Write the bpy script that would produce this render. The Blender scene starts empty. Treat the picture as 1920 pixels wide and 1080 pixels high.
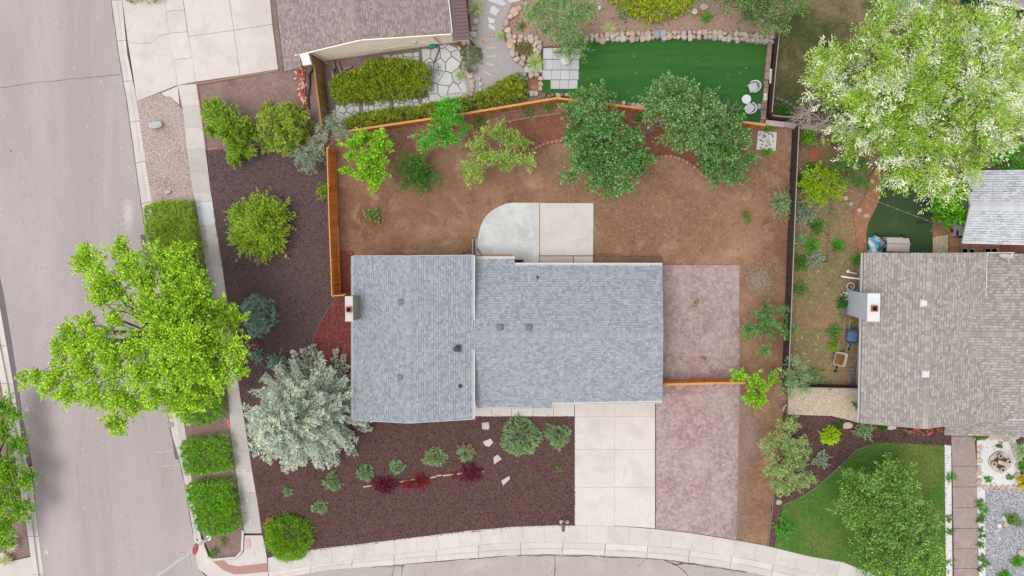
import bpy, bmesh, math, random
import numpy as np
from mathutils import Vector, Matrix

# ------------------------------------------------------------------ camera, sky, sun, exposure
scene = bpy.context.scene
COL = scene.collection
CAM_H, FOC = 50.0, 1500.0                      # metres above the ground; focal length in 1920-wide pixels
cam_data = bpy.data.cameras.new('camera')
cam_data.sensor_width = 36.0
cam_data.lens = FOC / 1920.0 * 36.0
cam_data.clip_start = 0.5
cam_data.clip_end = 3000.0
cam = bpy.data.objects.new('camera', cam_data)
COL.objects.link(cam)
CAM_Q = Vector((190.0, 88.0, -FOC)).normalized().rotation_difference(Vector((0, 0, -1)))
cam.location = (0, 0, CAM_H)
cam.rotation_mode = 'QUATERNION'
cam.rotation_quaternion = CAM_Q
scene.camera = cam

SUN = Vector((-0.16, -0.09, 0.98)).normalized()  # towards the sun
world = bpy.data.worlds.new('World')
scene.world = world
world.use_nodes = True
wt = world.node_tree
wt.nodes.clear()
w_out = wt.nodes.new('ShaderNodeOutputWorld')
w_bg = wt.nodes.new('ShaderNodeBackground')
w_sky = wt.nodes.new('ShaderNodeTexSky')
w_sky.sky_type = 'NISHITA'
w_sky.sun_disc = False
w_sky.sun_elevation = math.asin(SUN.z)
w_sky.sun_rotation = math.atan2(SUN.x, SUN.y)
w_sky.dust_density = 0.7
w_hs = wt.nodes.new('ShaderNodeHueSaturation')  # overcast: nearly grey sky
w_hs.inputs['Saturation'].default_value = 0.16
w_bg.inputs['Strength'].default_value = 0.15
wt.links.new(w_sky.outputs[0], w_hs.inputs['Color'])
wt.links.new(w_hs.outputs[0], w_bg.inputs['Color'])
wt.links.new(w_bg.outputs[0], w_out.inputs['Surface'])

sun_data = bpy.data.lights.new('sun', 'SUN')
sun_data.energy = 1.2
sun_data.angle = math.radians(35)
sun_data.color = (1.0, 0.95, 0.9)
sun = bpy.data.objects.new('sun', sun_data)
sun.rotation_mode = 'QUATERNION'
sun.rotation_quaternion = (-SUN).to_track_quat('-Z', 'Y')
sun.location = (-20, 10, 40)
COL.objects.link(sun)

scene.view_settings.view_transform = 'Standard'
scene.view_settings.look = 'None'
scene.view_settings.exposure = 0.98
scene.view_settings.gamma = 1.0
scene.view_settings.use_curve_mapping = False

# ------------------------------------------------------------------ helpers
random.seed(7)
rng = np.random.default_rng(11)
OFF = {}                                        # object name -> world offset of its local space

def G(px, py, z=0.0):
    """world point at height z that lies under photo pixel (px, py)"""
    v = CAM_Q @ Vector((px - 960.0, 540.0 - py, -FOC))
    t = (z - CAM_H) / v.z
    return Vector((v.x * t, v.y * t, z))

def GP(pts, z=0.0):
    return [G(p[0], p[1], z) for p in pts]

def tag(o, label=None, cat=None, group=None, kind=None):
    if label: o['label'] = label
    if cat: o['category'] = cat
    if group: o['group'] = group
    if kind: o['kind'] = kind
    return o

def root(name, loc, label=None, cat=None, group=None, kind=None):
    o = bpy.data.objects.new(name, None)
    o.empty_display_size = 0.2
    o.location = loc
    COL.objects.link(o)
    OFF[o.name] = Vector(loc)
    return tag(o, label, cat, group, kind)

def link_mesh(name, me, parent=None, loc=None):
    o = bpy.data.objects.new(name, me)
    COL.objects.link(o)
    if parent is not None:
        o.parent = parent
        OFF[o.name] = OFF[parent.name]
    else:
        OFF[o.name] = Vector(loc) if loc is not None else Vector((0, 0, 0))
        o.location = OFF[o.name]
    return o

class MB:
    def __init__(self):
        self.v, self.f = [], []
    def add(self, vs, fs):
        n = len(self.v)
        self.v += [tuple(p) for p in vs]
        self.f += [tuple(i + n for i in f) for f in fs]
        return self
    def box(self, c, size, rz=0.0, rot=None):
        hx, hy, hz = size[0] / 2, size[1] / 2, size[2] / 2
        R = rot if rot is not None else Matrix.Rotation(rz, 3, 'Z')
        vs = []
        for sx, sy, sz in ((-1,-1,-1),(1,-1,-1),(1,1,-1),(-1,1,-1),(-1,-1,1),(1,-1,1),(1,1,1),(-1,1,1)):
            vs.append(Vector(c) + R @ Vector((sx*hx, sy*hy, sz*hz)))
        return self.add(vs, [(0,3,2,1),(4,5,6,7),(0,1,5,4),(1,2,6,5),(2,3,7,6),(3,0,4,7)])
    def bar(self, a, b, w, h):
        """box beam from a to b"""
        a, b = Vector(a), Vector(b)
        d = b - a
        L = d.length
        if L < 1e-6: return self
        x = d / L
        up = Vector((0, 0, 1)) if abs(x.z) < 0.95 else Vector((0, 1, 0))
        y = up.cross(x).normalized()
        z = x.cross(y)
        R = Matrix((x, y, z)).transposed()
        return self.box((a + b) / 2, (L, w, h), rot=R)
    def prism(self, poly, z0, z1):
        poly = [Vector((p[0], p[1], 0)) for p in poly]
        A = sum(poly[i].x * poly[(i+1) % len(poly)].y - poly[(i+1) % len(poly)].x * poly[i].y for i in range(len(poly)))
        if A < 0: poly = poly[::-1]
        n = len(poly)
        vs = [(p.x, p.y, z0) for p in poly] + [(p.x, p.y, z1) for p in poly]
        fs = [tuple(range(n, 2 * n)), tuple(range(n - 1, -1, -1))]
        fs += [(i, (i + 1) % n, n + (i + 1) % n, n + i) for i in range(n)]
        return self.add(vs, fs)
    def tube(self, pts, radii, seg=6, caps=True):
        pts = [Vector(p) for p in pts]
        if not hasattr(radii, '__len__'): radii = [radii] * len(pts)
        vs, fs = [], []
        n = len(pts)
        ref = Vector((0.3, 0.2, 1)).normalized()
        for i, p in enumerate(pts):
            d = (pts[min(i + 1, n - 1)] - pts[max(i - 1, 0)])
            d = d.normalized() if d.length > 1e-6 else Vector((0, 0, 1))
            if abs(d.dot(ref)) > 0.97: ref = Vector((1, 0.1, 0)).normalized()
            x = d.cross(ref).normalized()
            y = d.cross(x)
            for k in range(seg):
                a = 2 * math.pi * k / seg
                vs.append(p + (x * math.cos(a) + y * math.sin(a)) * radii[i])
        for i in range(n - 1):
            for k in range(seg):
                k2 = (k + 1) % seg
                fs.append((i*seg + k, i*seg + k2, (i+1)*seg + k2, (i+1)*seg + k))
        if caps:
            fs.append(tuple(range(seg - 1, -1, -1)))
            fs.append(tuple((n - 1) * seg + k for k in range(seg)))
        return self.add(vs, fs)
    def cyl(self, c, r, h, seg=16, r2=None):
        return self.tube([Vector(c), Vector(c) + Vector((0, 0, h))], [r, r if r2 is None else r2], seg)
    def lathe(self, c, prof, seg=20):
        c = Vector(c)
        vs, fs = [], []
        n = len(prof)
        for r, z in prof:
            for k in range(seg):
                a = 2 * math.pi * k / seg
                vs.append(c + Vector((r * math.cos(a), r * math.sin(a), z)))
        for i in range(n - 1):
            for k in range(seg):
                k2 = (k + 1) % seg
                fs.append((i*seg + k, i*seg + k2, (i+1)*seg + k2, (i+1)*seg + k))
        fs.append(tuple(range(seg - 1, -1, -1)))
        fs.append(tuple((n - 1) * seg + k for k in range(seg)))
        return self.add(vs, fs)
    def build(self, name, mat, parent=None, loc=None, smooth=False, bevel=0):
        o0 = OFF[parent.name] if parent is not None else (Vector(loc) if loc is not None else Vector((0, 0, 0)))
        me = bpy.data.meshes.new(name)
        me.from_pydata([(p[0] - o0.x, p[1] - o0.y, p[2] - o0.z) for p in self.v], [], self.f)
        if smooth:
            me.polygons.foreach_set('use_smooth', [True] * len(me.polygons))
        me.materials.append(mat)
        if bevel:
            bm = bmesh.new(); bm.from_mesh(me)
            bmesh.ops.bevel(bm, geom=bm.edges[:], offset=bevel, segments=1, affect='EDGES')
            bm.to_mesh(me); bm.free()
        me.update()
        return link_mesh(name, me, parent, loc)

def np_mesh(name, V, F, mat, parent=None, loc=None, smooth=False):
    """mesh from numpy arrays, F is (m, k)"""
    o0 = OFF[parent.name] if parent is not None else (Vector(loc) if loc is not None else Vector((0, 0, 0)))
    V = (V - np.array(o0)[None, :]).astype(np.float32)
    m, k = F.shape
    me = bpy.data.meshes.new(name)
    me.vertices.add(len(V)); me.vertices.foreach_set('co', V.ravel())
    me.loops.add(m * k); me.loops.foreach_set('vertex_index', F.astype(np.int32).ravel())
    me.polygons.add(m)
    me.polygons.foreach_set('loop_start', np.arange(0, m * k, k, dtype=np.int32))
    if smooth: me.polygons.foreach_set('use_smooth', np.ones(m, dtype=bool))
    me.materials.append(mat)
    me.update(calc_edges=True)
    return link_mesh(name, me, parent, loc)

# ------------------------------------------------------------------ materials
def new_mat(name):
    m = bpy.data.materials.new(name)
    m.use_nodes = True
    nt = m.node_tree
    b = nt.nodes['Principled BSDF']
    return m, nt, b

def ramp(nt, stops, interp='LINEAR'):
    r = nt.nodes.new('ShaderNodeValToRGB')
    r.color_ramp.interpolation = interp
    e = r.color_ramp.elements
    while len(e) > 1: e.remove(e[-1])
    e[0].position = stops[0][0]; e[0].color = (*stops[0][1], 1)
    for p, c in stops[1:]:
        q = e.new(p); q.color = (*c, 1)
    return r

def wpos(nt, stretch=None, rz=0.0):
    g = nt.nodes.new('ShaderNodeNewGeometry')
    if stretch is None: return g.outputs['Position']
    mp = nt.nodes.new('ShaderNodeMapping')
    mp.inputs['Scale'].default_value = stretch
    mp.inputs['Rotation'].default_value = (0, 0, rz)
    nt.links.new(g.outputs['Position'], mp.inputs['Vector'])
    return mp.outputs[0]

def noise(nt, vec, scale, detail=4.0, rough=0.6, dist=0.0):
    n = nt.nodes.new('ShaderNodeTexNoise')
    n.inputs['Scale'].default_value = scale
    n.inputs['Detail'].default_value = detail
    n.inputs['Roughness'].default_value = rough
    n.inputs['Distortion'].default_value = dist
    nt.links.new(vec, n.inputs['Vector'])
    return n.outputs['Fac']

def mix(nt, fac, a, b, mode='MIX'):
    x = nt.nodes.new('ShaderNodeMix')
    x.data_type = 'RGBA'; x.blend_type = mode
    if isinstance(fac, (int, float)): x.inputs[0].default_value = fac
    else: nt.links.new(fac, x.inputs[0])
    for s, v in ((6, a), (7, b)):
        if isinstance(v, tuple): x.inputs[s].default_value = (*v[:3], 1)
        else: nt.links.new(v, x.inputs[s])
    return x.outputs[2]

def mask(nt, sock, lo, hi):
    return ramp_out(nt, sock, [(lo, (0, 0, 0)), (hi, (1, 1, 1))])

def ramp_out(nt, sock, stops, interp='LINEAR'):
    r = ramp(nt, stops, interp)
    nt.links.new(sock, r.inputs[0])
    return r.outputs[0]

def mat_ground(name, stops, fine=10.0, patches=(), specks=(), bump=0.3, bdist=0.03, rough=0.92, objrand=0.0, stretch=None, rz=0.0):
    """stops: ramp over fine noise; patches: (scale, lo, hi, colour, amount); specks: (scale, threshold, colour)"""
    m, nt, b = new_mat(name)
    P = wpos(nt)
    PS = wpos(nt, stretch, rz) if stretch else P
    nf = noise(nt, P, fine, 5, 0.7)
    c = ramp_out(nt, nf, stops)
    for sc, lo, hi, colr, amt in patches:
        k = noise(nt, PS, sc, 9, 0.68, 0.4)
        k = mask(nt, k, lo, hi)
        mu = nt.nodes.new('ShaderNodeMath'); mu.operation = 'MULTIPLY'
        nt.links.new(k, mu.inputs[0]); mu.inputs[1].default_value = amt
        c = mix(nt, mu.outputs[0], c, colr)
    for sc, th, colr in specks:
        v = nt.nodes.new('ShaderNodeTexVoronoi')
        v.inputs['Scale'].default_value = sc
        nt.links.new(P, v.inputs['Vector'])
        sep = nt.nodes.new('ShaderNodeSeparateColor')
        nt.links.new(v.outputs['Color'], sep.inputs[0])
        k = ramp_out(nt, sep.outputs[0], [(th, (0, 0, 0)), (min(th + 0.02, 1.0), (1, 1, 1))])
        c = mix(nt, k, c, colr)
    if objrand:
        oi = nt.nodes.new('ShaderNodeObjectInfo')
        k = ramp_out(nt, oi.outputs['Random'], [(0, (1 - objrand,) * 3), (1, (1 + objrand * 0.3,) * 3)])
        c = mix(nt, 1.0, c, k, 'MULTIPLY')
    nt.links.new(c, b.inputs['Base Color'])
    b.inputs['Roughness'].default_value = rough
    b.inputs['Specular IOR Level'].default_value = 0.25
    if bump:
        bp = nt.nodes.new('ShaderNodeBump')
        bp.inputs['Strength'].default_value = bump
        bp.inputs['Distance'].default_value = bdist
        nt.links.new(nf, bp.inputs['Height'])
        nt.links.new(bp.outputs[0], b.inputs['Normal'])
    return m

def mat_plain(name, col, rough=0.6, metal=0.0, var=0.08, scale=6.0, spec=0.4):
    m, nt, b = new_mat(name)
    lo = tuple(max(0, x * (1 - var)) for x in col); hi = tuple(min(1, x * (1 + var)) for x in col)
    c = ramp_out(nt, noise(nt, wpos(nt), scale, 4, 0.65), [(0.3, lo), (0.7, hi)])
    nt.links.new(c, b.inputs['Base Color'])
    b.inputs['Roughness'].default_value = rough
    b.inputs['Metallic'].default_value = metal
    b.inputs['Specular IOR Level'].default_value = spec
    return m

def mat_island(name, stops, rough=0.9, grain=40.0, gamt=0.25, patch=None, interp='LINEAR'):
    """colour picked per loose piece of the mesh"""
    m, nt, b = new_mat(name)
    g = nt.nodes.new('ShaderNodeNewGeometry')
    c = ramp_out(nt, g.outputs['Random Per Island'], stops, interp)
    k = ramp_out(nt, noise(nt, g.outputs['Position'], grain, 3, 0.6), [(0.3, (1 - gamt,) * 3), (0.7, (1 + gamt * 0.4,) * 3)])
    c = mix(nt, 1.0, c, k, 'MULTIPLY')
    if patch:
        sc, lo, hi, colr, amt = patch
        q = mask(nt, noise(nt, g.outputs['Position'], sc, 4, 0.6), lo, hi)
        mu = nt.nodes.new('ShaderNodeMath'); mu.operation = 'MULTIPLY'
        nt.links.new(q, mu.inputs[0]); mu.inputs[1].default_value = amt
        c = mix(nt, mu.outputs[0], c, colr, 'MULTIPLY')
    nt.links.new(c, b.inputs['Base Color'])
    b.inputs['Roughness'].default_value = rough
    b.inputs['Specular IOR Level'].default_value = 0.2
    return m

def mat_leaf(name, stops, patch=None, trans=0.3, rough=0.55):
    """leaf colours picked per leaf; patch = (scale, lo, hi, stops2) swaps in a second set by region of the crown"""
    m = bpy.data.materials.new(name)
    m.use_nodes = True
    nt = m.node_tree
    nt.nodes.clear()
    out = nt.nodes.new('ShaderNodeOutputMaterial')
    g = nt.nodes.new('ShaderNodeNewGeometry')
    c = ramp_out(nt, g.outputs['Random Per Island'], stops)
    if patch:
        sc, lo, hi, st2 = patch
        c2 = ramp_out(nt, g.outputs['Random Per Island'], st2)
        q = mask(nt, noise(nt, g.outputs['Position'], sc, 3, 0.6), lo, hi)
        c = mix(nt, q, c, c2)
    # boughs differ a little in tint
    kq = ramp_out(nt, noise(nt, g.outputs['Position'], 1.1, 3, 0.6), [(0.32, (0.74, 0.80, 0.74)), (0.66, (1.08, 1.05, 1.0))])
    c = mix(nt, 1.0, c, kq, 'MULTIPLY')
    d = nt.nodes.new('ShaderNodeBsdfPrincipled')
    d.inputs['Roughness'].default_value = rough
    d.inputs['Specular IOR Level'].default_value = 0.3
    t = nt.nodes.new('ShaderNodeBsdfTranslucent')
    nt.links.new(c, d.inputs['Base Color'])
    nt.links.new(c, t.inputs['Color'])
    mx = nt.nodes.new('ShaderNodeMixShader')
    mx.inputs[0].default_value = trans * 0.5
    nt.links.new(d.outputs[0], mx.inputs[1]); nt.links.new(t.outputs[0], mx.inputs[2])
    nt.links.new(mx.outputs[0], out.inputs['Surface'])
    return m

# ------------------------------------------------------------------ flat surfaces
def sheet(name, pts, z, mat, zb=None, kind='structure', parent=None, label=None):
    w = GP(pts, z)
    mb = MB().prism(w, (z - 0.2) if zb is None else zb, z)
    o = mb.build(name, mat, parent)
    if parent is None: tag(o, label, None, None, kind)
    return o

def resample(pts, n):
    P = [Vector((p[0], p[1], 0)) for p in pts]
    L = [0.0]
    for i in range(len(P) - 1): L.append(L[-1] + (P[i+1] - P[i]).length)
    out = []
    for k in range(n + 1):
        d = L[-1] * k / n
        for i in range(len(P) - 1):
            if d <= L[i+1] + 1e-9:
                t = (d - L[i]) / max(L[i+1] - L[i], 1e-9)
                q = P[i].lerp(P[i+1], t)
                out.append((q.x, q.y)); break
    return out

def shrink(poly, g):
    c = sum(poly, Vector((0, 0, 0))) / len(poly)
    out = []
    for p in poly:
        d = p - c
        out.append(c + d * max(0.2, 1 - g / max(d.length, 0.01)))
    return out

def panels(parent, name, A, B, n, z, mat, gap=0.012, sub=3, zb=-0.2):
    """a strip between the px polylines A and B, cast in n separate slabs"""
    a = resample(A, n * sub); b = resample(B, n * sub)
    mats = mat if isinstance(mat, (list, tuple)) else [mat]
    for k in range(n):
        s = slice(k * sub, (k + 1) * sub + 1)
        poly = GP(a[s], z) + GP(b[s], z)[::-1]
        slab(parent, name, shrink(poly, gap), z, random.choice(mats), zb)

def slab(parent, name, wpoly, z, mat, zb=-0.2, bevel=0.008):
    """one cast slab with a slightly eased top edge"""
    ins = shrink(wpoly, bevel)
    A = sum(wpoly[i].x * wpoly[(i+1) % len(wpoly)].y - wpoly[(i+1) % len(wpoly)].x * wpoly[i].y for i in range(len(wpoly)))
    if A < 0: wpoly, ins = wpoly[::-1], ins[::-1]
    n = len(wpoly)
    vs = [(p.x, p.y, zb) for p in wpoly] + [(p.x, p.y, z - bevel) for p in wpoly] + [(p.x, p.y, z) for p in ins]
    fs = [tuple(range(2*n, 3*n))]
    for r in (0, 1):
        fs += [(r*n + i, r*n + (i+1) % n, (r+1)*n + (i+1) % n, (r+1)*n + i) for i in range(n)]
    mb = MB(); mb.add(vs, fs)
    return mb.build(name, mat, parent)

def ribbon(name, pts, wid, z, mat, parent=None, jitter=0.0):
    """thin flat line on a surface (crack, painted mark), px polyline, width in metres"""
    P = [G(p[0], p[1], z) for p in pts]
    if jitter:
        Q = []
        for i in range(len(P) - 1):
            m = max(1, int((P[i+1] - P[i]).length / 0.25))
            for k in range(m):
                q = P[i].lerp(P[i+1], k / m)
                Q.append(q + Vector((random.uniform(-1, 1), random.uniform(-1, 1), 0)) * jitter)
        P = Q + [P[-1]]
    vs, fs = [], []
    for i, p in enumerate(P):
        d = (P[min(i+1, len(P)-1)] - P[max(i-1, 0)]).normalized()
        s = Vector((-d.y, d.x, 0)) * wid * 0.5 * (random.uniform(0.5, 1.4) if jitter else 1)
        vs += [p + s, p - s]
    fs = [(2*i, 2*i+1, 2*i+3, 2*i+2) for i in range(len(P) - 1)]
    mb = MB(); mb.add(vs, fs)
    return mb.build(name, mat, parent)

def clip_half(poly, n, d):
    out = []
    for i in range(len(poly)):
        a, b = poly[i], poly[(i+1) % len(poly)]
        da, db = a.dot(n) - d, b.dot(n) - d
        if da <= 0: out.append(a)
        if da * db < 0: out.append(a.lerp(b, da / (da - db)))
    return out

def voronoi(region, spacing, jit=0.4, rs=None):
    """split a convex world polygon into irregular cells"""
    rs = rs or random
    xs = [p.x for p in region]; ys = [p.y for p in region]
    seeds = []
    y = min(ys); r = 0
    while y < max(ys) + spacing:
        x = min(xs) + (r % 2) * spacing * 0.5
        while x < max(xs) + spacing:
            seeds.append(Vector((x + rs.uniform(-jit, jit) * spacing, y + rs.uniform(-jit, jit) * spacing, 0)))
            x += spacing
        y += spacing * 0.88; r += 1
    cells = []
    flat = [Vector((p.x, p.y, 0)) for p in region]
    A = sum(flat[i].x * flat[(i+1) % len(flat)].y - flat[(i+1) % len(flat)].x * flat[i].y for i in range(len(flat)))
    if A < 0: flat = flat[::-1]
    for i, s in enumerate(seeds):
        c = flat
        for j, t in enumerate(seeds):
            if i == j or (t - s).length > spacing * 2.6: continue
            n = (t - s); c = clip_half(c, n, n.dot((s + t) / 2))
            if len(c) < 3: break
        if len(c) >= 3:
            ar = abs(sum(c[k].x * c[(k+1) % len(c)].y - c[(k+1) % len(c)].x * c[k].y for k in range(len(c)))) / 2
            if ar > spacing * spacing * 0.12: cells.append(c)
    return cells

# ------------------------------------------------------------------ foliage builders
def unit(a):
    return a / np.maximum(np.linalg.norm(a, axis=-1, keepdims=True), 1e-9)

def leaf_quads(P, D, L, W, up=0.6):
    """one rhombic leaf per row: base P, direction D"""
    n = len(P)
    D = unit(D)
    U = rng.normal(size=(n, 3)) * (1 - up)
    U[:, 2] += up
    S = unit(np.cross(D, U))
    N = np.cross(S, D)
    L = np.broadcast_to(L, (n,))[:, None]; W = np.broadcast_to(W, (n,))[:, None]
    mid = P + D * L * 0.45 + N * L * 0.06
    V = np.stack([P, mid + S * W * 0.5, P + D * L, mid - S * W * 0.5], axis=1).reshape(-1, 3)
    F = np.arange(4 * n).reshape(n, 4)
    return V, F

class Leaves:
    def __init__(self): self.P, self.D, self.L, self.W = [], [], [], []
    def add(self, P, D, L, W):
        n = len(P)
        self.P.append(P); self.D.append(D)
        self.L.append(np.broadcast_to(L, (n,)) * rng.uniform(0.7, 1.25, n))
        self.W.append(np.broadcast_to(W, (n,)) * rng.uniform(0.75, 1.2, n))
    def build(self, name, mat, parent, up=0.6):
        V, F = leaf_quads(np.concatenate(self.P), np.concatenate(self.D), np.concatenate(self.L), np.concatenate(self.W), up)
        V[:, 2] = np.maximum(V[:, 2], 0.035)
        return np_mesh(name, V, F, mat, parent)

def sphere_dirs(n, zmin=-0.35):
    z = rng.uniform(zmin, 1, n); a = rng.uniform(0, 2 * np.pi, n)
    s = np.sqrt(np.maximum(0, 1 - z * z))
    return np.stack([s * np.cos(a), s * np.sin(a), z], axis=1)

def tuft_clump(lv, c, r, tufts, per, L, W, tr=0.26, squash=0.8, zmin=-0.35, lift=0.35):
    """a rounded bough: tufts of leaves on and inside a lumpy ball"""
    c = np.array(c)
    d = sphere_dirs(tufts, zmin)
    ph = rng.uniform(0, 6.28, 3)
    lump = 1 + 0.22 * np.sin(3 * d[:, 0] * 2 + ph[0]) + 0.2 * np.sin(4 * d[:, 1] * 2 + ph[1]) + rng.normal(0, 0.10, tufts)
    rad = r * lump * np.where(rng.random(tufts) < 0.25, rng.uniform(0.3, 0.8, tufts), rng.uniform(0.72, 1.12, tufts))
    tc = c + d * rad[:, None] * np.array([1, 1, squash])
    n = tufts * per
    ld = sphere_dirs(n, -0.5)
    off = ld * (tr * rng.random(n) ** 0.5)[:, None] * np.array([1, 1, 0.7])
    P = np.repeat(tc, per, axis=0) + off
    D = unit(ld + np.repeat(d, per, axis=0) * 0.7 + rng.normal(0, 0.35, (n, 3)) + np.array([0, 0, lift]))
    lv.add(P, D, L, W)
    return tc

def spray_clump(lv, c, r, out, shoots_n, nl, L, W, tr=0.1, squash=0.8, droop=0.18, zmin=-0.25, lift=0.2):
    """a bough of leafy shoots that fan out from its middle, away from the trunk"""
    c = np.array(c); out = np.array(out)
    d = unit(sphere_dirs(shoots_n, zmin) + out * 0.55)
    ln = r * rng.uniform(0.7, 1.25, shoots_n)
    s0 = c - out * r * 0.25 + rng.normal(0, r * 0.22, (shoots_n, 3)) * np.array([1, 1, .6])
    t = rng.random((shoots_n, nl)) ** 0.65
    P = s0[:, None] + d[:, None] * np.array([1, 1, squash]) * (ln[:, None] * t)[..., None]
    P[..., 2] -= droop * ln[:, None] * t ** 2
    P += rng.normal(0, tr, P.shape) * (0.35 + 0.65 * np.sin(np.pi * np.clip(t, 0, .9)))[..., None]
    D = d[:, None] * 0.75 + rng.normal(0, 0.45, P.shape) + np.array([0, 0, lift])
    lv.add(P.reshape(-1, 3), D.reshape(-1, 3), L, W)
    return s0 + d * (ln * .8)[:, None]

def limb(mb, a, b, r0, r1, sag=0.15, n=5, wob=0.08):
    a, b = Vector(a), Vector(b)
    L = (b - a).length
    pts, rad = [], []
    for i in range(n + 1):
        t = i / n
        p = a.lerp(b, t)
        p.z += L * sag * math.sin(math.pi * t)
        if 0 < i < n:
            p += Vector((random.uniform(-1, 1), random.uniform(-1, 1), random.uniform(-0.5, 0.5))) * L * wob
        pts.append(p); rad.append(r0 + (r1 - r0) * t)
    mb.tube(pts, rad, 5, False)
    return pts

def in_ellipses(x, y, es):
    return any(((x - e[0]) / e[2]) ** 2 + ((y - e[1]) / e[3]) ** 2 < 1 for e in es)

def auto_clumps(es, spacing, zlo, zhi, rad, holes=()):
    """clump list (px, py, z, r) filling the union of px ellipses"""
    out = []
    x0 = min(e[0] - e[2] for e in es); x1 = max(e[0] + e[2] for e in es)
    y0 = min(e[1] - e[3] for e in es); y1 = max(e[1] + e[3] for e in es)
    y, k = y0, 0
    while y <= y1:
        x = x0 + (k % 2) * spacing * 0.5
        while x <= x1:
            jx, jy = x + random.uniform(-.35, .35) * spacing, y + random.uniform(-.35, .35) * spacing
            if in_ellipses(jx, jy, es) and not (holes and in_ellipses(jx, jy, holes)):
                q = max(1 - ((jx - e[0]) / e[2]) ** 2 - ((jy - e[1]) / e[3]) ** 2 for e in es)
                z = zlo + (zhi - zlo) * math.sqrt(max(0, q)) + random.uniform(-.28, .2) * (zhi - zlo)
                out.append((jx, jy, z, rad * random.uniform(0.75, 1.25)))
            x += spacing
        y += spacing * 0.87; k += 1
    return out

def clump_tree(name, label, cat, base, clumps, mat, bark, L=0.13, W=0.085, dens=38, per=22, tr=0.26, trunk_r=0.16, up=0.55,
               group=None, squash=0.8, lift=0.3, fork=0.35, twigs=2, shoot_leaves=34):
    """tree with trunk, limbs and a crown of leafy boughs; base in px, clumps in (px, py, z, r)"""
    b = G(base[0], base[1], 0.0)
    t = root(name, b, label, cat, group)
    cw = [(G(c[0], c[1], c[2]), c[3]) for c in clumps]
    zc = sum(c[0].z for c in cw) / len(cw)
    top = Vector((b.x, b.y, 0)).lerp(sum((c[0] for c in cw), Vector()) / len(cw), 0.35)
    top.z = zc * fork
    wood = MB()
    wood.tube([b, b.lerp(top, .12), b.lerp(top, 0.5) + Vector((.03, -.02, 0)), top], [trunk_r * 1.35, trunk_r, trunk_r * 0.9, trunk_r * 0.75], 9)
    lv = Leaves()
    for c, r in cw:
        pts = limb(wood, top - Vector((0, 0, random.uniform(0, 0.25) * top.z)), c, trunk_r * random.uniform(0.35, 0.5), trunk_r * 0.1, 0.10)
        o2 = Vector((c.x - top.x, c.y - top.y, 0.35 * (c.z - top.z)))
        o2 = o2.normalized() if o2.length > .3 else Vector((0, 0, 1))
        tot = int(max(8, int(dens * r * r)) * per * 1.35)
        ns = max(7, int(tot / shoot_leaves))
        tc = spray_clump(lv, c, r * 1.08, o2, ns, shoot_leaves, L, W, tr * 0.42, squash, lift=lift)
        for k in range(twigs):
            limb(wood, pts[3], Vector(tc[k % len(tc)]), trunk_r * 0.13, 0.008, 0.05, 3)
    wood.build('trunk', bark, t, smooth=True)
    lv.build('crown', mat, t, up)
    return t

def shoots(lv, base, n, length, el=(20, 80), nl=26, L=0.11, W=0.05, spread=0.6, start=0.1, droop=0.3, z0=0.1, sx=1.0, sy=1.0, core=0.15, wood=None, wr=0.012, jl=0.3, curl=0.0):
    """leafy shoots fanning out of one base"""
    az = rng.uniform(0, 2 * np.pi, n)
    e = np.radians(rng.uniform(el[0], el[1], n))
    d = np.stack([np.cos(e) * np.cos(az) * sx, np.cos(e) * np.sin(az) * sy, np.sin(e)], 1)
    ln = length * rng.uniform(1 - jl, 1 + jl * 0.5, n)
    o = np.array(base) + np.stack([np.cos(az) * core * sx, np.sin(az) * core * sy, np.full(n, z0)], 1) * rng.random((n, 1))
    o[:, 2] = base[2] + z0
    t = rng.uniform(start, 1, (n, nl))
    P = o[:, None] + d[:, None] * (ln[:, None] * t)[..., None]
    P[..., 2] -= droop * ln[:, None] * t ** 2
    if curl:
        s = np.stack([-d[:, 1], d[:, 0], np.zeros(n)], 1) * rng.normal(0, curl, n)[:, None]
        P += s[:, None] * (ln[:, None] * t ** 2)[..., None]
    # leaves sit on short side twigs, six or so to a shoot
    m = max(3, nl // 7)
    tw = rng.normal(0, 1.0, (n, m, 3)); tw[..., 2] = np.abs(tw[..., 2]) * 0.6
    pick = rng.integers(0, m, (n, nl))
    tk = np.sort(rng.uniform(start + 0.15, 1.0, (n, m)), axis=1)
    tt = np.take_along_axis(tk, pick, 1)
    back = np.minimum(rng.random((n, nl)) * 0.30, tt)
    t2 = tt - 0.30 + back + 0.05
    P = o[:, None] + d[:, None] * (ln[:, None] * t2)[..., None]
    P[..., 2] -= droop * ln[:, None] * t2 ** 2
    if curl:
        P += s[:, None] * (ln[:, None] * t2 ** 2)[..., None]
    side_ = np.take_along_axis(unit(tw), pick[..., None].repeat(3, 2), 1)
    P += side_ * (ln[:, None] * back * 0.55)[..., None]
    P += rng.normal(0, 0.012, P.shape)
    D = d[:, None] * (1 - spread * 0.5) + side_ * 0.6 + rng.normal(0, spread, (n, nl, 3)) + np.array([0, 0, 0.2])
    lv.add(P.reshape(-1, 3), D.reshape(-1, 3), L, W)
    if wood is not None:
        for i in range(n):
            pts = []
            for k in (0, .4, .8, .97):
                q = o[i] + d[i] * ln[i] * k
                q[2] -= droop * ln[i] * k * k
                pts.append(q)
            wood.tube(pts, [wr, wr * .8, wr * .5, wr * .25], 4, False)

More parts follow.
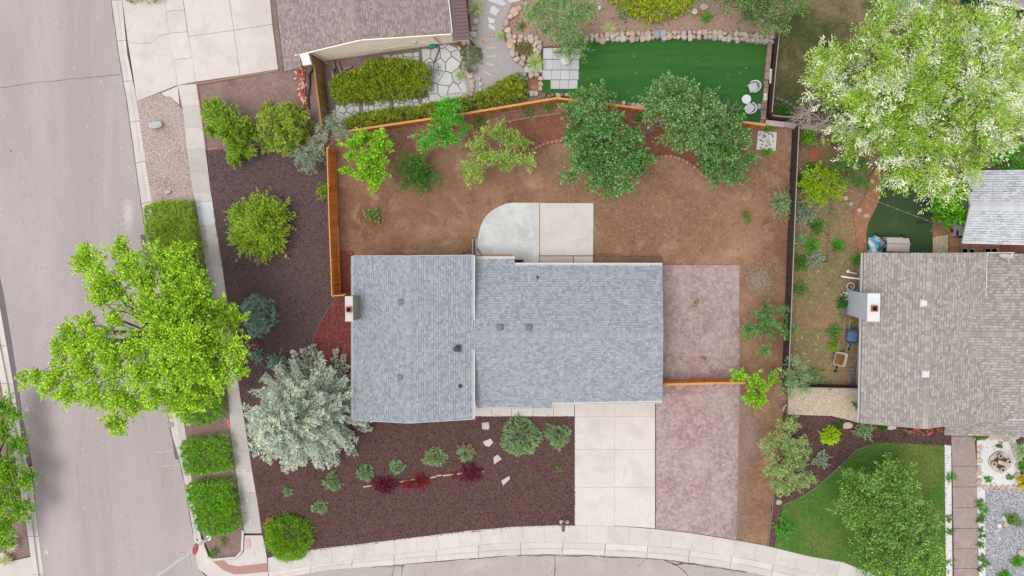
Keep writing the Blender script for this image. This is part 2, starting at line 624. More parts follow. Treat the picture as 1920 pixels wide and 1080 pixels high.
def shoot_plant(name, label, cat, px, py, rpx, h, n, mat, bark, nl=26, L=0.11, W=0.05, el=(20, 80), spread=0.6, droop=0.3, start=0.1,
                sx=1.0, sy=1.0, group=None, up=0.6, part='foliage', zc=0.45, core=0.15, jl=0.3, curl=0.0, wr=0.012):
    b = G(px, py, h * zc); b.z = 0.03
    t = root(name, b, label, cat, group)
    lv, wood = Leaves(), MB()
    shoots(lv, b, n, rpx / 30.0, el, nl, L, W, spread, start, droop, 0.05 + 0.05 * h, sx, sy, core, wood, wr, jl, curl)
    tag(wood.build('stem', bark, t), kind='stuff')
    lv.build(part, mat, t, up)
    return t

def dome_plant(name, label, cat, px, py, rpx, h, mat, bark, ry=None, dens=150, per=8, L=0.1, W=0.035, tr=0.1, spiky=0.8, group=None, up=0.5, zc=0.5, lump=0.1, rot=0.0):
    """rounded bush with a dense skin of short shoots"""
    b = G(px, py, h * zc); b.z = 0.03
    t = root(name, b, label, cat, group)
    rx = rpx / 30.0; ryy = (ry or rpx) / 30.0
    lv, wood = Leaves(), MB()
    tuf = max(12, int(dens * rx * ryy * 3))
    d = sphere_dirs(tuf, 0.0)
    az = np.arctan2(d[:, 1], d[:, 0]); ph = rng.uniform(0, 6.28, 3)
    k = 1 + lump * np.sin(3 * az + ph[0]) + lump * 0.7 * np.sin(7 * az + ph[1]) + lump * 0.8 * np.sin(9 * d[:, 2] + 5 * az + ph[2]) + rng.normal(0, lump * 0.5, tuf)
    k *= np.where(rng.random(tuf) < 0.3, rng.uniform(0.5, 0.9, tuf), 1.0)
    rel = d * k[:, None] * np.array([rx, ryy, h * 0.9])
    if rot:
        ca, sa = math.cos(rot), math.sin(rot)
        rel = np.stack([rel[:, 0] * ca - rel[:, 1] * sa, rel[:, 0] * sa + rel[:, 1] * ca, rel[:, 2]], 1)
    tc = np.array(b) + rel
    n = tuf * per
    nd = np.repeat(d, per, axis=0)
    P = np.repeat(tc, per, axis=0) + rng.normal(0, tr * 0.5, (n, 3))
    D = nd * spiky + rng.normal(0, 0.5, (n, 3)) + np.array([0, 0, 0.25])
    lv.add(P, D, L, W)
    for i in range(7):
        q = tc[rng.integers(tuf)]
        limb(wood, b, Vector(q), 0.03, 0.008, 0.1, 3)
    tag(wood.build('stem', bark, t), kind='stuff')
    lv.build('foliage', mat, t, up)
    return t

def poly_sample(poly, n):
    xs = np.array([p.x for p in poly]); ys = np.array([p.y for p in poly])
    out = np.zeros((0, 2))
    while len(out) < n:
        q = np.stack([rng.uniform(xs.min(), xs.max(), n * 2), rng.uniform(ys.min(), ys.max(), n * 2)], 1)
        out = np.concatenate([out, q[in_poly(q, xs, ys)]])
    return out[:n]

def in_poly(q, xs, ys):
    ins = np.zeros(len(q), bool)
    j = len(xs) - 1
    for i in range(len(xs)):
        c = ((ys[i] > q[:, 1]) != (ys[j] > q[:, 1])) & (q[:, 0] < (xs[j] - xs[i]) * (q[:, 1] - ys[i]) / (ys[j] - ys[i] + 1e-12) + xs[i])
        ins ^= c; j = i
    return ins

def edge_dist(q, poly):
    d = np.full(len(q), 1e9); out = np.zeros((len(q), 2))
    for i in range(len(poly)):
        a = np.array(poly[i][:2]); b = np.array(poly[(i+1) % len(poly)][:2])
        ab = b - a
        t = np.clip(((q - a) @ ab) / (ab @ ab + 1e-12), 0, 1)
        v = q - (a + t[:, None] * ab)
        dd = np.linalg.norm(v, axis=1)
        m = dd < d
        d[m] = dd[m]; out[m] = -v[m] / np.maximum(dd[m], 1e-6)[:, None]
    return d, out

def poly_area(p):
    return abs(sum(p[i].x * p[(i+1) % len(p)].y - p[(i+1) % len(p)].x * p[i].y for i in range(len(p)))) / 2

def mound(name, label, cat, pts, h, mat, bark, dens=60, per=9, L=0.16, W=0.04, edge=0.4, group=None, up=0.55, lean=(0, 0), rough=0.06, bare=(), zk=0.6):
    """clipped hedge or spreading evergreen: px outline, dense shoots over a rounded body"""
    poly = GP(pts, h * zk)
    c = sum(poly, Vector()) / len(poly)
    t = root(name, Vector((c.x, c.y, 0.03)), label, cat, group)
    A = poly_area(poly)
    n = int(A * dens)
    q = poly_sample(poly, n)
    d, outw = edge_dist(q, poly)
    k = np.clip(d / edge, 0, 1)
    z = h * (0.25 + 0.75 * np.sqrt(np.maximum(0, 1 - (1 - k) ** 2)))
    z += h * rough * (np.sin(q[:, 0] * 4.1 + 1) * np.sin(q[:, 1] * 3.7) + np.sin(q[:, 0] * 9 + q[:, 1] * 7.3)) + rng.normal(0, 0.03, n)
    z *= np.where(rng.random(n) < 0.3, rng.uniform(0.5, 0.95, n), 1)
    keep = np.ones(n, bool)
    for bx, by, br in bare:
        g = G(bx, by, h)
        dist = np.hypot(q[:, 0] - g.x, q[:, 1] - g.y)
        keep &= (dist > br) | (rng.random(n) < 0.25)
    q, z, k, outw = q[keep], z[keep], k[keep], outw[keep]
    n = len(q)
    P = np.repeat(np.stack([q[:, 0], q[:, 1], z], 1), per, axis=0) + rng.normal(0, 0.045, (n * per, 3))
    sd = np.stack([outw[:, 0] * (1 - k) * 0.9 + lean[0], outw[:, 1] * (1 - k) * 0.9 + lean[1], np.full(n, 0.55)], 1) + rng.normal(0, 0.35, (n, 3))
    D = np.repeat(sd, per, axis=0) + rng.normal(0, 0.4, (n * per, 3))
    lv = Leaves(); lv.add(P, D, L, W)
    wood = MB()
    for i in range(max(6, int(A * 2.5))):
        p = q[rng.integers(n)]
        p0 = c.lerp(Vector((p[0], p[1], 0)), 0.75)
        limb(wood, (p0.x, p0.y, 0.0), (p[0], p[1], h * 0.75), 0.025, 0.008, 0.05, 3)
    tag(wood.build('stem', bark, t), kind='stuff')
    lv.build('foliage', mat, t, up)
    return t

def conifer(name, label, cat, base, h, r, mat, bark, levels=26, per_level=13, L=0.13, W=0.04, lean=(0, 0), twl=0.55, nd=9):
    """spruce: whorls of boughs, each with side twigs set with needles"""
    b = G(base[0], base[1], 0.0)
    t = root(name, b, label, cat)
    wood, lv = MB(), Leaves()
    ax = lambda z: np.array([b.x + lean[0] * z, b.y + lean[1] * z, z])
    wood.tube([ax(0), ax(h * .5), ax(h * .97)], [0.2, 0.12, 0.02], 8)
    Ps, Ds = [], []
    for li in range(levels):
        f = li / (levels - 1)
        z = 0.5 + (h - 0.7) * f
        R = r * (1 - f ** 1.8) ** 0.75 + 0.25
        nb = max(5, int(per_level * (0.45 + 0.55 * (1 - f))))
        a0 = random.uniform(0, 6.28)
        for k in range(nb):
            az = a0 + 2 * math.pi * (k + random.uniform(-.35, .35)) / nb
            ln = R * random.uniform(0.68, 1.18)
            dr = np.array([math.cos(az), math.sin(az), 0.0])
            sd = np.array([-dr[1], dr[0], 0.0])
            rise = random.uniform(-0.12, 0.12) + 0.45 * f
            pts = []
            for s in (0, .35, .7, 1.0):
                p = ax(z) + dr * ln * s + np.array([0, 0, ln * (rise * s - 0.28 * s * (1 - s))])
                pts.append(p)
            wood.tube(pts, [0.035, 0.025, 0.015, 0.006], 4, False)
            ns = max(7, int(ln * 9))
            for q in range(ns):
                s = 0.22 + 0.78 * (q + random.random()) / ns
                p = ax(z) + dr * ln * s + np.array([0, 0, ln * (rise * s - 0.28 * s * (1 - s))])
                sg = 1 if q % 2 else -1
                tl = twl * (1.15 - s * 0.75) * random.uniform(0.6, 1.2)
                td = dr * 0.75 + sd * sg * random.uniform(0.4, 1.0) + np.array([0, 0, random.uniform(-0.15, 0.3)])
                td /= np.linalg.norm(td)
                u = rng.uniform(0, 1, nd)
                pp = p + td * (tl * u)[:, None] + rng.normal(0, 0.025, (nd, 3))
                dd = td * 0.7 + rng.normal(0, 0.5, (nd, 3))
                Ps.append(pp); Ds.append(dd)
            # leading tip
            pp = pts[-1] + rng.normal(0, 0.05, (nd, 3)); Ps.append(pp); Ds.append(dr * 0.9 + rng.normal(0, 0.5, (nd, 3)))
    lv.add(np.concatenate(Ps), np.concatenate(Ds), L, W)
    wood.build('trunk', bark, t, smooth=True)
    lv.build('crown', mat, t, 0.35)
    return t

def grass_tuft(name, label, px, py, rpx, h, n, mat, cat='grass clump', group=None, W=0.02):
    b = G(px, py, h * 0.4); b.z = 0.03
    t = root(name, b, label, cat, group)
    az = rng.uniform(0, 2 * np.pi, n); r = rpx / 30.0 * rng.uniform(0.45, 1.05, n)
    hh = h * rng.uniform(0.5, 1.1, n)
    o = np.array(b) + rng.normal(0, 0.05, (n, 3)) * np.array([1, 1, 0])
    dr = np.stack([np.cos(az), np.sin(az), np.zeros(n)], 1); sd = np.stack([-dr[:, 1], dr[:, 0], np.zeros(n)], 1)
    V = []
    for s, zf, w in ((0, 0, 1), (0.4, 0.85, 0.9), (0.75, 0.95, 0.6), (1.0, 0.62, 0.1)):
        c = o + dr * (r * s)[:, None]; c[:, 2] += hh * zf
        V += [c - sd * W * w * 0.5, c + sd * W * w * 0.5]
    V = np.stack(V, 1).reshape(-1, 3)
    i = np.arange(n)[:, None] * 8
    F = np.concatenate([i + np.array([[0, 1, 3, 2]]), i + np.array([[2, 3, 5, 4]]), i + np.array([[4, 5, 7, 6]])])
    np_mesh('blades', V, F, mat, t)
    return t

# shared rock shapes
ROCKS = []
def make_rocks():
    for k in range(6):
        bm = bmesh.new()
        bmesh.ops.create_icosphere(bm, subdivisions=2, radius=1.0)
        ph = [random.uniform(0, 6.28) for _ in range(6)]
        for v in bm.verts:
            c = v.co
            s = 1 + 0.14 * math.sin(2.3 * c.x + ph[0]) + 0.12 * math.sin(3.1 * c.y + ph[1]) + 0.1 * math.sin(2.9 * c.z + ph[2]) + random.uniform(-.06, .06)
            # flatten some sides so that it reads as broken stone
            c = Vector((max(-.82, min(.85, c.x * s)), max(-.8, min(.84, c.y * s)), max(-.7, min(.72, c.z * s))))
            v.co = c
        me = bpy.data.meshes.new('rock'); bm.to_mesh(me); bm.free()
        ROCKS.append(me)
make_rocks()
ROCK_MAT = {}
def rock_mesh(mat):
    k = random.randrange(len(ROCKS))
    key = (k, mat.name)
    if key not in ROCK_MAT:
        me = ROCKS[k].copy(); me.materials.append(mat); ROCK_MAT[key] = me
    return ROCK_MAT[key]

def rock(name, px, py, rx, ry, h, mat, parent=None, rz=None, z=0.03, label=None, cat='rock', group=None):
    """rx, ry in px; sits a little into the ground"""
    g = G(px, py, h * 0.5)
    o = bpy.data.objects.new(name, rock_mesh(mat))
    COL.objects.link(o)
    o.scale = (rx / 30.0 * 1.15, ry / 30.0 * 1.15, h / 1.25)
    o.rotation_euler = (0, 0, random.uniform(0, 6.28) if rz is None else rz)
    loc = Vector((g.x, g.y, z + h * 0.38))
    if parent is not None:
        o.parent = parent; o.location = loc - OFF[parent.name]
    else:
        o.location = loc
        tag(o, label, cat, group)
    return o

def stone_row(parent, pts, size, h, mat, name='stone', rows=1, jit=1.5, z=0.03):
    L = sum(math.dist(pts[i], pts[i+1]) for i in range(len(pts) - 1))
    n = max(1, int(L / (size * 0.95)))
    for q in resample(pts, n):
        for r in range(rows):
            s = size * random.uniform(0.36, 0.72)
            rock(name, q[0] + random.uniform(-jit, jit), q[1] + random.uniform(-jit, jit) + (r - (rows - 1) / 2) * size * 0.8, s, s * random.uniform(0.7, 1.0), h * random.uniform(0.7, 1.2), random.choice(mat) if isinstance(mat, (list, tuple)) else mat, parent, z=z)

# ------------------------------------------------------------------ colours and materials
def C(r, g, b, k=1.0):
    """display colour under this sky -> base colour"""
    f = lambda x: (x / 255 / 12.92) if x <= 10 else ((x / 255 + 0.055) / 1.055) ** 2.4
    return tuple(min(0.9, f(x) / 1.7 * k) for x in (r, g, b))

M_base = mat_ground('earth', [(0.3, C(120, 92, 72)), (0.7, C(150, 118, 95))], 3)
M_asph = mat_ground('old_asphalt', [(0.25, C(166, 152, 152)), (0.75, C(190, 177, 176))], 26,
    patches=[(0.16, 0.42, 0.66, C(198, 186, 184), 0.75), (0.5, 0.58, 0.75, C(206, 195, 192), 0.5), (0.7, 0.62, 0.8, C(158, 144, 144), 0.5)],
    specks=[(18, 0.985, C(150, 136, 136)), (14, 0.99, C(214, 206, 202))], bump=0.15, bdist=0.01, stretch=(1.0, 0.16, 1), rz=math.radians(-9))
M_asph2 = mat_ground('worn_asphalt', [(0.25, C(172, 160, 156)), (0.75, C(202, 190, 186))], 24,
    patches=[(0.35, 0.5, 0.7, C(212, 200, 195), 0.7), (1.3, 0.6, 0.75, C(165, 152, 150), 0.5)],
    specks=[(16, 0.97, C(160, 148, 146))], bump=0.2, bdist=0.01)
M_tar = mat_ground('tar', [(0.3, C(112, 104, 108)), (0.7, C(130, 121, 124))], 20, bump=0.1)
M_crack = mat_ground('crack_dirt', [(0.3, C(120, 108, 98)), (0.7, C(150, 136, 124))], 20, bump=0)
M_crackd = mat_ground('crack_dark', [(0.3, C(108, 98, 92)), (0.7, C(130, 118, 110))], 20, bump=0)
def conc(name, lo, hi, dark, light, sp=0.0, obj=0.05):
    return mat_ground(name, [(0.2, lo), (0.8, hi)], 9, patches=[(0.5, 0.48, 0.72, dark, 0.6), (1.6, 0.54, 0.74, dark, 0.4), (0.9, 0.52, 0.7, light, 0.5)],
        specks=[(30, 0.985, dark)], bump=0.08, bdist=0.006, objrand=obj)
M_conc = conc('concrete_warm', C(222, 212, 204), C(235, 226, 219), C(200, 190, 180), C(240, 233, 228))
M_conc2 = conc('concrete_grey', C(202, 194, 187), C(216, 208, 201), C(182, 174, 167), C(224, 217, 210), obj=0.05)
M_conc3 = conc('concrete_sidewalk', C(214, 206, 198), C(228, 220, 213), C(192, 184, 175), C(234, 227, 220), obj=0.05)
M_concb = mat_ground('concrete_blue', [(0.2, C(216, 216, 214)), (0.8, C(230, 229, 227))], 8, patches=[(0.45, 0.46, 0.6, C(198, 198, 196), 0.7), (1.2, 0.5, 0.62, C(238, 237, 234), 0.7), (2.5, 0.56, 0.66, C(200, 196, 190), 0.5)], bump=0.08, bdist=0.006)
M_concn = mat_plain('new_concrete', C(218, 224, 230), 0.85, var=0.04)
M_stamp = mat_ground('purple_stamped_concrete', [(0.3, C(150, 118, 117)), (0.7, C(172, 140, 138))], 7,
    patches=[(0.4, 0.38, 0.66, C(188, 166, 162), 0.75), (1.3, 0.48, 0.6, C(200, 181, 176), 0.5), (4.2, 0.49, 0.57, C(202, 184, 179), 0.6), (9.0, 0.52, 0.6, C(200, 182, 177), 0.5), (5.0, 0.58, 0.66, C(138, 104, 105), 0.4), (0.7, 0.56, 0.66, C(146, 113, 113), 0.5), (2.4, 0.57, 0.66, C(144, 111, 111), 0.35)],
    specks=[(16, 0.985, C(120, 92, 92))], bump=0.25, bdist=0.012)
M_mulch = mat_ground('brown_bark_mulch', [(0.25, C(78, 52, 49)), (0.5, C(111, 80, 75)), (0.75, C(144, 110, 103))], 15,
    patches=[(0.3, 0.5, 0.75, C(118, 88, 85), 0.4), (0.8, 0.55, 0.8, C(78, 56, 58), 0.4)], specks=[(22, 0.99, C(150, 126, 118)), (18, 0.93, C(56, 38, 40))], bump=1.0, bdist=0.06)
M_mulchd = mat_ground('dark_bark_mulch', [(0.25, C(84, 64, 65)), (0.5, C(114, 90, 90)), (0.75, C(142, 118, 116))], 15,
    patches=[(0.3, 0.5, 0.75, C(96, 74, 74), 0.4)], specks=[(22, 0.992, C(146, 124, 118)), (18, 0.95, C(56, 42, 45))], bump=1.0, bdist=0.06)
M_red = mat_ground('red_lava_mulch', [(0.25, C(112, 52, 50)), (0.5, C(148, 78, 72)), (0.75, C(180, 114, 104))], 14,
    patches=[(0.9, 0.55, 0.8, C(150, 80, 66), 0.4)], specks=[(15, 0.97, C(190, 140, 132)), (17, 0.93, C(70, 28, 32))], bump=1.0, bdist=0.06)
M_soil = mat_ground('bare_soil', [(0.25, C(118, 83, 62)), (0.5, C(153, 115, 88)), (0.75, C(184, 146, 116))], 6,
    patches=[(0.2, 0.44, 0.66, C(182, 144, 116), 0.7), (0.15, 0.48, 0.68, C(124, 84, 66), 0.75), (0.45, 0.52, 0.68, C(194, 158, 130), 0.4), (0.9, 0.55, 0.68, C(196, 160, 128), 0.6), (1.4, 0.58, 0.7, C(104, 72, 56), 0.6), (3.2, 0.6, 0.7, C(112, 80, 62), 0.5), (4.0, 0.6, 0.7, C(204, 172, 142), 0.45)],
    specks=[(20, 0.994, C(180, 150, 126))], bump=0.7, bdist=0.06)
M_soilr = mat_ground('red_soil', [(0.2, C(112, 70, 54)), (0.5, C(140, 92, 72)), (0.8, C(166, 117, 92))], 6,
    patches=[(0.4, 0.52, 0.72, C(164, 114, 88), 0.6), (1.3, 0.58, 0.75, C(98, 60, 48), 0.5)], specks=[(11, 0.985, C(190, 155, 132))], bump=0.6, bdist=0.05)
M_soilg = mat_ground('weedy_soil', [(0.2, C(118, 94, 70)), (0.5, C(154, 124, 98)), (0.8, C(182, 150, 124))], 5,
    patches=[(0.5, 0.54, 0.7, C(104, 100, 58), 0.6), (0.6, 0.5, 0.66, C(178, 130, 100), 0.7), (2.0, 0.6, 0.72, C(92, 94, 48), 0.4), (0.8, 0.55, 0.7, C(104, 80, 62), 0.5)], specks=[(11, 0.98, C(196, 175, 155))], bump=0.6, bdist=0.05)
M_terra = mat_ground('terracotta_soil', [(0.2, C(150, 98, 68)), (0.8, C(200, 146, 110))], 6, patches=[(1.0, 0.5, 0.7, C(150, 118, 84), 0.6)], specks=[(12, 0.97, C(210, 170, 140))], bump=0.5, bdist=0.04)
M_gran = mat_ground('brown_granite_gravel', [(0.25, C(120, 94, 88)), (0.5, C(150, 122, 114)), (0.75, C(178, 152, 144))], 16,
    patches=[(0.6, 0.5, 0.7, C(178, 158, 152), 0.6), (0.7, 0.55, 0.75, C(110, 84, 78), 0.6)], specks=[(26, 0.95, C(192, 176, 168))], bump=0.8, bdist=0.04)
M_pinkg = mat_ground('pink_gravel', [(0.25, C(150, 122, 116)), (0.5, C(188, 164, 157)), (0.75, C(222, 204, 197))], 17,
    patches=[(0.6, 0.5, 0.68, C(150, 124, 106), 0.6), (0.5, 0.58, 0.75, C(132, 104, 84), 0.7)], specks=[(26, 0.84, C(224, 210, 203)), (24, 0.95, C(130, 108, 100))], bump=0.9, bdist=0.04)
M_greyg = mat_ground('grey_fine_gravel', [(0.25, C(164, 158, 158)), (0.75, C(194, 188, 187))], 20, patches=[(0.7, 0.52, 0.72, C(188, 176, 172), 0.6)], specks=[(16, 0.95, C(205, 200, 198))], bump=0.5, bdist=0.03)
M_bluerock = mat_ground('grey_blue_river_rock', [(0.25, C(128, 128, 138)), (0.5, C(172, 172, 178)), (0.75, C(214, 212, 214))], 11,
    specks=[(18, 0.82, C(222, 220, 221)), (19, 0.86, C(122, 124, 136)), (17, 0.96, C(200, 180, 166))], bump=1.0, bdist=0.07)
M_pebble = mat_ground('cream_pebbles', [(0.25, C(190, 164, 136)), (0.5, C(216, 194, 168)), (0.75, C(236, 220, 200))], 12, specks=[(24, 0.8, C(238, 228, 212)), (26, 0.9, C(182, 154, 126)), (25, 0.95, C(186, 174, 164))], bump=0.9, bdist=0.05)
M_whiterock = mat_ground('white_rock', [(0.25, C(206, 204, 202)), (0.5, C(236, 235, 233)), (0.75, C(248, 248, 246))], 11, specks=[(12, 0.93, C(190, 186, 184))], bump=0.6, bdist=0.04)
M_tan = mat_ground('tan_gravel', [(0.25, C(148, 118, 98)), (0.5, C(180, 150, 130)), (0.75, C(206, 180, 162))], 13, patches=[(0.8, 0.5, 0.7, C(158, 120, 100), 0.5)], specks=[(13, 0.92, C(214, 196, 182)), (13, 0.93, C(120, 92, 76))], bump=0.8, bdist=0.04)
M_turf = mat_ground('artificial_turf', [(0.2, C(40, 92, 34)), (0.5, C(54, 111, 44)), (0.8, C(78, 132, 62))], 22, patches=[(0.4, 0.45, 0.65, C(68, 126, 54), 0.6), (1.0, 0.5, 0.7, C(42, 97, 36), 0.5)], specks=[(14, 0.998, C(150, 160, 120))], bump=0.5, bdist=0.03, stretch=(0.12, 3.0, 1))
M_lawn = mat_ground('lawn', [(0.2, C(62, 106, 34)), (0.5, C(92, 132, 50)), (0.8, C(128, 156, 76))], 14, patches=[(0.35, 0.52, 0.7, C(112, 120, 66), 0.55), (0.9, 0.5, 0.7, C(34, 88, 26), 0.5)], bump=0.8, bdist=0.06)
M_lawnd = mat_ground('patchy_lawn', [(0.2, C(60, 74, 38)), (0.5, C(96, 98, 60)), (0.8, C(136, 124, 90))], 9, patches=[(0.4, 0.46, 0.58, C(158, 132, 104), 0.85), (0.45, 0.52, 0.62, C(52, 78, 34), 0.8)], bump=0.8, bdist=0.05)
M_brickp = mat_ground('terracotta_paving', [(0.3, C(182, 128, 100)), (0.7, C(204, 152, 122))], 8, patches=[(1.2, 0.55, 0.75, C(176, 118, 94), 0.5)], bump=0.1, objrand=0.12)
M_walk = mat_ground('brown_stamped_walk', [(0.25, C(160, 138, 132)), (0.75, C(186, 166, 160))], 6, patches=[(1.3, 0.5, 0.7, C(198, 182, 174), 0.55), (2.0, 0.55, 0.72, C(142, 118, 114), 0.45)], bump=0.3, bdist=0.01, objrand=0.08)
M_flag = mat_ground('pale_flagstone', [(0.25, C(206, 206, 206)), (0.75, C(230, 230, 229))], 5, patches=[(1.5, 0.55, 0.75, C(196, 190, 182), 0.6)], bump=0.25, bdist=0.01, objrand=0.1)
M_paver = mat_ground('pale_paver', [(0.25, C(206, 206, 208)), (0.75, C(224, 224, 225))], 6, bump=0.1, objrand=0.08)
M_sand = mat_ground('sandstone', [(0.25, C(190, 158, 138)), (0.5, C(214, 186, 168)), (0.75, C(230, 210, 195))], 5, patches=[(1.5, 0.5, 0.7, C(206, 164, 138), 0.5)], bump=0.5, bdist=0.03, objrand=0.22)
M_stonew = mat_ground('pale_wall_stone', [(0.25, C(184, 168, 158)), (0.75, C(224, 212, 203))], 6, bump=0.5, bdist=0.03, objrand=0.22)
M_granite = mat_ground('grey_boulder', [(0.25, C(186, 186, 186)), (0.75, C(216, 216, 214))], 8, bump=0.4, bdist=0.02, objrand=0.12)
M_brick = mat_ground('red_brick', [(0.3, C(176, 84, 62)), (0.7, C(214, 120, 94))], 8, patches=[(3, 0.56, 0.7, C(228, 206, 192), 0.7)], bump=0.3, objrand=0.3)
M_edgeb = mat_ground('pink_edging_brick', [(0.3, C(170, 116, 104)), (0.7, C(204, 152, 138))], 8, bump=0.3, objrand=0.25)
M_greyb = mat_ground('grey_edging_brick', [(0.3, C(120, 108, 104)), (0.7, C(152, 140, 134))], 8, bump=0.3, objrand=0.25)
M_tact = mat_ground('red_ramp_paving', [(0.3, C(176, 134, 124)), (0.7, C(194, 154, 144))], 12, bump=0.3, bdist=0.01)
M_timber = mat_ground('weathered_timber', [(0.3, C(132, 112, 98)), (0.7, C(172, 152, 136))], 7, bump=0.3, objrand=0.15)
M_wpaint = mat_plain('white_marking_paint', C(232, 230, 230), 0.8)
M_ypaint = mat_plain('yellow_marking_paint', C(228, 190, 96), 0.8)
M_opaint = mat_plain('orange_marking_paint', C(232, 128, 96), 0.8)
M_bpaint = mat_plain('pale_dust', C(222, 212, 208), 0.9)

# ------------------------------------------------------------------ base ground, streets
o = MB(); o.add([(-400, -400, -0.3), (400, -400, -0.3), (400, 400, -0.3), (-400, 400, -0.3)], [(0, 1, 2, 3)])
tag(o.build('ground', M_base), None, None, None, 'structure')

ASPH_R = [(122, -600), (196, -90), (209, 0), (223, 100), (240, 200), (262, 360), (277, 463), (300, 650), (320, 808), (337, 863), (347, 907), (363, 1003), (366, 1045), (380, 1075), (430, 1120)]
ASPH_L = [(-150, -600), (-85, -90), (-60, 200), (0, 523), (32, 713), (43, 787), (60, 870), (70, 987), (82, 1080), (95, 1190)]
street = sheet('street', ASPH_R + [(700, 1130), (1700, 1190), (2700, 1520), (2700, 2000), (200, 2000), (130, 1500)] + ASPH_L[::-1], -0.13, M_asph, -0.28)
LOWTOP = [(380, 1092), (440, 1086), (498, 1076), (619, 1064), (730, 1060), (834, 1053), (918, 1043), (998, 1038), (1100, 1039), (1165, 1042), (1250, 1048), (1331, 1059), (1412, 1073), (1500, 1094), (1640, 1140)]
cross_street = sheet('cross_street', LOWTOP + [(1960, 1250), (2700, 1510), (2700, 1800), (560, 1500), (440, 1180)], -0.122, M_asph2, -0.25)
for pts, w in (([(0, 165), (75, 154), (150, 147), (225, 140)], 0.05),):
    ribbon('crack', pts, w, -0.125, M_crack, street, 0.02)
for pts, w in (([(1040, 1039), (1041, 1060), (1039, 1085)], 0.07), ([(1210, 1046), (1205, 1056), (1196, 1062)], 0.03), ([(1245, 1049), (1262, 1058), (1275, 1064), (1290, 1078), (1296, 1090)], 0.07),
               ([(1262, 1058), (1285, 1056), (1310, 1060)], 0.09), ([(739, 1060), (735, 1080)], 0.05), ([(755, 1058), (752, 1085)], 0.05), ([(700, 1064), (760, 1060)], 0.05)):
    ribbon('crack', pts, w, -0.117, M_crackd, cross_street, 0.05)
ribbon('crack', [(880, 1049), (960, 1041), (1100, 1042), (1240, 1049), (1400, 1073)], 0.07, -0.116, M_crackd, cross_street, 0.035)
for k, pts in enumerate(([(-2, 512), (6, 545), (22, 640), (34, 718), (44, 790), (60, 868), (55, 872), (42, 850), (25, 730), (12, 650), (0, 585)],
            [(263, 440), (272, 440), (284, 500), (289, 545), (281, 545), (272, 500)], [(320, 808), (330, 808), (346, 862), (337, 863), (328, 860)])):
    q = sheet('asphalt_patch', pts, -0.126, M_tar, -0.2, parent=street)
for x, y, r in ((105, 808, 2.6), (129, 961, 2.4), (138, 1028, 1.8), (56, 525, 2.4), (8, 218, 2.4), (29, 349, 2), (20, 283, 2)):
    g = G(x, y, -0.126)
    mb = MB(); mb.cyl((g.x, g.y, -0.128), r / 30, 0.006, 10)
    mb.build('paint_dot', M_ypaint if x != 20 else M_tar, street)
ribbon('paint_dash', [(104, 802), (106, 812)], 0.06, -0.1265, M_ypaint, street)
for pts in ([(291, 849), (310, 846), (325, 846)], [(303, 875), (320, 873), (337, 872)]):
    ribbon('paint_dash', pts, 0.07, -0.125, mat_plain('faded_yellow', C(208, 192, 160), 0.9), street, 0.02)
for x, y in ((50, 768), (86, 1035)):
    ribbon('paint_arrow', [(x - 4, y + 2), (x + 4, y + 1), (x + 1, y - 6), (x - 4, y + 2)], 0.05, -0.125, M_wpaint, street)
    ribbon('paint_arrow', [(x + 2, y - 2), (x + 3, y + 6)], 0.05, -0.1235, M_wpaint, street)
# pale dusty patches and drag marks on the old asphalt

# kerb and gutter, in cast lengths
M_kerbs = [M_conc3, M_conc, M_conc3]
kerb = root('kerb', G(300, 500), kind='structure')
K1 = [(229, 0), (238, 100), (257, 190), (272, 300), (283, 368), (293, 440), (318, 640), (346, 800), (357, 880), (365, 950), (376, 1005), (381, 1030), (398, 1053)]
K0 = ASPH_R[2:13] + [(372, 1068)]
mid = [((a[0] * .42 + b[0] * .58), (a[1] * .42 + b[1] * .58)) for a, b in zip(resample(K0, 60), resample(K1, 60))]
panels(kerb, 'gutter_slab', K0, mid, 14, -0.10, M_kerbs, zb=-0.25)
panels(kerb, 'kerb_stone', mid, K1, 14, 0.03, M_kerbs, zb=-0.25)
# left side of the street
KL0 = [(0, 577), (25, 720), (45, 850), (60, 900), (70, 987), (82, 1080), (90, 1150)]
KL1 = [(-30, 577), (2, 720), (27, 850), (37, 917), (50, 987), (62, 1080), (70, 1150)]
mid = [((a[0] + b[0]) / 2, (a[1] + b[1]) / 2) for a, b in zip(resample(KL0, 60), resample(KL1, 60))]
panels(kerb, 'gutter_slab', KL0, mid, 8, -0.10, M_kerbs, zb=-0.25)
panels(kerb, 'kerb_stone', mid, KL1, 8, 0.03, M_kerbs, zb=-0.25)
# lower street
S0 = [(502, 1046), (545, 1036), (590, 1030), (681, 1019), (790, 1006), (878, 995), (958, 988), (1038, 985), (1081, 985), (1165, 987), (1229, 992), (1292, 999), (1380, 1013), (1440, 1024), (1517, 1043), (1581, 1054), (1640, 1078), (1680, 1100), (1990, 1205)]
S1 = [(503, 1074), (620, 1055), (754, 1038), (918, 1020), (998, 1017), (1081, 1018), (1165, 1020), (1250, 1026), (1331, 1037), (1412, 1050), (1500, 1069), (1600, 1094), (1660, 1120), (1978, 1232)]
S2 = [(503, 1082), (619, 1060), (754, 1047), (918, 1033), (998, 1028), (1081, 1029), (1165, 1032), (1250, 1038), (1331, 1048), (1412, 1062), (1500, 1082), (1600, 1108), (1660, 1132), (1975, 1243)]
S3 = [(503, 1088), (619, 1068), (754, 1058), (918, 1044), (998, 1039), (1081, 1039.5), (1165, 1043), (1250, 1049), (1331, 1059.5), (1412, 1074), (1500, 1095), (1600, 1122), (1660, 1146), (1972, 1256)]
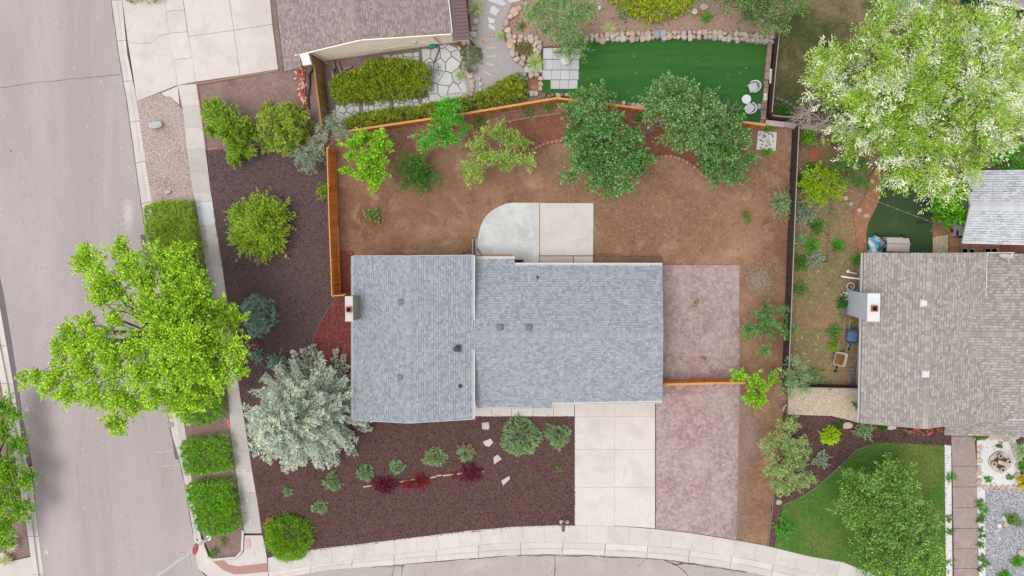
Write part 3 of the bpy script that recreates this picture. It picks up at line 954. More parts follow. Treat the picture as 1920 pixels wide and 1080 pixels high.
def across(A, B, n):
    """points of curve B straight across from n+1 even stations of curve A"""
    st = resample(A, n); out = []
    bx = [p[0] for p in B]; by = [p[1] for p in B]
    for i, p in enumerate(st):
        a, b = st[max(0, i-1)], st[min(n, i+1)]
        sl = (b[1] - a[1]) / max(1e-6, b[0] - a[0])
        y = np.interp(p[0], bx, by); dx = -sl * (y - p[1])
        out.append((p[0] + dx, float(np.interp(p[0] + dx, bx, by))))
    return st, out
def square_panels(parent, name, A, B, n, z, mats, zb):
    a, b = across(A, B, n * 3)
    for k in range(n):
        s_ = slice(k * 3, k * 3 + 4)
        slab(parent, name, shrink(GP(a[s_], z) + GP(b[s_], z)[::-1], .011), z, random.choice(mats), zb)
square_panels(kerb, 'kerb_stone', S1, S2, 19, 0.03, M_kerbs, -0.25)
square_panels(kerb, 'gutter_slab', S2, S3, 19, -0.10, M_kerbs, -0.25)
ribbon('gutter_dirt', [(p[0] - 1, p[1]) for p in ASPH_R[2:12]], 0.05, -0.118, M_crack, street, 0.03)

# ------------------------------------------------------------------ sidewalks and driveways
sidewalk = root('sidewalk', G(450, 900), kind='structure')
square_panels(sidewalk, 'paving_slab', S0, S1, 38, 0.05, [M_conc3, M_conc3, M_conc], -0.2)
VL = [(333, 160), (343, 207), (353, 300), (362, 360), (367, 380), (374, 423), (388, 510), (397, 560), (412, 650), (427, 737), (433, 817), (443, 887), (455, 977), (458, 1000)]
VR = [(368, 157), (377, 217), (387, 293), (395, 360), (398, 378), (404, 421), (415, 487), (425, 557), (438, 650), (450, 740), (462, 813), (472, 880), (482, 937), (491, 1000)]
panels(sidewalk, 'paving_slab', VL[:4], VR[:4], 5, 0.05, [M_conc3, M_conc2])
slab(sidewalk, 'paving_slab', GP([(362, 361), (395, 361), (398, 377), (367, 379)], .05), 0.05, M_conc3)
slab(sidewalk, 'new_paving_slab', GP([(367, 380), (398, 378), (404, 421), (374, 423)], .05), 0.055, M_concn)
panels(sidewalk, 'paving_slab', VL[5:], VR[5:], 15, 0.05, [M_conc2, M_conc2, M_conc3])
sheet('sidewalk_bed', S0 + S1[::-1], 0.037, M_conc2, -0.2)
sheet('street_walk_bed', VL + VR[::-1], 0.037, M_conc2, -0.2)
# corner ramp
ramp_slab = root('corner_ramp', G(440, 1055), kind='structure')
slab(ramp_slab, 'ramp_slab', GP([(366, 1012), (378, 1018), (388, 1046), (398, 1052), (443, 1048), (457, 1035), (459, 1004), (494, 1004), (500, 1045), (503, 1082), (470, 1088), (430, 1092), (395, 1085), (372, 1066)], .02), 0.02, M_conc3)
slab(ramp_slab, 'tactile_strip', GP([(399, 1053), (420, 1051), (429, 1059), (446, 1062), (500, 1056), (502, 1072), (463, 1076), (439, 1077), (420, 1070)], .03), 0.032, M_tact)
kp = [(380, 1012), (382, 1024), (390, 1044), (399, 1049), (443, 1045), (454, 1033), (456, 994)]
for a, b in zip(kp[:-1], kp[1:]):
    mb = MB(); mb.bar(G(a[0], a[1], 0.08), G(b[0], b[1], 0.08), 0.14, 0.14); mb.build('planter_kerb', M_conc, ramp_slab)
# painted survey marks on the sidewalk
for x, y in ((457, 884), (460, 907), (463, 939), (469, 980), (561, 1054), (577, 1055), (612, 1047), (640, 1048)):
    ribbon('paint_tick', [(x, y - 3), (x + 1, y + 3)], 0.07, 0.056, M_wpaint, sidewalk)
    if x < 462: ribbon('paint_tick', [(x - 4, y - 2), (x + 5, y - 2)], 0.04, 0.058, M_wpaint, sidewalk)
for r in (3.5,):
    ribbon('paint_ring', [(476 + r * math.cos(a / 10 * 6.283), 1047 + r * math.sin(a / 10 * 6.283)) for a in range(11)], 0.06, 0.03, M_wpaint, ramp_slab)
    ribbon('paint_tick', [(475, 1032), (476, 1042)], 0.06, 0.056, M_wpaint, ramp_slab)
sheet('orange_paint', [(461, 1012), (468, 1010), (470, 1026), (463, 1030)], 0.054, mat_plain('faded_orange_paint', C(226, 182, 168), 0.9), 0.0, parent=sidewalk)
sheet('orange_paint', [(425, 787), (429, 786), (431, 802), (427, 803)], 0.056, M_opaint, 0.0, parent=sidewalk)

# driveway and walk of the top-left house
drive_nw = root('neighbour_driveway', G(420, 60), kind='structure')
L3 = lambda p: (p[0] / 3, p[1] / 3)
D0 = [(1008, -140), (1030, 0), (1060, 205), (1100, 460)]; D1 = [(1270, -170), (1290, 0), (1315, 170), (1350, 425)]; D2 = [(1500, -190), (1520, 0), (1532, 137), (1565, 390)]
for A, B in ((D0, D1), (D1, D2)):
    slab(drive_nw, 'driveway_slab', shrink(GP([L3(A[0]), L3(B[0]), L3(B[1]), L3(B[2]), L3(A[2]), L3(A[1])], .05), .012), 0.05, M_conc)
    slab(drive_nw, 'driveway_slab', shrink(GP([L3(A[2]), L3(B[2]), L3(B[3]), L3(A[3])], .05), .012), 0.05, M_conc)
SW0 = [(908, -140), (935, 63), (950, 187), (975, 335), (1000, 480)]; SW1 = [(1008, -150), (1037, 55), (1055, 178), (1080, 325), (1100, 460)]
for i in range(4):
    slab(drive_nw, 'walk_slab', shrink(GP([L3(SW0[i]), L3(SW1[i]), L3(SW1[i+1]), L3(SW0[i+1])], .05), .012), 0.05, M_conc)
slab(drive_nw, 'apron_slab', shrink(GP([L3(p) for p in ((665, -140), (908, -140), (952, 187), (1000, 478), (770, 570), (745, 400), (718, 236), (688, 0))], .04), .01), 0.045, M_conc)
slab(drive_nw, 'broken_slab', GP([L3(p) for p in ((905, 525), (1000, 484), (1010, 590), (985, 570), (960, 545), (930, 540))], .04), 0.05, M_conc)
ribbon('crack', [L3(p) for p in ((720, 238), (790, 247), (850, 242), (890, 202), (952, 189))], 0.025, 0.049, M_crack, drive_nw, 0.02)
# pink brick edging line round the gravel bed
edging_nw = root('edging_strip', G(440, 145), kind='structure')
for a, b in (((369, 158), (523, 132)), ((370, 160), (388, 282)), ((386, 281), (410, 277))):
    mb = MB(); mb.bar(G(a[0], a[1], 0.05), G(b[0], b[1], 0.05), 0.08, 0.1); mb.build('edging', M_edgeb, edging_nw)

# main driveway
drive = root('driveway', G(1150, 870), kind='structure')
ys = [752, 781, 842.5, 914, 985]; xs = [1077.5, 1152, 1228.5]
for i in range(4):
    for j in range(2):
        y1a = ys[i+1] + (2 if (i == 3 and j == 0) else 0); y1b = ys[i+1] + (6 if (i == 3 and j == 1) else 2 if i == 3 else 0)
        y0 = ys[i] - (18 if i == 0 else 0)
        if i == 3 and j == 0: y1a = 985
        slab(drive, 'driveway_slab', shrink(GP([(xs[j], y0), (xs[j+1], y0), (xs[j+1], y1b), (xs[j], y1a)], .06), .012), 0.06, M_conc)
for pts in ([(1080, 812), (1100, 808), (1118, 812), (1130, 842)], [(1188, 780), (1185, 812), (1184, 842)], [(1168, 905), (1172, 880), (1188, 845)], [(1225, 985), (1210, 975), (1228, 960)]):
    ribbon('crack', pts, 0.012, 0.064, mat_plain('hairline', C(190, 180, 172), 0.9), drive, 0.03)
sheet('driveway_bed', [(1078.5, 740), (1228, 740), (1228, 990), (1152, 986), (1078.5, 984.5)], 0.048, M_conc2, -0.1)
walk = root('front_walk', G(980, 772), kind='structure')
wx = [887, 921, 959, 999, 1038, 1077]
for i in range(5):
    slab(walk, 'paving_slab', shrink(GP([(wx[i], 742 if i == 4 else 750), (wx[i+1], 742 if i == 4 else 750), (wx[i+1], 781), (wx[i], 781)], .06), .01), 0.06, M_conc)
stamped = root('side_parking_pad', G(1310, 700), kind='structure')
slab(stamped, 'stamped_slab', GP([(1229.5, 497), (1386, 497), (1387, 721), (1384, 880), (1380, 1012), (1292, 998), (1230, 991.5)], .06), 0.065, M_stamp)
ribbon('edge_board', [(1387.5, 497), (1388.5, 721), (1385, 900), (1381, 1012)], 0.06, 0.075, M_timber, stamped)
M_spill = mat_ground('stamped_overspill', [(0.3, C(176, 148, 142)), (0.7, C(198, 174, 168))], 6, patches=[(1.2, 0.5, 0.7, C(160, 128, 116), 0.6)], bump=0.3)
# spilled grout beside the pad
patio = root('back_patio', G(1010, 440), kind='structure')
slab(patio, 'patio_slab', GP([(894, 500), (894, 452), (901, 425), (907, 411), (915, 401), (925, 393), (936, 387), (948, 382), (960, 380), (1011.5, 380), (1011.5, 500)], .08), 0.10, M_concb)
slab(patio, 'patio_slab', GP([(1012.5, 380.5), (1113, 381), (1112, 479), (1012.5, 479)], .08), 0.10, M_conc)
slab(patio, 'patio_slab', GP([(1012.5, 480.5), (1075, 480.5), (1075, 510), (1012.5, 510)], .08), 0.10, mat_ground('pinkish_concrete', [(0.3, C(212, 196, 188)), (0.7, C(226, 212, 205))], 8, bump=0.1))
slab(patio, 'patio_slab', GP([(1076, 480.5), (1112, 480.5), (1112, 510), (1076, 510)], .08), 0.10, M_conc)

# ------------------------------------------------------------------ beds and yards
def relief_sheet(name, pts, z, amp, mat, res=0.18, freq=1.2, ridges=()):
    """soil with real humps, cut to a px outline"""
    poly = GP(pts, z)
    xs = np.array([p.x for p in poly]); ys = np.array([p.y for p in poly])
    X = np.arange(xs.min(), xs.max() + res, res); Y = np.arange(ys.min(), ys.max() + res, res)
    gx, gy = np.meshgrid(X, Y)
    q = np.stack([gx.ravel(), gy.ravel()], 1)
    zz = np.zeros(len(q)); a = amp; f = freq
    for k in range(5):
        th = rng.uniform(0, 6.28, 4)
        u = q[:, 0] * math.cos(th[0]) + q[:, 1] * math.sin(th[0]); v = -q[:, 0] * math.sin(th[0]) + q[:, 1] * math.cos(th[0])
        zz += a * np.sin(u * f + th[1] + 1.3 * np.sin(v * f * 0.7 + th[2])) * np.sin(v * f * 0.8 + th[3])
        a *= 0.55; f *= 1.9
    for line, wid, hgt in ridges:                      # raked-up berms of loose soil
        P = GP(line); dmin = np.full(len(q), 1e9)
        for a_, b_ in zip(P[:-1], P[1:]):
            A_, B_ = np.array(a_[:2]), np.array(b_[:2]); ab = B_ - A_
            t_ = np.clip(((q - A_) @ ab) / (ab @ ab), 0, 1)
            dmin = np.minimum(dmin, np.linalg.norm(q - (A_ + t_[:, None] * ab), axis=1))
        wob = 0.6 + 0.5 * np.sin(q[:, 0] * 2.7 + np.sin(q[:, 1] * 3.1)) + 0.4 * np.sin(q[:, 0] * 6.1 - q[:, 1] * 4.7)
        zz += hgt * np.exp(-(dmin / wid) ** 2) * np.clip(wob, 0, 2) + rng.normal(0, 0.012, len(q)) * np.exp(-(dmin / (wid * 2)) ** 2)
    V = np.stack([q[:, 0], q[:, 1], z + zz], 1)
    ny, nx = gx.shape
    i = np.arange(ny * nx).reshape(ny, nx)
    F = np.stack([i[:-1, :-1], i[:-1, 1:], i[1:, 1:], i[1:, :-1]], -1).reshape(-1, 4)
    cen = V[F].mean(1)[:, :2]
    F = F[in_poly(cen, xs, ys)]
    o = np_mesh(name, V, F, mat, smooth=True)
    return tag(o, None, None, None, 'structure')

sheet('verge_soil', [(225, -60), (560, -60), (560, 140), (400, 165), (390, 260), (270, 260), (245, 110)], -0.02, M_gran, -0.28)
sheet('flagstone_bed', [(625, 186), (720, 180), (712, 100), (840, 78), (872, 88), (885, 150), (884, 184), (800, 206), (640, 236), (624, 232)], 0.036, mat_ground('flagstone_joint', [(0.3, C(120, 106, 92)), (0.7, C(158, 142, 126))], 9, patches=[(1.2, 0.5, 0.7, C(104, 108, 74), 0.5)], bump=0.3), -0.1)
sheet('lot_soil', [(380, 120), (700, -60), (1960, -60), (1960, 1200), (1660, 1110), (1440, 1030), (1230, 1010), (1080, 1000), (600, 1045), (500, 1050), (455, 780), (395, 370)], -0.12, M_soil, -0.28)
relief_sheet('back_yard_soil', [(628, 255), (700, 246), (880, 215), (1050, 190), (1215, 205), (1300, 215), (1430, 235), (1492, 240), (1484, 500), (1470, 760), (1452, 900), (1441, 1026), (1378, 1014), (1384, 760), (1240, 740), (1240, 480), (880, 470), (640, 560), (628, 500)], 0.0, 0.05, M_soil, 0.12, 1.6, ridges=[([(640, 345), (700, 335), (760, 345), (850, 362), (890, 372), (950, 358), (1010, 352), (1110, 346), (1160, 350)], .3, .1), ([(850, 362), (885, 375), (905, 385)], .35, .12), ([(1130, 400), (1140, 440), (1132, 470)], .3, .08), ([(1225, 420), (1300, 452), (1310, 480)], .35, .1), ([(650, 400), (668, 440), (690, 462)], .25, .07)])
relief_sheet('raised_bed_soil', [(935, 232), (1053, 213), (1183, 227), (1243, 238), (1330, 262), (1330, 332), (1300, 313), (1280, 300), (1257, 293), (1233, 295), (1207, 303), (1185, 313), (1140, 305), (1058, 263), (1027, 268), (1007, 277), (987, 290), (950, 300), (930, 260)], 0.09, 0.03, M_soilr)
sheet('mulch_bed', [(388, 283), (440, 277), (612, 272), (622, 430), (640, 552), (660, 552), (660, 700), (700, 780), (886, 776), (887, 781.5), (1077, 781.5), (1077, 984.5)] + S0[:8][::-1] + VR[::-1][:12] + [(395, 360)], 0.035, M_mulch, -0.1)
# the older, darker mulch lies on the street side of the fence
sheet('street_side_mulch', [(388, 283), (440, 277), (612, 272), (622, 430), (634, 553), (605, 595), (590, 630), (578, 668), (570, 760), (470, 760), (451, 742), (425, 557), (404, 421), (395, 360)], 0.042, M_mulchd, -0.1)
sheet('red_mulch', [(638, 470), (664, 470), (668, 800), (575, 800), (570, 740), (578, 668), (590, 630), (605, 595), (620, 573), (634, 555), (640, 550)], 0.052, M_red, -0.1)
edging = root('bed_edging', G(600, 610), kind='structure')
for a, b in zip([(634, 556), (620, 574), (605, 596), (590, 631), (578, 668)], [(620, 574), (605, 596), (590, 631), (578, 668), (570, 730)]):
    mb = MB(); mb.bar(G(a[0], a[1], 0.06), G(b[0], b[1], 0.06), 0.025, 0.1); mb.build('edging', mat_plain('metal_edging', C(150, 128, 118), 0.6), edging)
sheet('granite_bed', [(371, 161), (523, 133), (600, 118), (625, 112), (850, 74), (850, 95), (800, 200), (640, 235), (618, 245), (612, 280), (440, 280), (389, 282)], 0.03, M_gran, -0.1)
sheet('parkway_gravel', [(257, 190), (297, 175), (320, 182), (343, 207), (353, 300), (366, 378), (285, 382), (272, 300)], 0.035, M_pinkg, -0.1)
sheet('parkway_bed', [(285, 380), (367, 379), (374, 423), (388, 510), (397, 560), (412, 650), (427, 737), (433, 817), (443, 887), (455, 977), (456, 1030), (443, 1044), (399, 1048), (383, 1015), (365, 950), (357, 880), (346, 800), (318, 640), (293, 440)], 0.03, M_gran, -0.1)
sheet('far_kerb_bed', [(-120, 560), (-30, 577), (2, 720), (27, 850), (37, 917), (50, 987), (58, 1042), (0, 1056), (-120, 1070)], 0.02, M_gran, -0.1)
far_walk = root('far_walk', G(20, 1090), kind='structure')
slab(far_walk, 'paving_slab', GP([(-80, 1064), (0, 1057), (58, 1044), (63, 1082), (68, 1140), (-80, 1160)], .04), 0.04, M_conc3)

# upper neighbour's yard
sheet('grey_gravel_path', [(872, -60), (1010, -60), (985, 10), (940, 60), (955, 95), (985, 118), (990, 150), (955, 150), (880, 195), (862, 190), (868, 100), (885, 70)], 0.045, M_greyg, -0.1)
sheet('upper_bed', [(985, -60), (1480, -60), (1450, 78), (1330, 66), (1097, 74), (1010, 90), (950, 82), (945, 40)], 0.05, M_tan, -0.1)
sheet('turf', [(1060, 84), (1097, 78), (1207, 75), (1340, 76), (1440, 82), (1434, 150), (1425, 232), (1387, 232), (1207, 199), (1087, 183), (1017, 180), (1015, 140), (1060, 140)], 0.06, M_turf, -0.1)
sheet('planting_bed', [(612, 240), (640, 232), (700, 236), (880, 198), (1017, 178), (1050, 182), (1055, 195), (880, 224), (690, 252)], 0.05, M_gran, -0.1)
pavers = root('paver_terrace', G(1055, 135), kind='structure')
pv = lambda x, y: (840 + x / 3, y / 3)
for r, (ya, yb, x0, x1) in enumerate(((270, 333, 535, 742), (335, 392, 535, 738), (394, 448, 530, 735), (450, 500, 577, 729))):
    n = 4 if r < 3 else 3
    for k in range(n):
        a, b = x0 + (x1 - x0) * k / n, x0 + (x1 - x0) * (k + 1) / n
        slab(pavers, 'paver', shrink(GP([pv(a, ya), pv(b, ya), pv(b, yb), pv(a, yb)], .09), 0.008), 0.09, M_paver)
for k in range(2):
    slab(pavers, 'paver', shrink(GP([pv(430 + 50 * k, 366), pv(480 + 50 * k, 366), pv(480 + 50 * k, 408), pv(430 + 50 * k, 408)], .09), 0.008), 0.09, M_paver)
flag = root('flagstone_path', G(830, 140), kind='structure')
rs = random.Random(3)
for reg, sp in (([(790, 92), (838, 82), (862, 92), (868, 140), (878, 178), (850, 186), (806, 186), (795, 150)], 0.78), ([(629, 196), (674, 190), (674, 216), (652, 230), (629, 230)], 0.5),
                ([(679, 190), (731, 187), (731, 208), (679, 214)], 0.42), ([(737, 187), (786, 183), (786, 199), (737, 207)], 0.34), ([(791, 184), (840, 178), (850, 186), (840, 194), (791, 199)], 0.4),
                ([(716, 104), (786, 97), (786, 114), (728, 118)], 0.5)):
    for c in voronoi(GP(reg, .06), sp, 0.38, rs):
        c = [Vector((p.x, p.y, 0)) for p in c]
        slab(flag, 'flagstone', shrink(shrink(c, 0.024), 0.015 * rs.random()), 0.05 + rs.uniform(0, .012), M_flag, 0.0, 0.012)
for x, y0, y1 in ((677, 188, 214), (734, 187, 209), (788.5, 181, 201)):
    mb = MB(); mb.bar(G(x, y0, .08), G(x + 1, y1, .08), 0.13, 0.08); mb.build('timber', M_timber, flag)
for p in ([(912, 0), (933, -12), (950, 8), (942, 12)], [(925, 10), (937, 19), (930, 30), (918, 24), (920, 14)], [(914, 31), (928, 36), (928, 44), (917, 44)], [(915, 44), (928, 48), (929, 58), (917, 53)],
          [(948, -8), (975, -10), (975, 2), (955, 6)], [(893, 75), (905, 68), (903, 82), (892, 84)], [(905, 70), (918, 69), (918, 79), (905, 81)], [(914, 58), (927, 60), (928, 69), (915, 68)]):
    slab(flag, 'stepping_stone', GP(p, .08), 0.085, M_flag if p[0][1] < 57 else M_sand, 0.0, 0.015)
M_plank = mat_plain('pale_plank', C(204, 190, 172), 0.8)
for a, b in (((912, 90), (931, 89)), ((912, 106), (931, 105)), ((912, 119), (928, 123)), ((908, 134), (921, 142))):
    mb = MB(); mb.bar(G(a[0], a[1], .055), G(b[0], b[1], .055), 0.13, 0.03); mb.build('sleeper', M_plank, flag)

# right neighbour's yards
relief_sheet('side_yard_soil', [(1494, 245), (1780, 245), (1780, 480), (1612, 480), (1612, 725), (1478, 728), (1482, 560)], 0.02, 0.03, M_soilg)
sheet('terracotta_patch', [(1600, 400), (1622, 370), (1632, 330), (1650, 300), (1655, 340), (1645, 386), (1630, 419), (1626, 440), (1626, 478), (1612, 478), (1606, 450)], 0.075, M_terra, -0.05)
sheet('side_turf', [(1655, 300), (1652, 361), (1644, 386), (1628, 419), (1624, 438), (1628, 480), (1749, 480), (1747, 300)], 0.085, mat_ground('dull_turf', [(0.2, C(50, 76, 42)), (0.8, C(78, 104, 62))], 18, patches=[(0.5, 0.52, 0.7, C(90, 112, 74), 0.5)], specks=[(5, 0.985, C(150, 150, 110))], bump=0.5), -0.05)
sheet('upper_right_lawn', [(1452, 60), (1500, -60), (1700, -60), (1980, -60), (1980, 330), (1780, 330), (1640, 242), (1440, 222)], 0.03, M_lawnd, -0.1)
sheet('cobble_bed', [(1749, 445), (1778, 440), (1778, 480), (1749, 480)], 0.09, M_pebble, -0.05)
sheet('pebble_strip', [(1479, 728), (1620, 726), (1620, 795), (1560, 780), (1500, 778), (1477, 777)], 0.06, M_pebble, -0.05)
sheet('front_mulch', [(1470, 776), (1500, 778), (1560, 781), (1622, 788), (1785, 800), (1783, 836), (1640, 832), (1605, 845), (1570, 880), (1530, 915), (1500, 935), (1465, 948), (1452, 1024), (1441, 1026), (1452, 900)], 0.04, M_mulch, -0.1)
sheet('front_lawn', [(1468, 945), (1500, 932), (1530, 912), (1570, 877), (1605, 842), (1640, 829), (1772, 835), (1774, 1132), (1680, 1100), (1640, 1078), (1581, 1054), (1517, 1043), (1452, 1026)], 0.045, M_lawn, -0.1)
lawn_edge = root('lawn_edging', G(1540, 900), kind='structure')
le = [(1468, 946), (1500, 934), (1530, 914), (1570, 879), (1605, 844), (1640, 831)]
for a, b in zip(le[:-1], le[1:]):
    mb = MB(); mb.bar(G(a[0], a[1], .06), G(b[0], b[1], .06), 0.05, 0.1); mb.build('edging', M_greyb, lawn_edge)
mb = MB(); mb.bar(G(1453, 912, .06), G(1440, 1024, .06), 0.05, 0.12); mb.build('edging', M_timber, lawn_edge)
sheet('white_rock_strip', [(1771, 834), (1783.5, 836), (1786, 1110), (1774, 1110)], 0.06, M_whiterock, -0.05)
sheet('white_rock_border', [(1832, 915), (1847, 915), (1848, 1110), (1836, 1110)], 0.06, M_whiterock, -0.05)
sheet('river_rock', [(1847, 915), (1910, 905), (1990, 960), (1990, 1110), (1848, 1110)], 0.05, M_bluerock, -0.05)
sheet('medallion_bed', [(1832, 826), (1900, 812), (1912, 850), (1912, 900), (1905, 915), (1832, 915)], 0.055, M_whiterock, -0.05)
sheet('entry_mulch', [(1822, 775), (1990, 770), (1990, 960), (1905, 915), (1912, 850), (1900, 812), (1832, 826)], 0.045, M_mulch, -0.1)
walk2 = root('neighbour_walk', G(1808, 930), kind='structure')
yy = [780, 818, 874, 913, 952, 991, 1029, 1066, 1105]
for i in range(8):
    f = lambda y: (1783 + (y - 796) * 0.017 + (1 if y > 840 else 0), 1826 + (y - 796) * 0.035 if y < 874 else 1832 + (y - 874) * 0.012)
    a, b = f(yy[i]), f(yy[i+1])
    slab(walk2, 'walk_slab', shrink(GP([(a[0], yy[i]), (a[1], yy[i]), (b[1], yy[i+1]), (b[0], yy[i+1])], .08), .014), 0.08 + 0.004 * (i % 2), M_walk)
patio2 = root('brick_patio', G(1820, 455), kind='structure')
for i in range(5):
    for j in range(3):
        x0, x1 = 1780 + i * 19, 1799 + i * 19; y0, y1 = 428 + j * 18, 446 + j * 18
        slab(patio2, 'patio_tile', shrink(GP([(x0, y0), (x1, y0), (x1, y1), (x0, y1)], .09), .01), 0.10, M_brickp)
for i in range(3):
    slab(patio2, 'patio_tile', shrink(GP([(1875 + i * 18, 452), (1893 + i * 18, 452), (1893 + i * 18, 490), (1875 + i * 18, 490)], .09), .01), 0.10, mat_ground('red_patio', [(0.3, C(140, 88, 78)), (0.7, C(172, 116, 104))], 7, bump=0.2))

# ------------------------------------------------------------------ buildings
M_shg = mat_island('blue_grey_shingle', [(0.0, C(152, 158, 168)), (0.25, C(162, 168, 177)), (0.4, C(172, 177, 184)), (0.8, C(179, 183, 189)), (1.0, C(188, 191, 195))], grain=30, gamt=0.18)
M_shb = mat_island('taupe_shingle', [(0.0, C(162, 152, 146)), (0.35, C(176, 166, 160)), (0.65, C(186, 177, 171)), (1.0, C(197, 189, 183))], grain=26, gamt=0.16)
M_shp = mat_island('mauve_shingle', [(0.0, C(154, 133, 132)), (0.4, C(168, 148, 147)), (0.7, C(177, 158, 156)), (1.0, C(186, 168, 165))], grain=26, gamt=0.12)
M_shw = mat_island('silver_shingle', [(0.0, C(186, 190, 198)), (0.12, C(208, 211, 216)), (1.0, C(228, 230, 233))], grain=26, gamt=0.12)
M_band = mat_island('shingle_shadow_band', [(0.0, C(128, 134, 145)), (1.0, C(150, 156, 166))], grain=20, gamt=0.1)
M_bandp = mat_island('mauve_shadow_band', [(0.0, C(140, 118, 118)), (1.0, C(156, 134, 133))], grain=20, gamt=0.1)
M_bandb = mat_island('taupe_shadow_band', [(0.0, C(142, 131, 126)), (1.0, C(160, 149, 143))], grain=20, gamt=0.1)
M_cap = mat_island('ridge_shingle', [(0.0, C(158, 163, 171)), (1.0, C(180, 184, 190))], grain=30, gamt=0.1)
M_capb = mat_island('taupe_ridge_shingle', [(0.0, C(162, 152, 146)), (1.0, C(194, 184, 177))], grain=30, gamt=0.1)
M_capw = mat_island('silver_ridge_shingle', [(0.0, C(206, 207, 208)), (1.0, C(222, 222, 222))], grain=30, gamt=0.06)
M_deck = mat_plain('roof_underlay', C(92, 92, 96), 0.9)
M_deckb = mat_plain('taupe_underlay', C(104, 96, 92), 0.9)
M_white = mat_plain('white_trim_paint', C(232, 230, 226), 0.6, var=0.04)
M_gut = mat_plain('gutter_inside', C(120, 104, 98), 0.8)
M_cream = mat_ground('cream_siding', [(0.3, (0.78, 0.66, 0.54)), (0.7, (0.84, 0.73, 0.61))], 4, bump=0.05)
M_siding = mat_ground('grey_siding', [(0.3, C(214, 220, 228)), (0.7, C(226, 231, 236))], 4, bump=0.05)
M_wallb = mat_ground('beige_brick_wall', [(0.3, C(176, 168, 156)), (0.7, C(200, 192, 180))], 5, bump=0.2)
M_chbr = mat_ground('olive_grey_brick', [(0.3, C(146, 144, 130)), (0.7, C(172, 170, 156))], 7, bump=0.2, objrand=0.12)
M_chcap = mat_ground('chimney_mortar_cap', [(0.3, C(212, 205, 196)), (0.7, C(228, 222, 214))], 6, bump=0.15)
M_clay = mat_plain('clay_flue', C(186, 112, 88), 0.9)
M_near_black = mat_plain('near_black', (0.008, 0.007, 0.007), 1.0)  # sooty flue throats, pot soil, and the painted dark inside the jars
M_ventg = mat_plain('grey_roof_vent', C(112, 118, 130), 0.6)
M_ventd = mat_plain('dark_pipe', C(72, 78, 90), 0.6)
M_brown = mat_plain('brown_trim', C(112, 84, 80), 0.7)
M_metalr = mat_plain('brown_metal_roof', C(122, 92, 96), 0.5, var=0.05)
M_glass = mat_plain('window_glass', (0.02, 0.03, 0.035), 0.08, spec=0.6)

def shingles(parent, E0, E1, R0, R1, mat, exposure=0.145, tab=(0.09, 0.24), name='shingles'):
    """courses of tabs on the plane between an eave line E0-E1 and a ridge line R0-R1; kept as one part (thousands, each too small to pick out)"""
    E0, E1, R0, R1 = map(Vector, (E0, E1, R0, R1))
    Ls = ((R0 - E0).length + (R1 - E1).length) / 2
    n = max(2, round(Ls / exposure))
    N = (E1 - E0).cross(R0 - E0).normalized()
    if N.z < 0: N = -N
    V, F = [], []
    k = 0
    for i in range(n):
        t0, t1 = i / n, min(1.0, (i + 1.12) / n)
        a0, b0 = E0.lerp(R0, t0), E1.lerp(R1, t0)
        a1, b1 = E0.lerp(R0, t1), E1.lerp(R1, t1)
        W = (b0 - a0).length
        x = -random.uniform(0, tab[1])
        while x < W:
            w = random.uniform(*tab)
            u0, u1 = max(0, x) / W, min(W, x + w - 0.006) / W
            x += w
            if u1 - u0 < 0.02 / W: continue
            h = 0.008 + random.choice((0.006, 0.014, 0.016))
            p0, p1 = a0.lerp(b0, u0), a0.lerp(b0, u1)
            q0, q1 = a1.lerp(b1, u0), a1.lerp(b1, u1)
            V += [p0 + N * h, p1 + N * h, q1 + N * 0.006, q0 + N * 0.006, p0 + N * 0.001, p1 + N * 0.001]
            F += [(k, k+1, k+2, k+3), (k+4, k+5, k+1, k), (k+4, k, k+3), (k+5, k+2, k+1)]
            k += 6
    mb = MB(); mb.add(V, F)
    o = mb.build(name, mat, parent)
    tag(o, kind='stuff')
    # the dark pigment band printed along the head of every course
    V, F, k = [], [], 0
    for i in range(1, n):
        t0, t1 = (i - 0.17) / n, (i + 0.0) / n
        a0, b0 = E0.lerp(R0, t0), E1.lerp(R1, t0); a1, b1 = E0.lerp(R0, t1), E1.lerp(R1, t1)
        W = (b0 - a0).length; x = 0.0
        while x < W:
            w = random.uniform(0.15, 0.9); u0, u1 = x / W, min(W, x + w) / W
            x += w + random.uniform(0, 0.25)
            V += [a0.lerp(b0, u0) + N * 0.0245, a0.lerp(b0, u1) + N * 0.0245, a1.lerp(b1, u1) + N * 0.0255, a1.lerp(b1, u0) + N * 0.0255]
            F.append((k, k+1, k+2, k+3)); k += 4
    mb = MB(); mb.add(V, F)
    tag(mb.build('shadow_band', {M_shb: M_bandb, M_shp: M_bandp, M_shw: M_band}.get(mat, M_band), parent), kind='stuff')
    return o

def slope_deck(parent, E0, E1, R0, R1, mat, th=0.12, name='roof_deck'):
    E0, E1, R0, R1 = map(Vector, (E0, E1, R0, R1))
    d = Vector((0, 0, th))
    mb = MB()
    vs = [E0, E1, R1, R0, E0 - d, E1 - d, R1 - d, R0 - d]
    f = [(0, 1, 2, 3), (7, 6, 5, 4), (0, 4, 5, 1), (1, 5, 6, 2), (2, 6, 7, 3), (3, 7, 4, 0)]
    if (E1 - E0).cross(R0 - E0).z < 0: f = [q[::-1] for q in f]
    mb.add(vs, f)
    return mb.build(name, mat, parent)

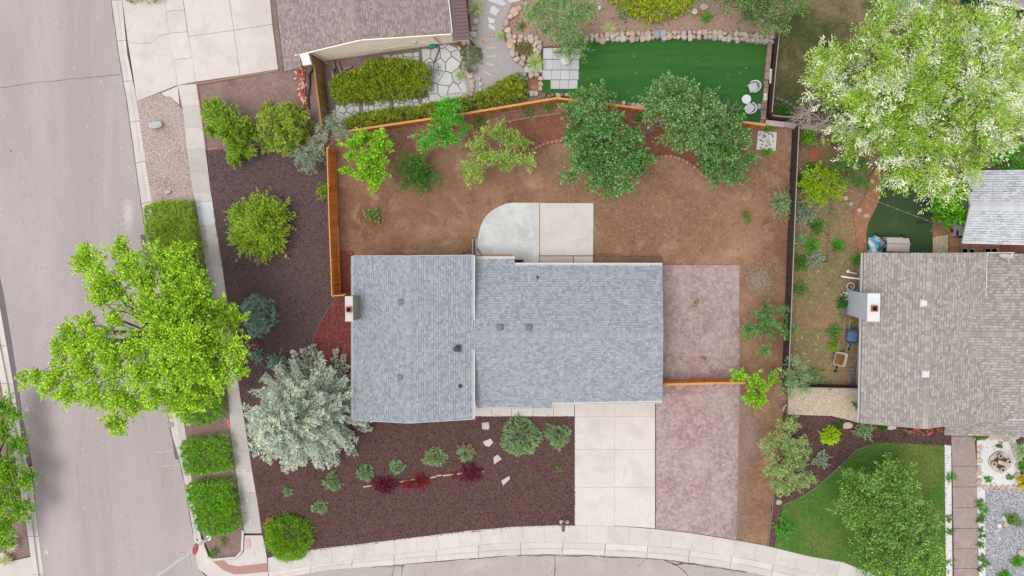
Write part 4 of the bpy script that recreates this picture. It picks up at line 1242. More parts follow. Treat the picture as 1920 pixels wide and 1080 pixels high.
def ridge_caps(parent, A, B, fall, side, mat, exp=0.145, half=0.16):
    """bent cap tabs along a ridge; side = horizontal unit vector across it, fall = drop per metre"""
    A, B = Vector(A), Vector(B)
    L = (B - A).length; d = (B - A) / L
    n = int(L / exp)
    V, F, k = [], [], 0
    for i in range(n):
        p0 = A + d * (L * i / n); p1 = A + d * (L * (i + 1.15) / n if i < n - 1 else L)
        for z0, z1 in ((0.034, 0.022),):
            s = side * half; dz = Vector((0, 0, -fall * half))
            V += [p0 + Vector((0,0,z0)), p1 + Vector((0,0,z1)), p1 + s + dz + Vector((0,0,z1)), p0 + s + dz + Vector((0,0,z0)), p1 - s + dz + Vector((0,0,z1)), p0 - s + dz + Vector((0,0,z0)),
                  p0 + Vector((0,0,0.008)), p0 + s + dz + Vector((0,0,0.008)), p0 - s + dz + Vector((0,0,0.008))]
            F += [(k, k+1, k+2, k+3), (k, k+5, k+4, k+1), (k, k+3, k+7, k+6), (k, k+6, k+8, k+5)]
            k += 9
    mb = MB(); mb.add(V, F)
    return tag(mb.build('ridge_cap', mat, parent), kind='stuff')

def box_vent(parent, p, s, N, mat, h=0.12):
    mb = MB()
    mb.box(Vector(p) + Vector((0, 0, 0.02)), (s * 1.35, s * 1.35, 0.05))
    mb.box(Vector(p) + Vector((0, 0, h * 0.6)), (s, s, h))
    o = mb.build('roof_vent', mat, parent, bevel=0.012)
    return o

def pipe_vent(parent, p, mat, r=0.06, h=0.35, base=0.2):
    mb = MB()
    mb.lathe(Vector(p) - Vector((0, 0, 0.06)), [(base, 0.0), (base * 0.95, 0.09), (r * 1.3, 0.13), (r, 0.16), (r, h), (r * 0.75, h), (r * 0.7, h - 0.1)], 14)
    return mb.build('vent_pipe', mat, parent)

def gutter(parent, a, b, mat=None, w=0.12, name='gutter'):
    """open trough with a pale rim along an eave"""
    a, b = Vector(a), Vector(b)
    d = (b - a).normalized(); s = Vector((-d.y, d.x, 0))
    mb = MB()
    mb.bar(a + s * w / 2, b + s * w / 2, 0.02, 0.11); mb.bar(a - s * w / 2, b - s * w / 2, 0.02, 0.11)
    mb.bar(a - Vector((0, 0, 0.05)), b - Vector((0, 0, 0.05)), w, 0.012)
    return mb.build(name, mat or M_white, parent)

def chimney(parent, c, size, z0, z1, mat_side, flue_at, capm, brick=True, side=None):
    """stack of courses with a mortar cap and a clay flue"""
    mb = MB(); mb.box((c.x, c.y, (z0 + z1) / 2), (size[0], size[1], z1 - z0))
    st = mb.build('chimney', mat_side, parent)
    if brick:
        bm_ = MB(); bw = 0.21
        nb = int(size[1] / bw)
        for s in (-1, 1):
            for i in range(int((z1 - z0) / 0.085)):
                z = z1 - 0.06 - i * 0.085
                if z < z0 + 0.04: break
                for k in range(nb + 1):
                    y = c.y - size[1] / 2 + (k + (0.5 if i % 2 else 0)) * size[1] / nb
                    w = size[1] / nb - 0.014
                    y0, y1 = max(c.y - size[1] / 2, y - w / 2), min(c.y + size[1] / 2, y + w / 2)
                    if y1 - y0 > 0.03: bm_.box((c.x + s * (size[0] / 2 + 0.004), (y0 + y1) / 2, z), (0.02, y1 - y0, 0.07))
        tag(bm_.build('brick_courses', M_chbr, st), kind='stuff')
    mb = MB(); mb.box((c.x, c.y, z1 + 0.035), (size[0] + 0.08, size[1] + 0.08, 0.07)); mb.build('chimney_cap', capm, st, bevel=0.015)
    f = flue_at
    mb = MB(); w, t, h = 0.34, 0.045, 0.16
    for sx, sy, lx, ly in ((0, 1, w, t), (0, -1, w, t), (1, 0, t, w - 2 * t), (-1, 0, t, w - 2 * t)):
        mb.box((f.x + sx * (w - t) / 2, f.y + sy * (w - t) / 2, z1 + 0.07 + h / 2), (lx, ly, h))
    mb.build('flue', M_clay, st)
    mb = MB(); mb.box((f.x, f.y, z1 + 0.075), (w - 2 * t - 0.005, w - 2 * t - 0.005, 0.01)); mb.build('flue_throat', M_near_black, st)
    return st

def wall_box(parent, poly, z0, z1, mat, name='wall'):
    return MB().prism(poly, z0, z1).build(name, mat, parent)

# ---- the grey-roofed house
ZW, ZWR, ZE, ZER = 3.05, 3.98, 2.2, 3.16
house = root('house', G(900, 630), 'blue-grey shingled two-wing house with white gutters beside the pale driveway', 'house')
wNW, wNE, wSE, wSW = G(662, 480, ZW), G(886, 478.5, ZW), G(886, 786, ZW), G(662, 787.5, ZW)
rN, rS = (wNW + wNE) / 2, (wSW + wSE) / 2
rN.z = rS.z = ZWR
roofw = slope_deck(house, wNW, wSW, rN, rS, M_deck, name='roof')
slope_deck(roofw, wNE, wSE, rN, rS, M_deck)
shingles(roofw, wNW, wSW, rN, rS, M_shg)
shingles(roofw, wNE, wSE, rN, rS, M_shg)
ridge_caps(roofw, rN, rS, 0.25, Vector((1, 0, 0)), M_cap)
wall_box(house, shrink([wNW, wNE, wSE, wSW], 0.55), -0.1, ZW + 0.05, M_wallb)
for p, q, r in ((wNW, wNE, rN), (wSW, wSE, rS)):                      # gable walls
    s = -0.35 if p.y > 0 else 0.35
    n = Vector((0, 0.32 if p.y < -5 else -0.32, 0))
    a, b, c = p + n + Vector((.35, 0, -.1)), q + n + Vector((-.35, 0, -.1)), r + n + Vector((0, 0, -.2))
    mb = MB(); t = Vector((0, 0.1, 0))
    mb.add([a, b, c, a + t, b + t, c + t], [(0, 1, 2), (5, 4, 3), (0, 3, 4, 1), (1, 4, 5, 2), (2, 5, 3, 0)]); mb.build('gable_wall', M_wallb, house)
def fascia(parent, a, b, mat=M_white, w=0.03, h=0.16, dz=-0.07):
    mb = MB(); mb.bar(Vector(a) + Vector((0, 0, dz)), Vector(b) + Vector((0, 0, dz)), w, h); return mb.build('fascia', mat, parent)
gutter(house, wNW + Vector((-.07, 0, -.04)), wSW + Vector((-.07, 0, -.04)), w=0.08)
gx = Vector((0.07, 0, -0.04))
f0 = wNE.lerp(wSE, 0.435); f1 = wNE.lerp(wSE, 0.555)
gutter(house, wNE + gx, f0 + gx); gutter(house, f1 + gx, wSE + gx)
for a, b in ((wNW, rN), (rN, wNE), (wSW, rS), (rS, wSE)):
    o = Vector((0, 0.012 if a.y > -5 else -0.012, 0))
    fascia(house, a + o, b + o, w=0.02)
# lower east wing
eNW, eNE, eSE, eSW = G(888, 497, ZE), G(1242, 497.5, ZE), G(1242, 751.5, ZE), G(888, 752.5, ZE)
eNW.x = eSW.x = wNE.x - 0.02
erW, erE = (eNW + eSW) / 2, (eNE + eSE) / 2
erW.z = erE.z = ZER
erW.x -= 0.45
fallE = (ZER - ZE) / (eNW - erW).y
# bumped-out eaves continue the slopes a little lower
def ext(a, b, px0, px1, py):
    p0 = a.copy(); p1 = b.copy()
    q = G((px0 + px1) / 2, py, ZE - 0.1)
    x0, x1 = max(G(px0, py, ZE - .1).x, wNE.x - 0.02), G(px1, py, ZE - .1).x
    z = ZE - abs(q.y - a.y) * fallE
    return Vector((x0, q.y, z)), Vector((x1, q.y, z)), Vector((x1, a.y, ZE)), Vector((x0, a.y, ZE))
n0, n1, n2, n3 = ext(eNW, eNE, 888, 965, 485)
s0, s1, s2, s3 = ext(eSW, eSE, 888, 1034.5, 763)
R_ = lambda x: Vector((x, erW.y, ZER))
roofe = None
for q in ((n0, n1, R_(n0.x), R_(n1.x)), (Vector((n1.x, eNW.y, ZE)), eNE, R_(n1.x), erE), (s0, s1, R_(s0.x), R_(s1.x)), (Vector((s1.x, eSW.y, ZE)), eSE, R_(s1.x), erE)):
    if roofe is None: roofe = slope_deck(house, *q, M_deck, name='roof')
    else: slope_deck(roofe, *q, M_deck)
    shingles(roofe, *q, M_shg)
ridge_caps(roofe, erE, erW, fallE, Vector((0, 1, 0)), M_cap)
gz = Vector((0, 0, -0.04))
gutter(house, Vector((n1.x, eNW.y + .07, ZE)) + gz, eNE + Vector((0, .07, -.04))); gutter(house, n0 + Vector((0.05, .07, -.04)), n1 + Vector((0, .07, -.04)))
gutter(house, Vector((s1.x, eSW.y - .07, ZE)) + gz, eSE + Vector((0, -.07, -.04))); gutter(house, s0 + Vector((0.05, -.07, -.04)), s1 + Vector((0, -.07, -.04)), w=0.08)
for a, b in ((eNE, erE), (erE, eSE)): fascia(house, a + Vector((.012, 0, 0)), b + Vector((.012, 0, 0)), M_brown, 0.02)
wall_box(house, shrink([eNW, eNE, eSE, eSW], 0.6), -0.1, ZE + 0.05, M_wallb)
for k, (px, py) in enumerate(((1058, 751), (1140, 751))):               # garage doors look out on the drive
    p = G(px, py, 1.0)
    g = MB(); g.box((p.x + 1.0, eSE.y + 0.36, 1.05), (2.3, 0.06, 2.0)); d = g.build('garage_door', M_white, house)
    for r in range(3): MB().box((p.x + 1.0, eSE.y + 0.325, 0.55 + r * 0.5), (2.26, 0.012, 0.03)).build('panel_joint', M_gut, d)
# chimney on the west gable side
cz1 = 4.55
ca, cb = G(648.5, 556.5, cz1), G(661.5, 601.5, cz1)
cc = (ca + cb) / 2
chimney(house, cc, (abs(cb.x - ca.x), abs(ca.y - cb.y)), -0.1, cz1, M_chbr, G(656, 580, cz1), M_chcap)
def on_w(px, py):
    """point on the west wing roof under a pixel"""
    for it in range(2):
        z = ZW + 0.4
        for _ in range(6):
            p = G(px, py, z)
            z = ZWR - abs(p.x - rN.x) * (ZWR - ZW) / (rN.x - wNW.x)
    return G(px, py, z)
def on_e(px, py):
    z = ZE + 0.5
    for _ in range(6):
        p = G(px, py, z); z = ZER - abs(p.y - erW.y) * fallE
    return G(px, py, z)
for px, py in ((752.5, 566), (752, 707)): box_vent(house, on_w(px, py), 0.26, None, M_ventg)
for px, py in ((938, 614), (992, 614.5)): box_vent(house, on_e(px, py), 0.3, None, M_ventg, 0.16)
pipe_vent(house, on_w(863, 724), M_ventd, 0.05, 0.3, 0.13)
pipe_vent(house, on_e(1008, 520), M_ventd, 0.05, 0.25, 0.09)
p = on_w(857, 653)
mb = MB(); mb.box(p + Vector((0.05, 0, 0.02)), (0.42, 0.42, 0.03)); mb.lathe(p, [(0.1, 0), (0.1, 0.3), (0.17, 0.31), (0.17, 0.37), (0.05, 0.45)], 14); mb.build('flue_vent', M_ventd, house)
mb = MB(); a = eNE + Vector((-0.5, 0.05, -0.1)); mb.tube([a, a + Vector((0, 0, -1.9)), a + Vector((0, .12, -2.05)), G(1226.5, 479, 0.08)], 0.045, 8); mb.build('downspout', M_ventg, house)
mb = MB(); a = n0 + Vector((0.12, 0.15, -0.05)); mb.tube([a, (a.x, a.y, 0.2), G(892, 462, 0.2), G(890.5, 448, 0.12)], 0.045, 8); mb.build('downspout', M_ventg, house)

# ---- right-hand neighbour with the taupe roof
house2 = root('neighbour_house', G(1720, 640), 'taupe shingled house with a white chimney and satellite dish right of the weedy side yard', 'house')
Z2, Z2R = 2.6, 3.7
a0, a1 = G(1613, 474.5, Z2), G(1620, 793, Z2)
a1.x = a0.x = (a0.x + a1.x) / 2
r0, r1 = G(1734, 472.5, Z2R), G(1745, 798.5, Z2R)
r0.x = r1.x = (r0.x + r1.x) / 2
r0.y = a0.y; r1.y = a1.y
b0 = G(1851, 472, Z2 + 0.05); b0.y = a0.y
fall2 = (Z2R - Z2) / (r0.x - a0.x)
b0.z = Z2R - (b0.x - r0.x) * fall2
ysplit = G(1850, 600, 2.7).y
bs = Vector((b0.x, ysplit, b0.z))
zx = 1.55
bx = r0.x + (Z2R - zx) / fall2
roof2 = slope_deck(house2, a0, a1, r0, r1, M_deckb, name='roof')
slope_deck(roof2, b0, bs, r0, Vector((r0.x, ysplit, Z2R)), M_deckb)
slope_deck(roof2, Vector((bx, ysplit, zx)), Vector((bx, a1.y + .25, zx)), Vector((r0.x, ysplit, Z2R)), r1, M_deckb)
T2 = (0.11, 0.24)
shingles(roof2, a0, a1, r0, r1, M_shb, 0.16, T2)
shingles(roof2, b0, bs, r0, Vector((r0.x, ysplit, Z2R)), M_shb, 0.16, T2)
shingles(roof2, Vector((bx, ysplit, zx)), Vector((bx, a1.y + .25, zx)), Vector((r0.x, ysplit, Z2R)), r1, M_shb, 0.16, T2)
ridge_caps(roof2, r0, r1, fall2, Vector((1, 0, 0)), M_capb, 0.3, 0.16)
# wing running off to the right
wr = G(1880, 627, 2.95)
wy, wzr = wr.y, 2.95
we = G(1880, 476, 2.0)
fw = (wzr - 2.0) / (we.y - wy)
wx0, wx1 = b0.x - 1.6, b0.x + 6.5
sl = [Vector((wx0, we.y, 2.0)), Vector((wx1, we.y, 2.0)), Vector((wx0 - 0.5, wy, wzr)), Vector((wx1, wy, wzr))]
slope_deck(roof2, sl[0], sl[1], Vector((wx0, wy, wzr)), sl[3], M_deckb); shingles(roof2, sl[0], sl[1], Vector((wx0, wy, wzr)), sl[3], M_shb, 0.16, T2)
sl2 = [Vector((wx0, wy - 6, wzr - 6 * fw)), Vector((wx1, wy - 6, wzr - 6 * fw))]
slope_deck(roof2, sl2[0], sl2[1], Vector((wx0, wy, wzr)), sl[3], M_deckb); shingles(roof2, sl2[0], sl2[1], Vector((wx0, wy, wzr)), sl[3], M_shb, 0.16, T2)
ridge_caps(roof2, sl[3], Vector((wx0 + .1, wy, wzr)), fw, Vector((0, 1, 0)), M_capb, 0.3, 0.16)
wall_box(house2, [Vector((a0.x + .5, a0.y - .3, 0)), Vector((b0.x - .4, a0.y - .3, 0)), Vector((b0.x - .4, a1.y + .35, 0)), Vector((a0.x + .5, a1.y + .35, 0))], -0.1, Z2 - 0.3, M_siding)
wall_box(house2, [Vector((b0.x - .41, we.y - .5, 0)), Vector((wx1 - .3, we.y - .5, 0)), Vector((wx1 - .3, wy - 5, 0)), Vector((b0.x - .41, wy - 5, 0))], -0.1, 1.9, M_siding)
fascia(house2, a0 + Vector((-.02, 0, 0)), a1 + Vector((-.02, 0, 0)), M_brown, 0.06)
gutter(house2, a0 + Vector((-.1, 0, -.05)), a1 + Vector((-.1, 0, -.05)), M_white, 0.06)
fascia(house2, b0 + Vector((.06, 0, 0)), bs + Vector((.06, 0, 0)), M_white, 0.04)
fascia(house2, Vector((wx0 + 1.62, we.y + .06, 2.0)), Vector((wx0 + 3.3, we.y + .06, 2.0)), M_white, 0.06)
for p, q in ((a0, r0), (r0, b0)): fascia(house2, p + Vector((0, .012, 0)), q + Vector((0, .012, 0)), M_capb, 0.02)
fascia(house2, a1 + Vector((0, -.012, 0)), r1 + Vector((0, -.012, 0)), M_capb, 0.02)
# chimney: wide breast from the ground, narrower stack above the eave
zc = 4.1
ca, cb = G(1627.5, 551, zc), G(1647.5, 601.5, zc)
cc = (ca + cb) / 2
st = chimney(house2, cc, (abs(cb.x - ca.x), abs(ca.y - cb.y)), -0.1, zc, M_siding, G(1638, 578, zc), mat_ground('white_chimney_cap', [(0.3, C(226, 226, 226)), (0.7, C(240, 240, 239))], 5, bump=0.1), brick=False)
w_ = abs(cb.x - ca.x)
mb = MB(); x1 = cc.x; x0 = G(1588, 560, 0).x; yA, yB = ca.y, cb.y
mb.add([(x0, yA, -.1), (x0, yB, -.1), (x1, yB, -.1), (x1, yA, -.1), (x0, yA, 1.9), (x0, yB, 1.9), (cc.x - w_ / 2, yB, 2.45), (cc.x - w_ / 2, yA, 2.45), (x1, yA, 2.45), (x1, yB, 2.45)],
       [(0, 1, 5, 4), (4, 5, 6, 7), (7, 6, 9, 8), (0, 4, 7, 8, 3), (1, 2, 9, 6, 5), (3, 8, 9, 2)])
mb.build('chimney_breast', M_siding, st)
def on_2(px, py):
    z = 3.2
    for _ in range(6):
        p = G(px, py, z); z = Z2R - abs(p.x - r0.x) * fall2
    return G(px, py, z)
M_ventw = mat_plain('white_vent', C(228, 228, 226), 0.6)
for px, py in ((1731.5, 568), (1735, 701), ): box_vent(house2, on_2(px, py), 0.3, None, M_ventw)
p = on_2(1743, 488); box_vent(house2, p, 0.22, None, M_capb, 0.08)
pipe_vent(house2, on_2(1828, 652), M_ventw, 0.05, 0.2, 0.2); pipe_vent(house2, on_2(1834, 729.5), M_ventw, 0.06, 0.25, 0.1)
# downspout leader and hose bib on the side wall
mb = MB(); mb.tube([Vector((a0.x + .42, G(1600, 522).y, 1.0)), G(1603, 522, 0.25), G(1577, 518, 0.15)], 0.05, 8); mb.build('downspout', M_cream, house2)
# satellite dish
dish = root('satellite_dish', G(1893, 493, 2.15), 'white oval satellite dish on the taupe wing roof', 'satellite dish')
c = G(1888, 482, 2.55)
N = (Vector((0.1, 0.85, 0.5))).normalized(); U = Vector((1, -.1, 0.0)).normalized(); Wv = N.cross(U).normalized(); U = Wv.cross(N)
mb = MB(); V = []; F = []
for r in range(5):
    for k in range(20):
        a = 2 * math.pi * k / 20; q = r / 4
        V.append(c + U * math.cos(a) * 0.42 * q + Wv * math.sin(a) * 0.3 * q + N * (0.12 * q * q - 0.1))
for r in range(4):
    for k in range(20): F.append((r*20 + k, r*20 + (k+1) % 20, (r+1)*20 + (k+1) % 20, (r+1)*20 + k))
mb.add(V, F)
mb.build('reflector', M_white, dish, smooth=True)
mb = MB(); mb.tube([G(1893, 493, 2.15), G(1891, 489, 2.3), c - N * 0.1], 0.03, 6); mb.build('mast', M_white, dish)
mb = MB(); mb.tube([c - N * .08 + Wv * -.25, c + N * 0.35 + Wv * -.35], 0.02, 6); mb.box(c + N * 0.37 + Wv * -.35, (.1, .08, .08)); mb.build('feed_arm', M_white, dish)

# ---- silver-roofed outbuilding
shed = root('outbuilding', G(1870, 400), 'small outbuilding with a pale silver shingled roof beside the terracotta patio', 'outbuilding')
zs, zsr = 2.5, 3.4
sw, se = G(1808, 455, zs), G(1960, 459, zs)
nw, ne = G(1836, 320, zs), G(1960, 318, zs)
rw, re = G(1818, 386, zsr), G(1960, 388, zsr)
sw.x = nw.x = rw.x = (sw.x + nw.x + rw.x) / 3 - .25
roofs = slope_deck(shed, sw, se, rw, re, M_deck, name='roof'); slope_deck(roofs, nw, ne, rw, re, M_deck)
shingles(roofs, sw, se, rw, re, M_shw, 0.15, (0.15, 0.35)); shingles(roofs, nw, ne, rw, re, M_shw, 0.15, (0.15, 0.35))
ridge_caps(roofs, re, rw, 0.41, Vector((0, 1, 0)), M_capw, 0.3, 0.28)
fascia(shed, sw + Vector((0, -.02, 0)), se + Vector((0, -.02, 0)), M_white, 0.04); fascia(shed, sw + Vector((-.02, 0, 0)), rw + Vector((-.02, 0, 0)), M_white, 0.03); fascia(shed, nw + Vector((-.02, 0, 0)), rw + Vector((-.02, 0, 0)), M_white, 0.03)
wall_box(shed, [sw + Vector((.4, .4, 0)), se + Vector((0, .4, 0)), ne + Vector((0, -.4, 0)), nw + Vector((.4, -.4, 0))], -0.1, zs, M_siding)

# ---- top-left house with the mauve roof
B0 = G(609, 114.5, 0); B1 = G(858, 79, 0)
u = (B1 - B0).normalized(); nn = Vector((-u.y, u.x, 0))
LW = (B1 - B0).length
Q = lambda a, b, z: B0 + u * a + nn * b + Vector((0, 0, z))
house3 = root('mauve_roof_house', Q(4, 4, 0), 'cream-sided house with a mauve shingled roof beside the upper driveway', 'house')
tp = LW * 0.42
zW, zP, zE = 3.0, 4.0, 2.6
fW = (zP - zW) / tp
za = zW - 1.75 * fW
roof3 = slope_deck(house3, Q(-1.75, -0.12, za), Q(-1.75, 11, za), Q(tp, -0.12, zP), Q(tp, 11, zP), M_deckb, name='roof')
slope_deck(roof3, Q(LW + .1, -0.12, zE - .05), Q(LW + .1, 11, zE - .05), Q(tp, -0.12, zP), Q(tp, 11, zP), M_deckb)
slope_deck(roof3, Q(-1.75, -0.95, za), Q(-1.75, -0.13, za), Q(-.55, -.95, za + 1.2 * fW), Q(-.55, -.13, za + 1.2 * fW), M_deckb)
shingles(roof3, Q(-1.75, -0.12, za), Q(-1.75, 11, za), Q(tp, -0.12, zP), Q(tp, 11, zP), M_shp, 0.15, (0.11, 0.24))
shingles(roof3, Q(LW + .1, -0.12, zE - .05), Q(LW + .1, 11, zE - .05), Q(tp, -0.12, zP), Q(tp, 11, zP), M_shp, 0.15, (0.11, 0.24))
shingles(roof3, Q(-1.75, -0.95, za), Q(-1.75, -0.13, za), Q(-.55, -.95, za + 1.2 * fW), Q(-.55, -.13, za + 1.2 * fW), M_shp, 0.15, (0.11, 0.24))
ridge_caps(roof3, Q(tp, -.1, zP), Q(tp, 11, zP), 0.28, u, mat_island('mauve_ridge', [(0, C(152, 132, 131)), (1, C(172, 153, 151))], grain=20, gamt=0.1), 0.15, 0.15)
mb = MB()
V = [Q(0, 0, -.1), Q(LW, 0, -.1), Q(LW, 0, zE - .18), Q(tp, 0, zP - .16), Q(0, 0, zW - .16)]
V += [p + nn * 10.5 for p in V]
mb.add(V, [(0, 1, 2, 3, 4), (9, 8, 7, 6, 5), (0, 5, 6, 1), (1, 6, 7, 2), (2, 7, 8, 3), (3, 8, 9, 4), (4, 9, 5, 0)])
mb.build('wall', M_cream, house3)
for r in range(1, 9):                                                   # lap siding lines, each board lapping the next
    z = r * 0.32
    mb = MB(); mb.bar(Q(0.02, -0.012, z), Q(LW - .02, -0.012, z), 0.012, 0.02)
    mb.build('siding_lap', M_cream, house3)
for a, b in ((Q(-.3, -.16, zW - .3 * fW), Q(tp, -.16, zP)), (Q(tp, -.16, zP), Q(LW + .1, -.16, zE - .05))): fascia(house3, a, b, M_cream, 0.05, 0.18, -.08)
mb = MB(); V = [Q(-.9, -.14, zW - .2), Q(0.02, -.14, zW - .02), Q(0.02, -.75, zW - .35), Q(-.6, -.75, zW - .45)]; mb.add(V + [p - Vector((0, 0, .25)) for p in V], [(0, 3, 2, 1), (4, 5, 6, 7), (0, 1, 5, 4), (1, 2, 6, 5), (2, 3, 7, 6), (3, 0, 4, 7)]); mb.build('porch_end', M_cream, house3)
for a in (0.1, LW - 1.05):
    mb = MB(); mb.tube([Q(a, -.1, (zW if a < 1 else zE + .2) - .2), Q(a, -.08, 0.15), Q(a + .05, -.2, 0.06)], 0.05, 6); mb.build('downspout', M_white, house3)
mb = MB(); mb.bar(Q(LW * .45, -.04, 1.0), Q(LW * .8, -.04, 1.15), 0.03, 0.03); mb.build('conduit', M_cream, house3)
mb = MB(); mb.box(Q(LW * .72, -.06, 1.5), (.25, .12, .2)); mb.build('dryer_vent', M_white, house3)
fascia(house3, Q(-1.79, -.95, za), Q(-1.79, 11, za), M_deck, 0.05); fascia(house3, Q(LW + .16, -.1, zE - .05), Q(LW + .16, 11, zE - .05), M_white, 0.06)
# ribbed metal patio cover on its far side, slat by slat
zc0, zc1 = 2.35, 2.1
pc = root('patio_cover', Q(LW + .6, 2, 0), 'brown ribbed metal patio cover along the mauve-roofed house', 'patio cover')
for i in range(20):
    b = -0.42 + i * 0.21
    mb = MB(); mb.bar(Q(LW + .12, b, zc0), Q(LW + 1.1, b, zc1), 0.185, 0.05); mb.build('roof_rib', M_metalr, pc)
for b in (-.35, 3.4):
    mb = MB(); mb.box(Q(LW + 1.0, b, 1.0), (.1, .1, 2.1)); mb.build('post', M_brown, pc)
mb = MB(); mb.bar(Q(LW + .1, -.47, zc0 - .15), Q(LW + 1.05, -.47, zc1 - .15), 0.05, 0.2); mb.build('beam', M_cream, pc)

# ---- teal house at the upper right edge
house4 = root('teal_house', G(1910, -20), 'teal house with a brown roof edge at the upper right corner behind the silvery tree', 'house')
M_teal = mat_ground('teal_siding', [(0.3, C(26, 92, 90)), (0.7, C(36, 110, 106))], 4, bump=0.05)
w0, w1 = G(1800, 6, 0), G(1990, 52, 0)
uu = (w1 - w0).normalized(); vv = Vector((-uu.y, uu.x, 0))
R = lambda a, b, z: w0 + uu * a + vv * b + Vector((0, 0, z))
L4 = (w1 - w0).length
mb = MB(); mb.prism([R(0, 0, 0), R(L4, 0, 0), R(L4, 6, 0), R(0, 6, 0)], -.1, 2.6); mb.build('wall', M_teal, house4)
for a in (1.0, 2.4):
    fr = MB(); fr.bar(R(a, -.03, 1.5), R(a + 1.15, -.03, 1.5), 0.06, 1.3); w = fr.build('window', M_white, house4)
    fr = MB(); fr.bar(R(a + .08, -.065, 1.5), R(a + 1.07, -.065, 1.5), 0.02, 1.12); fr.build('pane', M_glass, w)
rf = slope_deck(house4, R(-.4, -.35, 2.6), R(L4, -.35, 2.6), R(-.4, 5, 3.8), R(L4, 5, 3.8), M_deckb, name='roof')
shingles(rf, R(-.4, -.35, 2.6), R(L4, -.35, 2.6), R(-.4, 5, 3.8), R(L4, 5, 3.8), M_shb, 0.16, T2)
gutter(house4, R(-.4, -.42, 2.55), R(L4, -.42, 2.55))
mb = MB(); mb.box(R(0.3, -1.6, .25), (2.0, 1.2, .5), math.atan2(uu.y, uu.x)); mb.build('deck_step', M_brown, house4)
blue_pool = sheet('blue_tarp_ground', [(1660, -30), (1740, -30), (1760, 22), (1700, 30), (1668, 20)], 0.06, mat_plain('slate_blue_cover', C(98, 112, 136), 0.6))

# ------------------------------------------------------------------ fences and walls
M_cedar = mat_ground('orange_cedar_stain', [(0.3, C(226, 128, 46, 1.35)), (0.7, C(240, 150, 64, 1.35))], 9, bump=0.2, objrand=0.32)
M_cedar2 = mat_ground('brown_orange_stain', [(0.3, C(196, 120, 52, 1.3)), (0.7, C(220, 148, 76, 1.3))], 9, bump=0.2, objrand=0.36)
M_cedarc = mat_ground('pale_cedar_cap', [(0.3, C(216, 152, 92)), (0.7, C(232, 172, 116))], 9, bump=0.1)
M_dkwood = mat_ground('dark_weathered_fence', [(0.3, C(70, 56, 52)), (0.7, C(104, 86, 80))], 9, bump=0.2, objrand=0.25)
M_capl = mat_ground('grey_cap_rail', [(0.3, C(160, 148, 140)), (0.7, C(190, 178, 170))], 9, bump=0.1)
M_tanw = mat_ground('tan_fence_board', [(0.3, C(146, 112, 66)), (0.7, C(184, 148, 96))], 9, bump=0.2, objrand=0.2)

def fence(name, label, pts, h, mat, cap=None, side=1, pitch=0.15, post_every=2.3, zb=0.03, rails=2, wob=0.0, picket_mat=None, capw=0.13):
    """board fence: every picket, post and rail its own part"""
    P = GP(pts, 0.0)
    r = root(name, P[0].copy(), label, 'fence')
    me = MB().box((0, 0, h / 2 + zb), (pitch - 0.012, 0.018, h)).build('picket', picket_mat or mat, r)
    pm = me.data; bpy.data.objects.remove(me)
    pmb = MB().box((0, 0, h / 2), (0.1, 0.1, h + 0.06)).build('post', mat, r)
    qm = pmb.data; bpy.data.objects.remove(pmb)
    for m_ in (pm, qm):                                                    # meshes were built relative to the root
        for v in m_.vertices: v.co += P[0]
    def put(nm, m_, loc, rz):
        o = bpy.data.objects.new(nm, m_); COL.objects.link(o); o.parent = r
        o.location = loc - P[0]; o.rotation_euler = (random.uniform(-wob, wob), random.uniform(-wob, wob) * .4, rz)
    for a, b in zip(P[:-1], P[1:]):
        d = b - a; L = d.length; d.normalize(); s = Vector((-d.y, d.x, 0)) * side
        rz = math.atan2(d.y, d.x)
        n = max(1, int(L / pitch))
        for i in range(n):
            put('picket', pm, a + d * (L * (i + .5) / n) + Vector((0, 0, random.uniform(-.012, .012))), rz)
        m = max(1, round(L / post_every))
        for i in range(m + 1):
            put('post', qm, a + d * (L * i / m) + s * 0.075, rz)
        for i in range(m):
            q0, q1 = a + d * (L * i / m + .05), a + d * (L * (i + 1) / m - .05)
            for k in range(rails):
                z = 0.3 + (h - 0.5) * k / max(1, rails - 1)
                MB().bar(q0 + s * .045 + Vector((0, 0, z)), q1 + s * .045 + Vector((0, 0, z)), 0.04, 0.09).build('rail', mat, r)
            if cap:
                MB().bar(q0 - d * .05 + s * .03 + Vector((0, 0, h + .06)), q1 + d * .05 + s * .03 + Vector((0, 0, h + .06)), capw, 0.03).build('cap_rail', cap, r)
    return r

fence('board_fence', 'bright orange board fence between the dark mulch bed and the bare back yard', [(631, 283), (635, 420), (640, 552), (663, 551)], 1.75, M_cedar, M_cedarc, side=1, capw=.07)
fence('board_fence', 'long orange board fence along the upper edge of the back yard below the turf', [(650, 256), (690, 249), (880, 221), (1047, 193), (1120, 201), (1210, 213), (1427, 242)], 1.45, M_cedar2, M_cedarc, side=1)
fence('board_fence', 'short orange board fence crossing the purple parking pad', [(1243, 713), (1320, 711), (1388, 710)], 1.6, M_cedar, M_cedarc, side=1)
fence('board_fence', 'dark weathered board fence between the back yard and the weedy side yard', [(1485, 243), (1478, 400), (1472, 560), (1465, 730)], 1.65, M_dkwood, M_capl, side=1, capw=0.05)
fence('board_fence', 'low dark fence above the cream pebble strip', [(1482, 719), (1613, 722)], 1.1, M_dkwood, M_capl, side=-1, capw=0.05)
fence('board_fence', 'dark fence with pale cap above the long concrete wall near the dead shrub', [(1440, 224), (1530, 233), (1640, 244), (1780, 255)], 1.3, M_dkwood, M_capl, side=1, capw=0.05)
fence('board_fence', 'dark fence with pale cap right of the turf chairs', [(1450, 78), (1443, 150), (1437, 218)], 1.5, M_dkwood, M_capl, side=1, capw=0.05)
